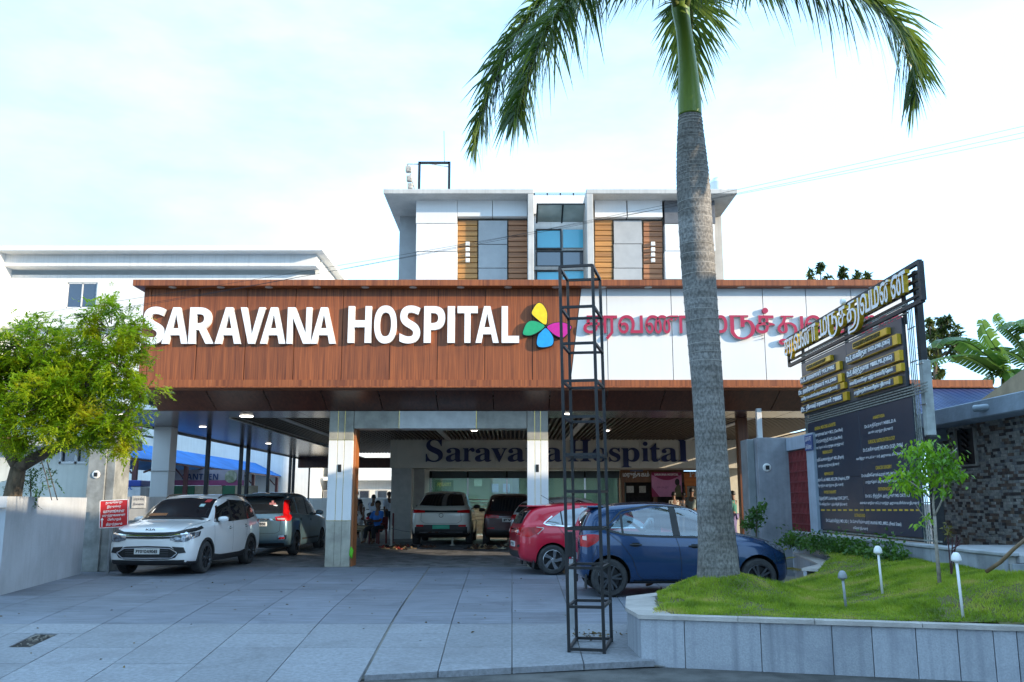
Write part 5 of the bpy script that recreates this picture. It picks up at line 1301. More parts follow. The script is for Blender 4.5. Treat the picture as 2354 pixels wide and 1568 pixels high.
palm = thing('royal_palm', 'tall royal palm with grey ringed trunk and green crownshaft on a grassy mound', 'palm tree', (PALM.x, YPM, .6))
tk = [(1652, 1330, 100), (1651, 1300, 94), (1648, 1240, 86), (1642, 1150, 79), (1635, 1030, 72), (1627, 900, 71), (1616, 760, 74), (1604, 600, 77), (1595, 450, 76), (1591, 380, 71), (1588, 320, 62), (1586, 268, 53)]
def spline(P, n):
    out = []
    for i in range(len(P) - 1):
        p0, p1, p2, p3 = P[max(i - 1, 0)], P[i], P[i + 1], P[min(i + 2, len(P) - 1)]
        for j in range(n):
            t = j / n; out.append(.5 * ((2 * p1) + (p2 - p0) * t + (2 * p0 - 5 * p1 + 4 * p2 - p3) * t * t + (3 * p1 - p0 - 3 * p2 + p3) * t ** 3))
    out.append(P[-1]); return out
P4 = []
for px, py, w in tk:
    p = at(px, py, YPM); r_ = (at(px + w / 2, py, YPM) - p).length; P4.append(Vector((p.x, YPM, p.z, r_)))
S = spline(P4, 14); rr = []
zr = 0
for i, s in enumerate(S): rr.append(s[3] * (1 + .012 * math.sin(s[2] * 52) * min(1, max(0, (s[2] - 1.5) / 2)) + .01 * noise.noise(Vector((0, 0, s[2] * 4)))))
b = MB(); b.tube([Vector(s[:3]) for s in S], rr, 32); b.build('trunk', bark_palm(), palm, smooth=True)
# pale leaf scars, proud rings on the upper trunk
b = MB()
for k in range(34):
    f = .50 + .5 * k / 34; s = S[int(f * (len(S) - 1))]; r_ = s[3] * 1.012; tilt_ = rnd.uniform(-.04, .08)
    ring = [Vector((s[0] + math.cos(a) * r_, s[1] + math.sin(a) * r_, s[2] + math.cos(a) * r_ * tilt_)) for a in [2 * math.pi * q / 32 for q in range(33)]]
    b.tube(ring, .0035 + .0025 * (k > 30), 4, cap=False)
b.build('leaf_scar_ring', M('scar_pale', (.46, .43, .39), .9, var=.2), palm)
cs_ = [(1586, 266, 54), (1585, 230, 53), (1583, 180, 46), (1578, 120, 39), (1572, 70, 36), (1567, 40, 38), (1564, 15, 40), (1562, -20, 30)]
P4 = []
for px, py, w in cs_:
    p = at(px, py, YPM); r_ = (at(px + w / 2, py, YPM) - p).length; P4.append(Vector((p.x, YPM, p.z, r_)))
S = spline(P4, 8); b = MB(); b.tube([Vector(s[:3]) for s in S], [s[3] for s in S], 28); b.build('crownshaft', M('crownshaft_green', (.16, .24, .025), .38, var=.14, scale=1.2, stretch=(3, 3, .4), col2=(.07, .15, .02)), palm, smooth=True)
CR = Vector(S[-3][:3])
m_frond = leafmat('palm_leaflet', [(.025, .060, .010), (.05, .10, .014), (.11, .17, .025)], .32, .36, 1.2)
m_rach = M('palm_rachis', (.16, .20, .035), .45, var=.2)
def frond(pts, r0=.05, L=.85, dens=95, seed=0, skip=.10, spread=1.):
    g = random.Random(seed); S = spline([Vector(p) for p in pts], 10); n = len(S)
    b = MB(); b.tube(S, [r0 * (1 - .9 * i / (n - 1)) for i in range(n)], 7)
    lens = [0]
    for i in range(1, n): lens.append(lens[-1] + (S[i] - S[i - 1]).length)
    tot = lens[-1]; lf = MB(); i = 0
    m = int(tot * dens / 3.2)
    for k in range(m):
        t = skip + (1 - skip) * (k + .5) / m; d = t * tot
        while i < n - 2 and lens[i + 1] < d: i += 1
        f = (d - lens[i]) / max(1e-6, lens[i + 1] - lens[i]); p = S[i].lerp(S[i + 1], f); tn = (S[i + 1] - S[i]).normalized()
        sd = tn.cross(Vector((0, 0, 1))); sd = sd.normalized() if sd.length > .15 else Vector((0, 1, 0)); up = sd.cross(tn)
        prof = min(1, .45 + (t - skip) * 3) * (1 - max(0, t - .72) * 1.9)
        for s_ in (-1, 1):
            for rep in range(2):
                el = g.gauss(0, .55) * spread + (.25 if rep else -.15); fw = .35 + .9 * t + g.uniform(-.2, .2)
                dr = (sd * s_ * math.cos(el) + up * math.sin(el) + tn * fw).normalized()
                l_ = L * prof * g.uniform(.72, 1.1); w = .0175 * g.uniform(.8, 1.25); wd = dr.cross(up * .6 + tn * .5 + Vector((g.uniform(-.3, .3), g.uniform(-.3, .3), g.uniform(-.3, .3)))).normalized()
                droop = g.uniform(.30, .75); q = []
                for u in (0, .3, .62, 1.0):
                    c = p + dr * (l_ * u * (1 - .12 * u)) - Vector((0, 0, droop * l_ * u * u)); ww = w * (.55, 1, .8, .08)[(0, .3, .62, 1.0).index(u)]
                    q.append((c - wd * ww, c + wd * ww))
                kk = len(lf.v); lf.v += [tuple(v) for pr in q for v in pr]
                for u in range(3): lf.f.append((kk + 2 * u, kk + 2 * u + 1, kk + 2 * u + 3, kk + 2 * u + 2)); lf.m.append(0)
    fr_ = b.build('frond', m_rach, palm, smooth=True)
    lo = lf.build('leaflet', m_frond, fr_); lo['kind'] = 'stuff'
    return fr_
def A(px, py, Y): return at(px, py, Y)
frond([CR, A(1500, -35, 11.2), A(1400, -60, 11.0), A(1315, -10, 10.7), A(1262, 60, 10.5), A(1225, 140, 10.4), A(1195, 225, 10.35), A(1186, 262, 10.3)], L=.80, seed=1)
frond([CR, A(1480, -60, 12), A(1360, -70, 12.2), A(1260, -10, 12.2), A(1190, 70, 12.1), A(1140, 170, 12.0), A(1108, 270, 12.0), A(1092, 330, 12.0)], L=.70, seed=2)
frond([CR, A(1660, -50, 11.0), A(1760, -75, 10.8), A(1880, -50, 10.7), A(1990, 0, 10.6), A(2060, 62, 10.5), A(2095, 140, 10.5), A(2106, 212, 10.5)], L=.80, seed=3, spread=.6)
frond([CR, A(1580, 5, 12.2), A(1590, 20, 13.2), A(1590, 70, 14.0), A(1588, 140, 14.4), A(1584, 180, 14.6)], L=.9, seed=4, dens=55)
frond([CR, A(1520, -150, 10.6), A(1440, -230, 9.6), A(1330, -180, 8.8)], seed=5)
frond([CR, A(1600, -170, 11.8), A(1680, -270, 12.4), A(1800, -260, 13)], seed=6)
frond([CR, A(1575, -180, 11.35), A(1580, -380, 11.3), A(1600, -520, 11.2)], L=.5, seed=7)
frond([CR, A(1620, -90, 10.5), A(1690, -140, 9.4), A(1750, -60, 8.5)], seed=8, L=.7)
frond([CR, A(1530, -80, 12), A(1440, -110, 12.9), A(1350, -60, 13.6), A(1300, 20, 14.0)], seed=9, L=.6)
for px, d in ((1530, -1), (1600, 1)):
    b = MB(); b.tube([CR - Vector((0, 0, .22)) + Vector((d * .06, -.07, 0)), CR + Vector((d * .16, -.06, .08)), CR + Vector((d * .5, -.05, .36))], [.055, .05, .035], 8); b.build('leaf_base', m_rach, palm, smooth=True)

# ---------------------------------------------------------------- generic leafy things
def limb(b, a, c, r0, r1, bend=.15, n=6, seed=0):
    g = random.Random(seed); a, c = Vector(a), Vector(c); mid = a.lerp(c, .5) + Vector((g.uniform(-1, 1), g.uniform(-1, 1), g.uniform(-.4, .8))) * (c - a).length * bend
    S = [a.lerp(mid, t).lerp(mid.lerp(c, t), t) for t in [i / n for i in range(n + 1)]]
    b.tube(S, [r0 + (r1 - r0) * i / n for i in range(n + 1)], 7); return S
def sprig(V, Fc, p, d, g, L=.3, n=9, ll=.085, lw=.022):
    """A feathered leaf: pairs of narrow leaflets along a drooping stalk."""
    d = d.normalized(); sd = d.cross(Vector((0, 0, 1))); sd = sd.normalized() if sd.length > .1 else Vector((1, 0, 0)); c = Vector(p)
    nn = Vector((g.uniform(-.5, .5), g.uniform(-.5, .5), 1)).normalized()
    for i in range(n):
        t = (i + 1) / n; q = c + d * (L * t) - Vector((0, 0, .28 * L * t * t))
        for s_ in ((-1, 1) if i < n - 1 else (0,)):
            dr = (sd * s_ * .8 + d * .75 + Vector((g.uniform(-.25, .25), g.uniform(-.25, .25), -.22 + g.uniform(-.3, .3)))).normalized(); l_ = ll * g.uniform(.75, 1.15)
            wv = dr.cross(nn).normalized() * lw * .5; k = len(V)
            V.append(tuple(q)); V.append(tuple(q + dr * l_ * .45 + wv)); V.append(tuple(q + dr * l_)); V.append(tuple(q + dr * l_ * .45 - wv)); Fc.append((k, k + 1, k + 2, k + 3))
def leaf(V, Fc, p, d, g, l_, w):
    d = d.normalized(); nn = Vector((g.uniform(-.8, .8), g.uniform(-.8, .8), g.uniform(.2, 1))).normalized(); wv = d.cross(nn); wv = wv.normalized() * w * .5 if wv.length > .05 else Vector((w * .5, 0, 0)); k = len(V)
    p = Vector(p); dr = Vector((0, 0, -l_ * .18))
    V.append(tuple(p)); V.append(tuple(p + d * l_ * .4 + wv)); V.append(tuple(p + d * l_ + dr)); V.append(tuple(p + d * l_ * .4 - wv)); Fc.append((k, k + 1, k + 2, k + 3))
def rdir(g, up=0.):
    while True:
        v = Vector((g.uniform(-1, 1), g.uniform(-1, 1), g.uniform(-1, 1)))
        if .05 < v.length < 1: v = v.normalized(); v.z += up; return v

# ---------------------------------------------------------------- feathery tree at left
g = random.Random(3); YT = 15.9
nt = thing('feathery_tree', 'yellow green feathery leaved tree leaning over the wall at the left', 'tree', tuple(at(10, 1300, YT)))
b = MB(); T0 = at(2, 1330, YT); T1 = at(22, 1180, YT); T2 = at(42, 1075, YT)
b.tube(spline([T0, T1, T2], 6), [.20 - .006 * i for i in range(13)], 12)
tips = []
for (px, py, Y, r_) in ((130, 1030, 15.6, .09), (262, 985, 15.2, .06), (0, 1000, 15.8, .09), (-60, 900, 16, .05), (90, 860, 15.6, .05), (210, 850, 15.4, .045), (300, 800, 15.2, .03), (330, 900, 14.9, .03), (110, 760, 15.8, .03), (30, 780, 16.2, .03)): tips.append((at(px, py, Y), r_))
limb(b, T2, tips[0][0], .12, .09, .06, seed=1); limb(b, tips[0][0], tips[1][0], .085, .05, .06, seed=2); limb(b, T2, tips[2][0], .11, .08, .08, seed=3); limb(b, tips[2][0], tips[3][0], .08, .04, seed=4)
limb(b, tips[2][0], tips[4][0], .07, .04, .1, seed=5); limb(b, tips[0][0], tips[5][0], .07, .035, .1, seed=6); limb(b, tips[5][0], tips[6][0], .035, .015, seed=7); limb(b, tips[1][0], tips[7][0], .04, .015, seed=8); limb(b, tips[4][0], tips[8][0], .04, .015, seed=9); limb(b, tips[4][0], tips[9][0], .035, .015, seed=10)
m_bark = M('rough_bark', (.16, .115, .075), .95, var=.3, scale=9, bump=.9, bscale=30, stretch=(1, 1, .4))
b.build('trunk', m_bark, nt, smooth=True)
lobes = [(70, 795, 15.9, 90, 85), (165, 815, 15.6, 70, 70), (20, 850, 16.2, 90, 80), (255, 760, 15.3, 62, 62), (306, 775, 15.1, 42, 50), (284, 848, 15.1, 72, 60), (200, 905, 15.4, 95, 70), (105, 930, 15.3, 95, 75), (336, 900, 14.9, 44, 22), (30, 960, 15.8, 85, 75), (160, 985, 15.0, 85, 48), (255, 970, 14.9, 72, 45), (40, 1005, 15.2, 44, 34), (-60, 880, 16, 90, 130), (120, 870, 16.4, 120, 70), (290, 1000, 14.95, 30, 50), (250, 700, 15.4, 26, 22)]
lv_ = MB(); V, Fc = lv_.v, lv_.f; twig = MB()
wts = [a[3] * a[4] for a in lobes]
subs = []
for lb_, w_ in zip(lobes, wts):
    px, py, Y, rx, ry = lb_; sc_ = Y / F_PX
    for q in range(max(4, int(w_ / 130))):
        d = rdir(g); d = d * (g.random() ** .45); subs.append((at(px, py, Y) + Vector((d.x * rx * sc_, d.y * min(rx, ry) * sc_ * 1.5, d.z * ry * sc_)), lb_))
for c, lb_ in subs:
    px, py, Y, rx, ry = lb_; out = (c - at(px, py, Y)); 
    for k in range(17):
        d = rdir(g, -.1) + out.normalized() * .5 if out.length > .01 else rdir(g); p = c + rdir(g) * abs(g.gauss(0, .13))
        sprig(V, Fc, p, d + Vector((0, 0, .25)), g, g.uniform(.11, .22), 6, g.uniform(.06, .09), .027)
    if g.random() < .7: twig.tube([c - out * .7, c - out * .2 + Vector((0, 0, .05)), c], [.012, .008, .004], 4, cap=False)
lv_.m = [0] * len(Fc); lo = lv_.build('crown', leafmat('feather_leaf', [(.085, .18, .006), (.18, .30, .008), (.30, .38, .012), (.44, .42, .02)], .55, .45, 2.2), nt)
twig.build('twig', m_bark, nt)
for (px, py) in ((105, 1090), (118, 1100)):
    b = MB(); b.tube([at(px - 10, 1060, 15.3), at(px, py, 15.2), at(px + 14, 1150, 15.2)], .008, 5); b.build('twig', m_bark, nt)
sh_ = thing('wall_shrub', 'small green shrub growing behind the wall beside the left tree trunk', 'shrub', tuple(at(72, 1150, 16.4)))
lv_ = MB()
for k in range(70): sprig(lv_.v, lv_.f, at(70, 1105, 16.4) + Vector((g.gauss(0, .16), g.gauss(0, .12), g.gauss(0, .22))), rdir(g), g, .22, 6, .08, .03)
lv_.m = [0] * len(lv_.f); lv_.build('foliage', leafmat('shrub_leaf', [(.03, .09, .01), (.07, .16, .015)], .3), sh_)
b = MB(); b.tube([at(72, 1180, 16.4), at(70, 1100, 16.4)], .012, 5); b.build('stem', m_bark, sh_)

# ---------------------------------------------------------------- leafy crowns beyond the canopy and at right
def broad_tree(lobes, trunk, label, name='broadleaf_tree', lsz=.16, n=900, cols=None, group=None, seed=1):
    g = random.Random(seed); t = thing(name, label, 'tree', tuple(trunk[0]), group)
    b = MB(); b.tube([Vector(p) for p in trunk], [.16 - .10 * i / (len(trunk) - 1) for i in range(len(trunk))], 8)
    lf = MB(); ws = [l_[3] ** 2 for l_ in lobes]; 
    for (cx_, cy_, cz_, r_) in lobes:
        c = Vector((cx_, cy_, cz_)); limb(b, trunk[-1], c, .05, .012, .12, seed=seed)
        for q in range(max(4, int(n / 26 * r_ * r_ / sum(ws)))):
            d = rdir(g) * (g.random() ** .4); s = c + d * r_; tw_ = rdir(g, .2)
            for k in range(26): leaf(lf.v, lf.f, s + rdir(g) * g.uniform(0, r_ * .30), rdir(g, -.3) + tw_ * .5, g, lsz * g.uniform(.7, 1.2), lsz * .42)
    lf.m = [0] * len(lf.f)
    b.build('trunk', m_bark, t, smooth=True)
    lf.build('crown', leafmat('broad_leaf' if not cols else name + '_leaf', cols or [(.018, .04, .008), (.045, .075, .012), (.11, .115, .02)], .3, .5, 1.), t)
    return t
def lob(px, py, Y, rp): p = at(px, py, Y); return (p.x, p.y, p.z, rp * Y / F_PX)
rt_ = 'trees beyond the canopy roof'
broad_tree([lob(1868, 632, 46, 16), lob(1885, 610, 46, 9), lob(1900, 645, 46, 20), lob(1872, 660, 46, 20)], [at(1885, 900, 46), at(1885, 660, 46)], 'dark tree top showing above the canopy, left one of the pair', lsz=.30, n=520, group=rt_, seed=2)
broad_tree([lob(1940, 622, 46, 12), lob(1975, 640, 46, 18), lob(1945, 650, 46, 22), lob(1995, 632, 46, 8), lob(1985, 660, 46, 16)], [at(1960, 900, 46), at(1960, 660, 46)], 'dark tree top showing above the canopy, right one of the pair', lsz=.30, n=560, group=rt_, seed=3)
broad_tree([lob(2150, 770, 30, 26), lob(2185, 765, 30, 28), lob(2195, 800, 30, 24), lob(2140, 815, 30, 26), lob(2165, 745, 30, 16), lob(2210, 790, 30, 12), lob(2135, 740, 30, 10), lob(2150, 850, 30, 22), lob(2180, 735, 30, 8)], [at(2150, 1050, 30), at(2150, 830, 30)], 'olive green tree behind the tall board and the banana leaves', lsz=.22, n=1500, seed=4)

# banana plants
m_ban = leafmat('banana_leaf', [(.02, .075, .012), (.05, .13, .02), (.11, .20, .03)], .35, .35, 1.4)
def banana(label, base, leaves, seed):
    g = random.Random(seed); t = thing('banana_plant', label, 'banana plant', tuple(base), 'banana plants')
    hub = Vector(leaves[0][0][0]); b = MB(); b.tube([base, hub], [.12, .08], 10); b.build('stem', M('banana_stem', (.14, .17, .05), .6, var=.3), t, smooth=True)
    for pts, wid in leaves:
        S = spline([Vector(p) for p in pts], 8); n = len(S); lf = MB()
        lf.tube(S, [.022 * (1 - .8 * i / n) for i in range(n)], 6)
        torn = {}
        for i in range(2, n - 1):
            tn = (S[i + 1] - S[i]).normalized(); sd = tn.cross(Vector((0, 0, 1))); sd = sd.normalized() if sd.length > .2 else Vector((0, 1, 0)); u = i / n
            w = wid * (math.sin(math.pi * min(1, .12 + u * .88)) ** .6)
            nxt = S[i + 1]
            for s_ in (-1, 1):
                if s_ not in torn or g.random() < .22: torn[s_] = g.uniform(-.35, .05); gap = g.uniform(.15, .4)
                else: gap = .0
                dz = torn[s_]
                a_ = S[i] + tn * 0; c_ = S[i].lerp(nxt, 1 - gap)
                e1, e2 = a_ + sd * s_ * w + Vector((0, 0, dz * w)) + tn * .1 * w, c_ + sd * s_ * w + Vector((0, 0, dz * w - .04 * w)) + tn * .1 * w
                m1, m2 = a_ + sd * s_ * w * .5 + Vector((0, 0, .12 * w)), c_ + sd * s_ * w * .5 + Vector((0, 0, .12 * w))
                lf.add([a_, c_, m2, m1, e1, e2], [(0, 1, 2, 3), (3, 2, 5, 4)])
        lf.build('leaf', m_ban, t, smooth=False)
YB = 21.5
h1 = at(2310, 870, YB)
banana('banana plant with upright torn leaf behind the blue grey roof slab', at(2310, 1100, YB), [
    ([h1, A(2300, 820, YB), A(2270, 770, YB), A(2255, 735, YB)], .42),
    ([h1, A(2290, 838, YB), A(2230, 790, YB - .5), A(2165, 782, YB - .8), A(2148, 800, YB - .9)], .36),
    ([h1, A(2280, 850, YB), A(2220, 820, YB - .8), A(2150, 830, YB - 1.2), A(2135, 850, YB - 1.2)], .34),
    ([h1, A(2325, 850, YB), A(2345, 880, YB - .5), A(2360, 920, YB - .6)], .3),
    ([h1, A(2280, 860, YB + .3), A(2262, 890, YB + .3), A(2255, 910, YB + .2)], .3)], 5)
h2 = at(2372, 850, YB + 1)
banana('banana plant cut by the right edge with drooping shredded leaves', at(2375, 1100, YB + 1), [
    ([h2, A(2345, 790, YB + 1), A(2312, 755, YB + 1), A(2294, 735, YB + 1), A(2290, 722, YB + 1)], .30),
    ([h2, A(2370, 760, YB + 1), A(2340, 740, YB + .6), A(2295, 760, YB + .4)], .42),
    ([h2, A(2345, 820, YB + .5), A(2310, 805, YB + .2), A(2285, 800, YB)], .34),
    ([h2, A(2380, 770, YB + 1), A(2365, 752, YB + 1), A(2335, 760, YB + .8)], .4)], 6)

# ---------------------------------------------------------------- sapling in front of the board
g = random.Random(11); YSP = 10.6
sp0 = at(2158, 1315, YSP); sp0.z = soil_z(sp0.x, YSP)
sap = thing('sapling', 'young tree with bright green glossy leaves in front of the doctors board', 'sapling', tuple(sp0))
b = MB(); br = []
j1 = at(2148, 1185, YSP); b.tube([sp0 - Vector((0, 0, .05)), at(2152, 1250, YSP), j1], [.024, .021, .019], 8)
for (pts, r_) in (([(2148, 1185), (2145, 1150), (2150, 1110), (2148, 1080), (2135, 1050)], .015), ([(2148, 1185), (2165, 1150), (2170, 1110), (2165, 1060)], .013), ([(2145, 1150), (2110, 1120), (2080, 1100), (2055, 1085)], .010), ([(2150, 1110), (2120, 1080), (2090, 1050)], .009), ([(2170, 1120), (2195, 1098), (2222, 1088)], .008), ([(2152, 1230), (2125, 1190), (2105, 1160)], .007), ([(2165, 1060), (2190, 1040), (2200, 1030)], .008), ([(2152, 1250), (2130, 1215)], .006)):
    P = [at(px, py, YSP + g.uniform(-.12, .12)) for px, py in pts]; b.tube(spline(P, 3), [r_ * (1 - .6 * i / (3 * (len(P) - 1))) for i in range(3 * (len(P) - 1) + 1)], 6); br.append(P)
b.build('trunk', M('pale_bark', (.42, .36, .31), .9, var=.2, scale=12), sap, smooth=True)
lf = MB()
for (px, py, rx, ry, n) in ((2105, 1035, 26, 14, 70), (2135, 1040, 30, 20, 110), (2160, 1065, 34, 24, 130), (2180, 1045, 16, 12, 40), (2120, 1070, 30, 16, 90), (2150, 1100, 30, 16, 80), (2085, 1092, 32, 10, 80), (2075, 1110, 26, 12, 60), (2100, 1125, 20, 8, 30), (2175, 1095, 24, 8, 40), (2210, 1090, 14, 6, 24), (2190, 1070, 14, 10, 30), (2128, 1020, 10, 6, 20), (2165, 1130, 16, 8, 24), (2130, 1190, 12, 8, 14), (2112, 1205, 8, 5, 8)):
    for k in range(int(n * 1.35)):
        p = at(px + g.gauss(0, rx * .72), py + g.gauss(0, ry * .8), YSP + g.gauss(0, .10)); leaf(lf.v, lf.f, p, Vector((g.uniform(-1, 1), g.uniform(-1, 1), -.55)), g, g.uniform(.055, .085), .034)
lf.m = [0] * len(lf.f); lf.build('foliage', leafmat('sapling_leaf', [(.06, .17, .01), (.14, .31, .015), (.28, .46, .02)], .4, .35, 3), sap)
# low hedge along the retaining wall
g = random.Random(12); hd = MB()
for k in range(2600):
    t = g.random(); Y = 18.4 - t * 5.6; X = 5.62 - abs(g.gauss(0, .12)) - .08; z = soil_z(X, Y) + abs(g.gauss(0, .12)) * (1 + .9 * max(0, noise.noise(Vector((Y * 1.1, 0, 0)))))
    leaf(hd.v, hd.f, (X, Y, z), rdir(g, .2), g, g.uniform(.05, .09), .045)
hd.m = [0] * len(hd.f); o = hd.build('ground_creeper', leafmat('creeper_leaf', [(.015, .06, .008), (.05, .13, .015), (.09, .19, .02)], .3, .45, 3)); kind(o, 'stuff')
# taller weed at the wall
wd_ = thing('tall_weed', 'tall leafy weed against the granite retaining wall', 'plant', (5.55, 14.6, soil_z(5.5, 14.6)))
lf = MB(); p0 = atx(2100 - 190, 1275, 5.55)
for k in range(90): leaf(lf.v, lf.f, p0 + Vector((g.gauss(0, .07), g.gauss(0, .12), g.uniform(.0, .30))), rdir(g, .1), g, .085, .04)
lf.m = [0] * len(lf.f); lf.build('foliage', leafmat('creeper_leaf', None) if 'creeper_leaf' not in MATS else MATS['creeper_leaf'], wd_)
MB().tube([p0 - Vector((0, 0, .25)), p0 + Vector((0, 0, .2))], .008, 5).build('stem', m_bark, wd_)
# broken branch pole leaning at right, red stemmed plant
bp_ = thing('bamboo_pole', 'brown bamboo pole leaning from the grass at the right edge', 'pole', tuple(at(2270, 1312, 10.0)))
a_ = at(2268, 1314, 10.0); c_ = at(2375, 1225, 9.4); b = MB(); b.tube([a_, a_.lerp(c_, .3) + Vector((0, 0, -.02)), a_.lerp(c_, .6), c_], [.022, .022, .02, .018], 8); b.build('cane', M('bamboo', (.26, .17, .10), .6, var=.3), bp_, smooth=True)
rs_ = thing('red_stem_plant', 'thin plant with dark red stems right of the sapling', 'plant', tuple(at(2186, 1310, 10.4)))
b = MB(); lf = MB()
for (x0, y0, x1, y1) in ((2186, 1320, 2190, 1235), (2186, 1320, 2178, 1225), (2188, 1320, 2200, 1230), (2190, 1260, 2210, 1250), (2190, 1270, 2208, 1240)):
    b.tube([at(x0, y0, 10.4), at(x1, y1, 10.4)], .007, 5)
for k in range(36): leaf(lf.v, lf.f, at(2178 + g.gauss(0, 4), 1222 + g.gauss(0, 8), 10.4), rdir(g, .4), g, .06, .02)
lf.m = [0] * len(lf.f); b.build('stem', M('red_stem', (.06, .015, .02), .7), rs_); lf.build('foliage', M('olive_leaf', (.20, .17, .03), .6), rs_)
cup = thing('green_cup', 'bright green plastic cup lying on the ledge below the stone house', 'cup', tuple(atx(2238, 1252, 6.5)))
p = Vector((6.6, 10.95, .94)); b = MB(); b.lathe([(0, -.07), (.04, -.07), (.05, .07), (.044, .065), (.036, -.06)], 14, (0, 0, 0), 'x'); o = b.build('cup_body', M('cup_green', (.05, .55, .04), .4), cup, smooth=40, local=True); o.location = p - cup.location
# plants by the right gate pillar
def small_palm(label, c, n, L, cols, name, seed, grp=None):
    g = random.Random(seed); t = thing(name, label, 'plant', tuple(c), grp); lf = MB(); b = MB(); c = Vector(c)
    for k in range(n):
        a = g.uniform(0, 6.28); e_ = g.uniform(.5, 1.3); d = Vector((math.cos(a) * math.cos(e_), math.sin(a) * math.cos(e_), math.sin(e_))); l_ = L * g.uniform(.6, 1.1)
        P = [c + d * l_ * u - Vector((0, 0, .4 * l_ * u * u)) for u in (0, .3, .6, 1)]; b.tube(P, [.008, .007, .005, .003], 5, cap=False)
        sd = d.cross(Vector((0, 0, 1))).normalized()
        for u in range(14):
            t_ = .2 + .8 * u / 14; q = c + d * l_ * t_ - Vector((0, 0, .4 * l_ * t_ * t_))
            for s_ in (-1, 1): leaf(lf.v, lf.f, q, sd * s_ + d * .8, g, .16 * (1.2 - t_ * .6), .022)
    lf.m = [0] * len(lf.f); b.build('stem', m_rach, t); lf.build('foliage', leafmat(name + '_leaf', cols, .35, .45, 3), t); return t
pc = at(1762, 1240, 17.6); small_palm('small yellowing palm in front of the right gate pillar', (pc.x, 17.6, .15), 9, 1.0, [(.10, .18, .01), (.26, .26, .02), (.38, .30, .08)], 'young_palm', 1)
lf = MB(); bs = thing('leafy_bush', 'dark green leafy bush left of the small yellowing palm', 'bush', tuple(at(1735, 1240, 17.9)))
for (px, py, rx, ry, n) in ((1735, 1190, 16, 16, 190), (1752, 1165, 9, 10, 70), (1722, 1205, 12, 10, 90)):
    for k in range(n): leaf(lf.v, lf.f, at(px + g.gauss(0, rx * .7), py + g.gauss(0, ry * .7), 17.9 + g.gauss(0, .12)), rdir(g), g, .09, .045)
lf.m = [0] * len(lf.f); lf.build('foliage', MATS['creeper_leaf'], bs); b = MB(); b.tube([at(1738, 1250, 17.9), at(1740, 1170, 17.9)], .015, 5); b.build('stem', m_bark, bs)
# ---------------------------------------------------------------- vehicles
m_tyre = M('tyre_rubber', (.022, .022, .024), .85, var=.25, scale=8, col2=(.05, .05, .05))
m_alloy = M('alloy_silver', (.52, .53, .55), .25, metal=.9, var=.05)
m_alloyd = M('alloy_dark', (.10, .105, .115), .3, metal=.8, var=.05)
m_well = M('wheel_well', (.008, .008, .009), .9)
m_clad = M('black_cladding', (.022, .022, .024), .55, var=.15)
m_seam = M('panel_gap', (.006, .006, .007), .8)
m_chrome = M('chrome', (.75, .76, .78), .08, metal=1., var=.02)
m_head = M('headlamp_lens', (.30, .33, .38), .08, metal=.55, var=.5, scale=14, col2=(.03, .03, .04), coat=1.)
m_tail = M('tail_lamp', (.55, .008, .012), .22, var=.35, scale=7, col2=(.28, .004, .006), coat=.25, spec=.3)
m_tailw = M('lamp_clear', (.60, .42, .40), .2, var=.1, coat=1.)
m_cglass = glass('car_glass', (.012, .016, .02), 0, .02, .14)
m_plate = M('plate_white', (.78, .78, .76), .4)
m_mesh = M('grille_mesh', (.012, .013, .015), .5, var=.6, scale=55)
def paint(name, col, metal=.0, rough=.3): return M(name, col, rough, metal, var=.03, scale=1.5, coat=1.)

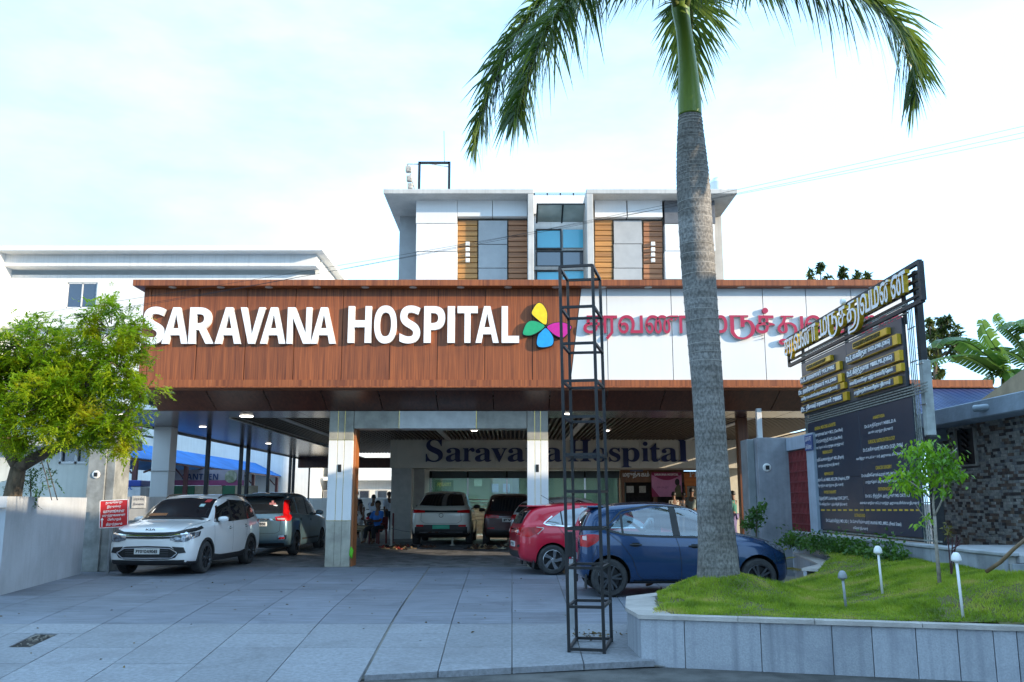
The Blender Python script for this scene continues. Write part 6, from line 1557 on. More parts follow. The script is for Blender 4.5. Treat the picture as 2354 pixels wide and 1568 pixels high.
def ev_mesh(ob):
    C.objects.link(ob); dg = bpy.context.evaluated_depsgraph_get(); dg.update()
    me = bpy.data.meshes.new_from_object(ob.evaluated_get(dg)); C.objects.unlink(ob); return me
def car_body(st, arch, cut=None):
    """A closed shell lofted through the stations, smoothed, with wheel wells cut in. Returns the mesh and a tree of the uncut shell."""
    b = MB(); ring = None; rows = []
    for (x, zb, zbelt, zt, wl, wb, wr) in st:
        e = min(.05, (zt - zbelt) * .35); t = (zt - zbelt)
        half = [(.0, zb), (.55 * wl, zb), (.90 * wl, zb + .01), (wl * .985, zb + .10), (wl, zb + .5 * (zbelt - zb)), (wb + (wl - wb) * .55, zbelt - .10 * min(1, (zbelt - zb) / .5)), (wb, zbelt - .005),
                (wb - .03 - .12 * (wb - wr) , zbelt + .14 * t), (wr + (wb - wr) * .40 + .012, zbelt + .56 * t), (wr + .02, zt - e * 1.15), (wr * .86, zt - e * .38), (wr * .48, zt - e * .08), (0, zt)]
        rows.append([(x, -y, z) for y, z in half] + [(x, y, z) for y, z in half[-2:0:-1]])
    n = len(rows[0]); k0 = len(b.v)
    for r_ in rows: b.v += r_
    for i in range(len(rows) - 1):
        for j in range(n): b.f.append((i * n + j, i * n + (j + 1) % n, (i + 1) * n + (j + 1) % n, (i + 1) * n + j))
    h = n // 2
    for i, flip in ((0, True), (len(rows) - 1, False)):
        k = i * n
        for j in range(h):
            a, c, d, e_ = k + j, k + j + 1, k + (n - j - 1) % n, k + (n - j) % n
            f = [a, c, d, e_]; f = [v for q, v in enumerate(f) if v not in f[:q]]
            if len(f) > 2: b.f.append(tuple(f if flip else f[::-1]))
    b.m = [0] * len(b.f)
    me = b.mesh('shell', [m_seam]); bm = bmesh.new(); bm.from_mesh(me); bmesh.ops.recalc_face_normals(bm, faces=bm.faces); bm.to_mesh(me); bm.free()
    ob = bpy.data.objects.new('shell', me); md = ob.modifiers.new('s', 'SUBSURF'); md.levels = 2; md.render_levels = 2
    sm = ev_mesh(ob); tree = BVHTree.FromPolygons([v.co.copy() for v in sm.vertices], [tuple(p.vertices) for p in sm.polygons])
    cutter = MB()
    for (ax, r_, w) in arch:
        for s_ in (-1, 1): 
            c_ = MB(); c_.lathe([(0, -.19), (r_, -.19), (r_, .3), (0, .3)], 40, (ax, s_ * w, .32), 'y'); cutter.add(c_.v, c_.f)
    def boolean(src, mb, slot):
        cm = mb.mesh('cut', [m_well]); bm = bmesh.new(); bm.from_mesh(cm); bmesh.ops.remove_doubles(bm, verts=bm.verts, dist=1e-5); bmesh.ops.recalc_face_normals(bm, faces=bm.faces); bm.to_mesh(cm); bm.free()
        co = bpy.data.objects.new('cut', cm); C.objects.link(co); so = bpy.data.objects.new('shell', src)
        bo = so.modifiers.new('b', 'BOOLEAN'); bo.object = co; bo.operation = 'DIFFERENCE'; bo.solver = 'EXACT'; bo.material_mode = 'TRANSFER'
        r2_ = ev_mesh(so); C.objects.unlink(co); bpy.data.objects.remove(co); bpy.data.objects.remove(so); return r2_
    sm = boolean(sm, cutter, 1)
    if cut: sm = boolean(sm, cut, 1)
    return sm, tree

class Car:
    def __init__(s, name, label, loc, rz, spec, col_mat):
        s.t = thing(name, label, 'car', loc, spec.get('group'), rz); s.t.name = name
        s.sp = spec; s.xm = spec.get('xm') or (lambda a: a); me, s.tree = car_body([(s.xm(q[0]),) + q[1:] for q in spec['st']], [(spec['ax'], spec['ra'], spec['w'] - .02), (-spec['ax'], spec['ra'], spec['w'] - .02)], spec.get('cut'))
        idx = [m.name if m else '' for m in me.materials]
        well = [i for i, n_ in enumerate(idx) if n_ == 'wheel_well']; me2 = me
        mats = [0] * len(me.polygons); me.polygons.foreach_get('material_index', mats)
        cl = spec.get('clad', .0); new = []
        for p, mi in zip(me.polygons, mats): new.append(1 if mi in well else (2 if p.center.z < cl else 0))
        me.materials.clear()
        for m in (col_mat, m_well, m_clad): me.materials.append(m)
        me.polygons.foreach_set('material_index', new); me.polygons.foreach_set('use_smooth', [True] * len(new)); me.set_sharp_from_angle(angle=R(35)); me.update()
        s.body = link('body', me, s.t)
    def ray(s, p, d, o):
        h, n, i, _ = s.tree.ray_cast(Vector(p), Vector(d))
        if h is None:
            q = Vector(p) + Vector(d) * 2.0; h, n, i, _ = s.tree.find_nearest(q); 
        if n.dot(Vector(d)) > 0: n = -n
        return h + n * o
    def pt(s, a, c, view, o):
        return {'R': lambda: s.ray((s.xm(a), -4, c), (0, 1, 0), o), 'L': lambda: s.ray((s.xm(a), 4, c), (0, -1, 0), o), 'F': lambda: s.ray((5, a, c), (-1, 0, 0), o), 'B': lambda: s.ray((-5, a, c), (1, 0, 0), o), 'T': lambda: s.ray((a, c, 4), (0, 0, -1), o)}[view]()
    @staticmethod
    def res(P, n):
        L = [0]
        for a, c in zip(P[:-1], P[1:]): L.append(L[-1] + math.hypot(c[0] - a[0], c[1] - a[1]))
        out = []
        for k in range(n + 1):
            d = L[-1] * k / n; i = 0
            while i < len(L) - 2 and L[i + 1] < d: i += 1
            f = (d - L[i]) / max(1e-9, L[i + 1] - L[i]); out.append((P[i][0] + (P[i + 1][0] - P[i][0]) * f, P[i][1] + (P[i + 1][1] - P[i][1]) * f))
        return out
    def patch(s, name, lo, up, view, mat, o=.006, n=14, m=6, parent=None, lip=.02):
        """A sheet lying on the shell between two outlines, its rim turned in so it has thickness."""
        A_, B_ = s.res(lo, n), s.res(up, n); rows = []
        for j in range(m + 1):
            f = j / m; rows.append([s.pt(a[0] + (c[0] - a[0]) * f, a[1] + (c[1] - a[1]) * f, view, o) for a, c in zip(A_, B_)])
        inn_ = {'R': Vector((0, lip, 0)), 'L': Vector((0, -lip, 0)), 'F': Vector((-lip, 0, 0)), 'B': Vector((lip, 0, 0)), 'T': Vector((0, 0, -lip))}[view]
        rows = [[p + inn_ for p in rows[0]]] + rows + [[p + inn_ for p in rows[-1]]]; rows = [[r_[0] + inn_] + r_ + [r_[-1] + inn_] for r_ in rows]
        b = MB(); b.grid(rows); me = b.mesh(name, mat, smooth=40); bm = bmesh.new(); bm.from_mesh(me); bmesh.ops.recalc_face_normals(bm, faces=bm.faces)
        bm.to_mesh(me); bm.free(); return link(name, me, parent or s.t)
    def both(s, *a, **k):
        r_ = []
        for v in 'RL':
            r_.append(s.patch(a[0], a[1], a[2], v, a[3], **k))
        return r_
    def sym(s, name, lo, up, view, mat, **k):
        s.patch(name, lo, up, view, mat, **k); s.patch(name, [(-a, c) for a, c in lo], [(-a, c) for a, c in up], view, mat, **k)
    def line(s, name, pts, view, mat, w=.008, o=.0025, n=22):
        P = s.res(pts, n); b = MB(); Q = [s.pt(a, c, view, o) for a, c in P]; rows = [[], []]
        for i, (a, c) in enumerate(P):
            d = Vector((P[min(i + 1, n)][0] - P[max(i - 1, 0)][0], P[min(i + 1, n)][1] - P[max(i - 1, 0)][1])).normalized(); nx, nz = -d.y * w / 2, d.x * w / 2
            rows[0].append(s.pt(a + nx, c + nz, view, o)); rows[1].append(s.pt(a - nx, c - nz, view, o))
        b.grid(rows); return b.build(name, mat, s.t, local=True)
    def wheels(s, r_, style, mat):
        first = None
        for ax in (s.sp['ax'], -s.sp['ax']):
            for sd in (-1, 1):
                if first is None:
                    w = .10; t = MB()
                    t.lathe([(r_ * .66, -w), (r_ * .70, -w - .012), (r_ * .88, -w - .012), (r_ * .965, -w + .012), (r_, -w * .55), (r_, w * .55), (r_ * .965, w), (r_ * .7, w), (r_ * .66, w)], 40, axis='y')
                    first = t.build('wheel', m_tyre, s.t, smooth=30, local=True)
                    rm = MB(); R2 = r_ * .67
                    rm.lathe([(R2, -w - .006), (R2 * .97, -w - .01), (R2 * .90, -w + .03), (R2 * .88, w - .02)], 40, axis='y')
                    rm.lathe([(R2 * .12, -w - .002), (R2 * .20, -w + .002), (R2 * .24, -w + .03), (0, -w + .035)], 16, axis='y'); rm.lathe([(0, -w - .006), (R2 * .12, -w - .002)], 16, axis='y')
                    k_ = 5
                    for k in range(k_):
                        a = 2 * math.pi * k / k_ + .3
                        for da, db, w2 in (((-.20, -.20, .030), (.20, .20, .030)) if style == 'double' else ((-.1, .42, .05), (.34, .62, .022))):
                            p0 = Vector((math.cos(a + da * .9) * R2 * .17, -w + .0, math.sin(a + da * .9) * R2 * .17)); p1 = Vector((math.cos(a + db) * R2 * .95, -w - .002, math.sin(a + db) * R2 * .95)); rm.bar(p0, p1, w2, .022, up=(0, 1, 0))
                    link('rim', rm.mesh('rim', mat, smooth=30), first)
                    bk = MB(); bk.lathe([(0, -w + .07), (R2 * .86, -w + .07), (R2 * .86, w - .03)], 28, axis='y'); link('brake_disc', bk.mesh('brake_disc', M('brake_dark', (.03, .03, .032), .5, metal=.4)), first); wh = first
                else: wh = copy_tree(first, s.t)
                wh.location = (ax, sd * (s.sp['w'] - .115), r_); wh.rotation_euler = (0, rnd.uniform(0, 6), 0 if sd < 0 else math.pi)
                for ch in wh.children: pass
    def arch_trim(s, r_, mat, wd=.055):
        for ax in (s.sp['ax'], -s.sp['ax']):
            for v in 'RL':
                rows = [[], []]
                for k in range(25):
                    a = R(-8) + (math.pi + R(16)) * k / 24
                    for q, rr_ in enumerate((r_ - .003, r_ + wd)): rows[q].append(s.pt(ax + math.cos(a) * rr_, max(.2, .32 + math.sin(a) * rr_), v, .010))
                inn_ = Vector((0, .05 if v == 'R' else -.05, 0)); rows = [[p + inn_ for p in rows[0]]] + rows + [[p + inn_ for p in rows[1]]]
                b = MB(); b.grid(rows); b.build('arch_trim', mat, s.t, smooth=40, local=True)
    def mirror(s, x, z, w, mat):
        for sd in (-1, 1):
            b = MB(); b.lathe([(0, -.11), (.05, -.10), (.075, -.04), (.08, .04), (.055, .10), (0, .11)], 14, (0, 0, 0), 'y'); me = b.mesh('mirror', mat, smooth=True)
            o = link('mirror', me, s.t); o.location = (x, sd * (w + .10), z); o.scale = (.8, 1.05, .85)
            b = MB(); b.bar((x - .01, sd * (w - .06), z - .05), (x, sd * (w + .06), z - .03), .04); b.build('mirror_arm', m_clad, s.t, local=True)
    def handle(s, x, z, mat):
        for v, sd in (('R', -1), ('L', 1)):
            p = s.pt(x, z, v, .0); b = MB(); b.box(-.10, .10, -.016, .016, -.013, .013, .008); o = link('door_handle', b.mesh('door_handle', mat), s.t); o.location = p + Vector((0, sd * .018, 0))
            s.patch('handle_recess', [(x - .055, z - .03), (x, z - .036), (x + .055, z - .03)], [(x - .055, z + .03), (x, z + .03), (x + .055, z + .03)], v, m_seam, o=.002, n=6, m=3, lip=0)
    def plate(s, x, z, txt, rear=False, mat=None, y=0., col=None):
        d = -1 if rear else 1; p = s.pt(y, z, 'B' if rear else 'F', .012)
        b = MB(); b.box(p.x - .008, p.x + .008, y - .26, y + .26, z - .058, z + .058, .006); o = b.build('number_plate', mat or m_plate, s.t, local=True)
        if txt:
            b = MB(); letters(b, txt, (p.x + d * .009, y, z), (0, d, 0), (0, 0, 1), w=.44, h=.07, depth=.002, bold=.02); b.build('lettering', col or m_seam, o, local=True)
    def rails(s, x0, x1, y, mat, up=.035):
        for sd in (-1, 1):
            P = [s.pt(x0 + (x1 - x0) * k / 10, sd * y, 'T', (.0 if k in (0, 10) else up)) for k in range(11)]; b = MB(); b.tube(P, .016, 6); b.build('roof_rail', mat, s.t, smooth=True, local=True)

HATCH = [(1.90, .36, .58, .64, .42, .40, .34), (1.87, .25, .68, .735, .62, .58, .48), (1.76, .20, .75, .82, .755, .70, .56), (1.52, .19, .82, .90, .815, .765, .62), (1.22, .19, .87, .97, .835, .795, .65), (.98, .19, .90, 1.01, .84, .805, .66), (.80, .19, .915, 1.085, .84, .805, .655),
         (.58, .19, .93, 1.23, .84, .805, .645), (.34, .19, .94, 1.36, .84, .805, .63), (.10, .19, .95, 1.455, .84, .805, .615), (-.2, .19, .965, 1.505, .84, .80, .60), (-.6, .19, .985, 1.515, .84, .80, .59), (-1.0, .19, 1.01, 1.49, .84, .795, .58), (-1.3, .20, 1.03, 1.46, .835, .785, .57),
         (-1.52, .22, 1.035, 1.42, .825, .775, .56), (-1.68, .25, 1.03, 1.31, .81, .76, .57), (-1.79, .28, 1.0, 1.13, .78, .735, .58), (-1.86, .33, .90, .96, .72, .69, .55), (-1.89, .42, .80, .86, .62, .60, .5)]
def scale_st(st, sx, sy, sz): return [(a * sx, zb, c * sz, d * sz, e * sy, f * sy, g_ * sy) for a, zb, c, d, e, f, g_ in st]
# --- blue hatchback, seen from its right side
WR_L = [(-1.26, 1.06), (-1.00, 1.00), (-.55, .975), (-.16, .965)]; WR_U = [(-1.17, 1.15), (-.96, 1.33), (-.5, 1.415), (-.20, 1.43)]
WF_L = [(-.05, .965), (.5, .95), (.80, .955)]; WF_U = [(-.10, 1.43), (.18, 1.385), (.60, 1.14)]
def shrink(lo, up, k):
    P = lo + up[::-1]; cx_ = sum(p[0] for p in P) / len(P); cz_ = sum(p[1] for p in P) / len(P)
    return [(cx_ + (a - cx_) * k, cz_ + (c - cz_) * k) for a, c in P]
cut = MB()
for lo, up in ((WR_L + WF_L, WR_U + WF_U),): cut.prism(shrink(lo, up, .95), -1.2, 1.2, 'y')
m_bluep = paint('paint_deep_blue', (.005, .038, .115), .4, .25)
bc = Car('blue_hatchback', 'deep blue hatchback parked side on behind the palm trunk', (0, 0, 0), R(2.2), dict(st=HATCH, ax=1.235, ra=.345, w=.84, clad=.225, cut=cut, xm=lambda a: a if abs(a) < 1.25 else (1.25 + (a - 1.25) * .86 if a > 0 else -1.25 + (a + 1.25) * .74)), m_bluep)
m_cg2 = glass('clear_car_glass', (.02, .03, .035), .85, .02, .17, (.75, .88, .92))
bc.both('side_window', WR_L, WR_U, m_cg2, o=.004, n=16, m=6, lip=.0); bc.both('side_window', WF_L, WF_U, m_cg2, o=.004, n=16, m=6, lip=.0)
bc.both('door_pillar', [(-.165, .965), (-.045, .965)], [(-.205, 1.435), (-.095, 1.435)], m_clad, o=.006, n=3, m=6)
bc.both('quarter_bar', [(-1.02, 1.0), (-.985, 1.0)], [(-1.03, 1.30), (-.995, 1.31)], m_clad, o=.008, n=2, m=6)
bc.line('window_seal', [(-1.30, 1.065), (-1.0, .985), (-.55, .955), (.5, .935), (.84, .945)], 'R', m_clad, w=.03, o=.006)
bc.line('window_seal', [(-1.28, 1.09), (-1.0, 1.36), (-.5, 1.45), (.2, 1.41), (.66, 1.14), (.84, .96)], 'R', m_clad, w=.022, o=.006, n=40)
bc.patch('windscreen', [(-.66, 1.03), (0, 1.06), (.66, 1.03)], [(-.54, 1.42), (0, 1.45), (.54, 1.42)], 'F', m_cglass)
bc.patch('rear_window', [(-.56, 1.06), (0, 1.04), (.56, 1.06)], [(-.48, 1.33), (0, 1.34), (.48, 1.33)], 'B', m_cglass)
bc.patch('roof_panel', [(-1.25, -.5), (-.6, -.54), (.02, -.54)], [(-1.25, .5), (-.6, .54), (.02, .54)], 'T', M('roof_blueblack', (.012, .022, .055), .25, coat=1.), o=.003, n=12, m=10, lip=.0)
bc.both('rear_spoiler', [(-1.55, 1.375), (-1.2, 1.43)], [(-1.55, 1.40), (-1.2, 1.46)], m_clad, n=5, m=2)
b = MB(); b.box(-1.56, -1.28, -.54, .54, 1.41, 1.445, .015); b.build('spoiler', m_bluep, bc.t, local=True)
for v in 'RL':
    bc.patch('tail_lamp', [(-1.845, .80), (-1.70, .78), (-1.50, .86), (-1.38, .955)], [(-1.85, .96), (-1.70, .985), (-1.52, .985), (-1.375, .965)], v, m_tail, o=.012, n=12, m=5)
    bc.patch('tail_lamp_clear', [(-1.80, .90), (-1.72, .89)], [(-1.80, .955), (-1.72, .965)], v, m_tailw, o=.016, n=4, m=3, lip=.003)
    bc.patch('headlamp', [(1.38, .86), (1.55, .765), (1.80, .66)], [(1.38, .875), (1.60, .835), (1.83, .715)], v, m_head, o=.010, n=12, m=5)
    bc.line('door_seam', [(-.135, .96), (-.08, .80), (-.05, .55), (-.05, .28)], v, m_seam); bc.line('door_seam', [(-1.27, 1.03), (-1.05, .86), (-.86, .62), (-.78, .36), (-.70, .275), (-.05, .27)], v, m_seam, n=40)
    bc.line('door_seam', [(.86, .93), (.90, .75), (.90, .45), (.86, .29), (-.05, .275)], v, m_seam, n=36); bc.line('shut_line', [(1.0, .955), (1.4, .90), (1.7, .80)], v, m_seam)
    bc.line('bumper_seam', [(1.55, .70), (1.60, .55), (1.58, .42)], v, m_seam); bc.line('bumper_seam', [(-1.50, .80), (-1.60, .62), (-1.62, .45)], v, m_seam)
    bc.patch('side_sill', [(-.84, .235), (0, .225), (.84, .235)], [(-.84, .262), (0, .255), (.84, .262)], v, m_clad, o=.012, n=12, m=2)
bc.patch('fog_panel', [(-.60, .33), (.60, .33)], [(-.66, .62), (.66, .62)], 'F', m_mesh, o=.006); bc.handle(.18, .80, m_clad); bc.handle(-.80, .825, m_clad)
bc.mirror(.72, 1.0, .80, m_bluep); bc.wheels(.302, 'double', m_alloyd); bc.plate(0, .62, '', True)
b = MB(); b.box(-1.63, -1.60, -.78, -.60, .13, .36, .01); b.box(-1.63, -1.60, .60, .78, .13, .36, .01); b.build('mud_flap', m_clad, bc.t, local=True)
bc.t.scale = (.985, 1.0, 1.0)
p = at(1395, 1372, 14.95); ca, sa = math.cos(R(2.2)), math.sin(R(2.2)); lx_, ly_ = -1.26, -.74
bc.t.location = (p.x - (lx_ * ca - ly_ * sa), 14.95 - (lx_ * sa + ly_ * ca), 0)
# --- red hatchback behind
m_redp = paint('paint_crimson', (.55, .008, .035), .2, .28)
red = Car('red_hatchback', 'crimson red hatchback with chrome window line parked behind the ladder tower', (0, 0, 0), R(9), dict(st=scale_st(HATCH, 1.04, 1.04, 1.0), ax=1.26, ra=.35, w=.87, clad=.245), m_redp)
RL = [(-1.40, 1.055), (-1.0, 1.02), (-.1, .985), (.86, .965)]; RU = [(-1.22, 1.19), (-1.0, 1.33), (-.3, 1.42), (.62, 1.15)]
red.both('side_window', RL, RU, glass('car_glass_blue', (.015, .03, .045), 0, .02, .22), o=.005, n=20, m=6)
for v in 'RL':
    red.line('chrome_strip', [(.86, .955), (-.1, .965), (-1.0, 1.0), (-1.40, 1.035), (-1.44, 1.06), (-1.24, 1.21)], v, m_chrome, w=.026, o=.011, n=40)
    red.patch('door_pillar', [(-.16, .985), (-.05, .985)], [(-.19, 1.42), (-.09, 1.42)], v, m_clad, o=.009, n=3, m=6); red.line('door_seam', [(-1.03, 1.03), (-1.05, 1.31)], v, m_clad, w=.03, o=.009)
    red.patch('tail_lamp', [(-1.90, .80), (-1.76, .78), (-1.58, .86), (-1.46, .955)], [(-1.90, .97), (-1.76, .985), (-1.60, .985), (-1.45, .965)], v, m_tail, o=.012, n=12, m=5)
    red.line('lamp_edge', [(-1.60, .985), (-1.44, .965), (-1.58, .84)], v, m_tailw, w=.016, o=.018)
    red.line('door_seam', [(-.135, .97), (-.07, .80), (-.05, .3)], v, m_seam); red.line('door_seam', [(-1.15, 1.02), (-1.03, .86), (-.88, .62), (-.8, .30)], v, m_seam, n=30)
    red.patch('side_sill', [(-.86, .235), (.86, .235)], [(-.86, .265), (.86, .265)], v, m_clad, o=.012, n=12, m=2)
red.patch('rear_window', [(-.60, 1.06), (0, 1.04), (.60, 1.06)], [(-.50, 1.33), (0, 1.35), (.50, 1.33)], 'B', m_cglass, n=14)
red.sym('tail_lamp', [(.42, .82), (.72, .82)], [(.40, .96), (.72, .97)], 'B', m_tail, o=.012, n=8, m=4); red.sym('tail_lamp_clear', [(.50, .865), (.64, .865)], [(.50, .92), (.64, .92)], 'B', m_tailw, o=.017, n=4, m=3, lip=.003)
red.line('chrome_strip', [(-.40, .93), (.40, .93)], 'B', m_chrome, w=.022, o=.010)
red.patch('rear_diffuser', [(-.64, .36), (0, .35), (.64, .36)], [(-.58, .50), (0, .48), (.58, .50)], 'B', m_clad, o=.008); red.sym('reflector', [(.52, .56), (.70, .58)], [(.52, .61), (.70, .63)], 'B', m_clad, o=.012, n=4, m=2)
red.plate(0, .62, 'PY01', True); red.handle(.18, .82, m_chrome); red.handle(-.80, .84, m_chrome); red.wheels(.312, 'twist', m_alloy)
b = MB(); b.box(-1.76, -1.34, -.56, .56, 1.405, 1.44, .015); b.build('spoiler', m_redp, red.t, local=True)
b = MB(); b.tube([(-1.05, 0, 1.49), (-1.35, 0, 1.66)], .006, 5); b.build('aerial', m_clad, red.t, local=True)
b = MB(); b.box(-1.67, -1.64, -.80, -.62, .13, .36, .01); b.box(-1.67, -1.64, .62, .80, .13, .36, .01); b.build('mud_flap', m_clad, red.t, local=True)
p = at(1269, 1319, 19.4); a_ = R(9); lx_, ly_ = -1.26, -.76
red.t.location = (p.x - (lx_ * math.cos(a_) - ly_ * math.sin(a_)), 19.4 - (lx_ * math.sin(a_) + ly_ * math.cos(a_)), 0)
# --- white people carrier at left, nose to the camera
CARENS = [(2.24, .36, .66, .72, .50, .48, .40), (2.21, .25, .80, .87, .735, .70, .60), (2.10, .21, .90, .98, .85, .80, .66), (1.82, .20, .965, 1.05, .89, .85, .70), (1.40, .20, 1.0, 1.10, .90, .865, .71), (1.15, .20, 1.01, 1.14, .90, .865, .71), (.95, .20, 1.02, 1.23, .90, .86, .70), (.65, .20, 1.03, 1.42, .90, .855, .69), (.40, .20, 1.035, 1.55, .90, .855, .675),
          (.10, .20, 1.04, 1.645, .90, .85, .66), (-.3, .20, 1.045, 1.69, .90, .85, .65), (-.9, .20, 1.055, 1.70, .90, .85, .645), (-1.4, .20, 1.07, 1.675, .895, .84, .635), (-1.8, .21, 1.085, 1.61, .885, .83, .62), (-2.04, .23, 1.09, 1.50, .87, .815, .61), (-2.18, .27, 1.07, 1.27, .84, .79, .62), (-2.26, .34, .98, 1.05, .79, .74, .6), (-2.29, .42, .86, .92, .68, .66, .55)]
m_wp = paint('paint_white', (.80, .81, .82), 0, .3)
wc = Car('white_people_carrier', 'white people carrier facing the camera at left with black cladding and roof rails', (0, 0, 0), R(-90 - 2.2), dict(st=CARENS, ax=1.39, ra=.385, w=.90, clad=.30), m_wp)
wc.patch('windscreen', [(-.72, 1.155), (-.4, 1.175), (0, 1.18), (.4, 1.175), (.72, 1.155)], [(-.60, 1.575), (0, 1.605), (.60, 1.575)], 'F', m_cglass, n=20, m=8)
wc.both('side_window', [(-1.86, 1.16), (-1.3, 1.10), (-.2, 1.07), (.84, 1.07)], [(-1.74, 1.44), (-1.3, 1.54), (-.3, 1.57), (.50, 1.40)], m_cglass, o=.005, n=22, m=6)
for v in 'RL':
    wc.patch('door_pillar', [(-.24, 1.07), (-.12, 1.07)], [(-.28, 1.57), (-.18, 1.57)], v, m_clad, o=.009, n=3, m=6); wc.patch('door_pillar', [(-1.24, 1.09), (-1.15, 1.09)], [(-1.26, 1.54), (-1.18, 1.545)], v, m_clad, o=.009, n=3, m=6)
    wc.patch('window_edge', [(.79, 1.10), (.86, 1.07)], [(.47, 1.43), (.53, 1.41)], v, m_chrome, o=.010, n=2, m=5)
    wc.line('door_seam', [(-.20, 1.05), (-.14, .75), (-.14, .40)], v, m_seam); wc.line('door_seam', [(.95, 1.02), (.98, .72), (.94, .40)], v, m_seam); wc.line('door_seam', [(-1.20, 1.07), (-1.08, .86), (-.98, .60)], v, m_seam)
    wc.patch('side_cladding', [(-.98, .24), (0, .235), (.98, .24)], [(-.99, .40), (-.6, .36), (.6, .36), (.99, .40)], v, m_clad, o=.012, n=16, m=3)
    wc.patch('headlamp', [(1.78, .80), (2.0, .76), (2.14, .74)], [(1.70, .90), (2.0, .88), (2.16, .86)], v, m_head, o=.010, n=10, m=4)
    wc.patch('tail_lamp', [(-2.20, .96), (-1.98, .99)], [(-2.16, 1.08), (-1.96, 1.06)], v, m_tail, o=.012, n=6, m=4)
    wc.line('lamp_strip', [(1.55, .98), (1.85, .935), (2.1, .90)], v, m_seam, w=.05, o=.008)
wc.arch_trim(.385, m_clad)
# nose: upper slot, day lamps, bright bar, lamps, hexagon intake, skid panel
wc.patch('upper_slot', [(-.70, .862), (-.3, .835), (0, .83), (.3, .835), (.70, .862)], [(-.72, .905), (-.3, .885), (0, .88), (.3, .885), (.72, .905)], 'F', m_mesh, o=.008, n=24, m=3)
wc.line('chrome_strip', [(-.76, .862), (-.45, .825), (0, .815), (.45, .825), (.76, .862)], 'F', m_chrome, w=.022, o=.016, n=26)
wc.patch('lower_slot', [(-.62, .765), (0, .755), (.62, .765)], [(-.60, .80), (0, .80), (.60, .80)], 'F', m_clad, o=.010, n=20, m=2)
wc.sym('headlamp', [(.46, .73), (.60, .695), (.76, .70), (.80, .73)], [(.46, .80), (.62, .825), (.79, .845), (.815, .86)], 'F', m_head, o=.012, n=12, m=5)
wc.sym('lamp_brow', [(.46, .845), (.66, .88), (.82, .93)], [(.46, .875), (.66, .925), (.80, .97)], 'F', m_clad, o=.012, n=8, m=3)
wc.patch('lower_intake', [(-.58, .38), (-.45, .345), (0, .34), (.45, .345), (.58, .38)], [(-.64, .47), (-.46, .60), (0, .615), (.46, .60), (.64, .47)], 'F', m_mesh, o=.010, n=26, m=6)
wc.line('bright_hexagon', [(-.62, .475), (-.47, .565), (0, .58), (.47, .565), (.62, .475), (.50, .372), (0, .366), (-.50, .372), (-.62, .475)], 'F', m_chrome, w=.020, o=.020, n=60)
wc.sym('corner_fin', [(.62, .46), (.76, .48)], [(.50, .60), (.72, .585)], 'F', m_clad, o=.012, n=6, m=4)
for k in range(4): wc.line('intake_rib', [(-.44, .39 + k * .045), (.44, .39 + k * .045)], 'F', M('rib_grey', (.10, .105, .115), .4, metal=.4), w=.010, o=.018, n=16)
wc.patch('skid_panel', [(-.72, .255), (0, .25), (.72, .255)], [(-.74, .335), (0, .325), (.74, .335)], 'F', m_clad, o=.014, n=20, m=3)
wc.plate(0, .505, XB('PY01DA9045'))
b = MB(); c_ = wc.pt(0, .935, 'F', .010); letters(b, XB('KIA'), c_, (0, 1, 0), (-.35, 0, 1), w=.20, h=.042, depth=.004); b.build('badge', m_seam, wc.t, local=True)
wc.line('bonnet_line', [(2.12, -.66), (1.5, -.74), (1.0, -.78)], 'T', m_seam); wc.line('bonnet_line', [(2.12, .66), (1.5, .74), (1.0, .78)], 'T', m_seam)
wc.line('bonnet_crease', [(2.05, -.36), (1.2, -.46)], 'T', M('crease_white', (.70, .71, .72), .3, coat=1.), w=.012); wc.line('bonnet_crease', [(2.05, .36), (1.2, .46)], 'T', M('crease_white', (.70, .71, .72)), w=.012)
wc.patch('cowl', [(1.05, -.70), (1.05, .70)], [(1.16, -.66), (1.20, 0), (1.16, .66)], 'T', m_clad, o=.004, n=12, m=2)
wc.patch('sticker', [(.42, 1.50), (.54, 1.495)], [(.42, 1.565), (.54, 1.56)], 'F', M('sticker_red', (.5, .05, .05)), o=.010, n=2, m=2, lip=.002)
wc.patch('sticker', [(.38, 1.40), (.48, 1.40)], [(.38, 1.46), (.48, 1.46)], 'F', M('sticker_pale', (.45, .62, .60)), o=.010, n=2, m=2, lip=.002)
wc.patch('dashboard_trim', [(-.62, 1.20), (-.2, 1.21)], [(-.58, 1.26), (-.2, 1.26)], 'F', M('tan_trim', (.32, .12, .04), .6), o=.008, n=8, m=2, lip=.002)
wc.mirror(.66, 1.13, .84, m_wp); wc.handle(.02, .93, m_wp); wc.handle(-1.02, .95, m_wp); wc.rails(.15, -1.7, .60, m_clad); wc.wheels(.345, 'double', m_alloyd)
p = at(464, 1316, 19.9); a_ = R(-92.2); lx_, ly_ = 1.39, .80
wc.t.scale = (1.06, 1.02, 1.0)
wc.t.location = (p.x - (lx_ * math.cos(a_) - ly_ * math.sin(a_)), 19.9 - (lx_ * math.sin(a_) + ly_ * math.cos(a_)), 0)
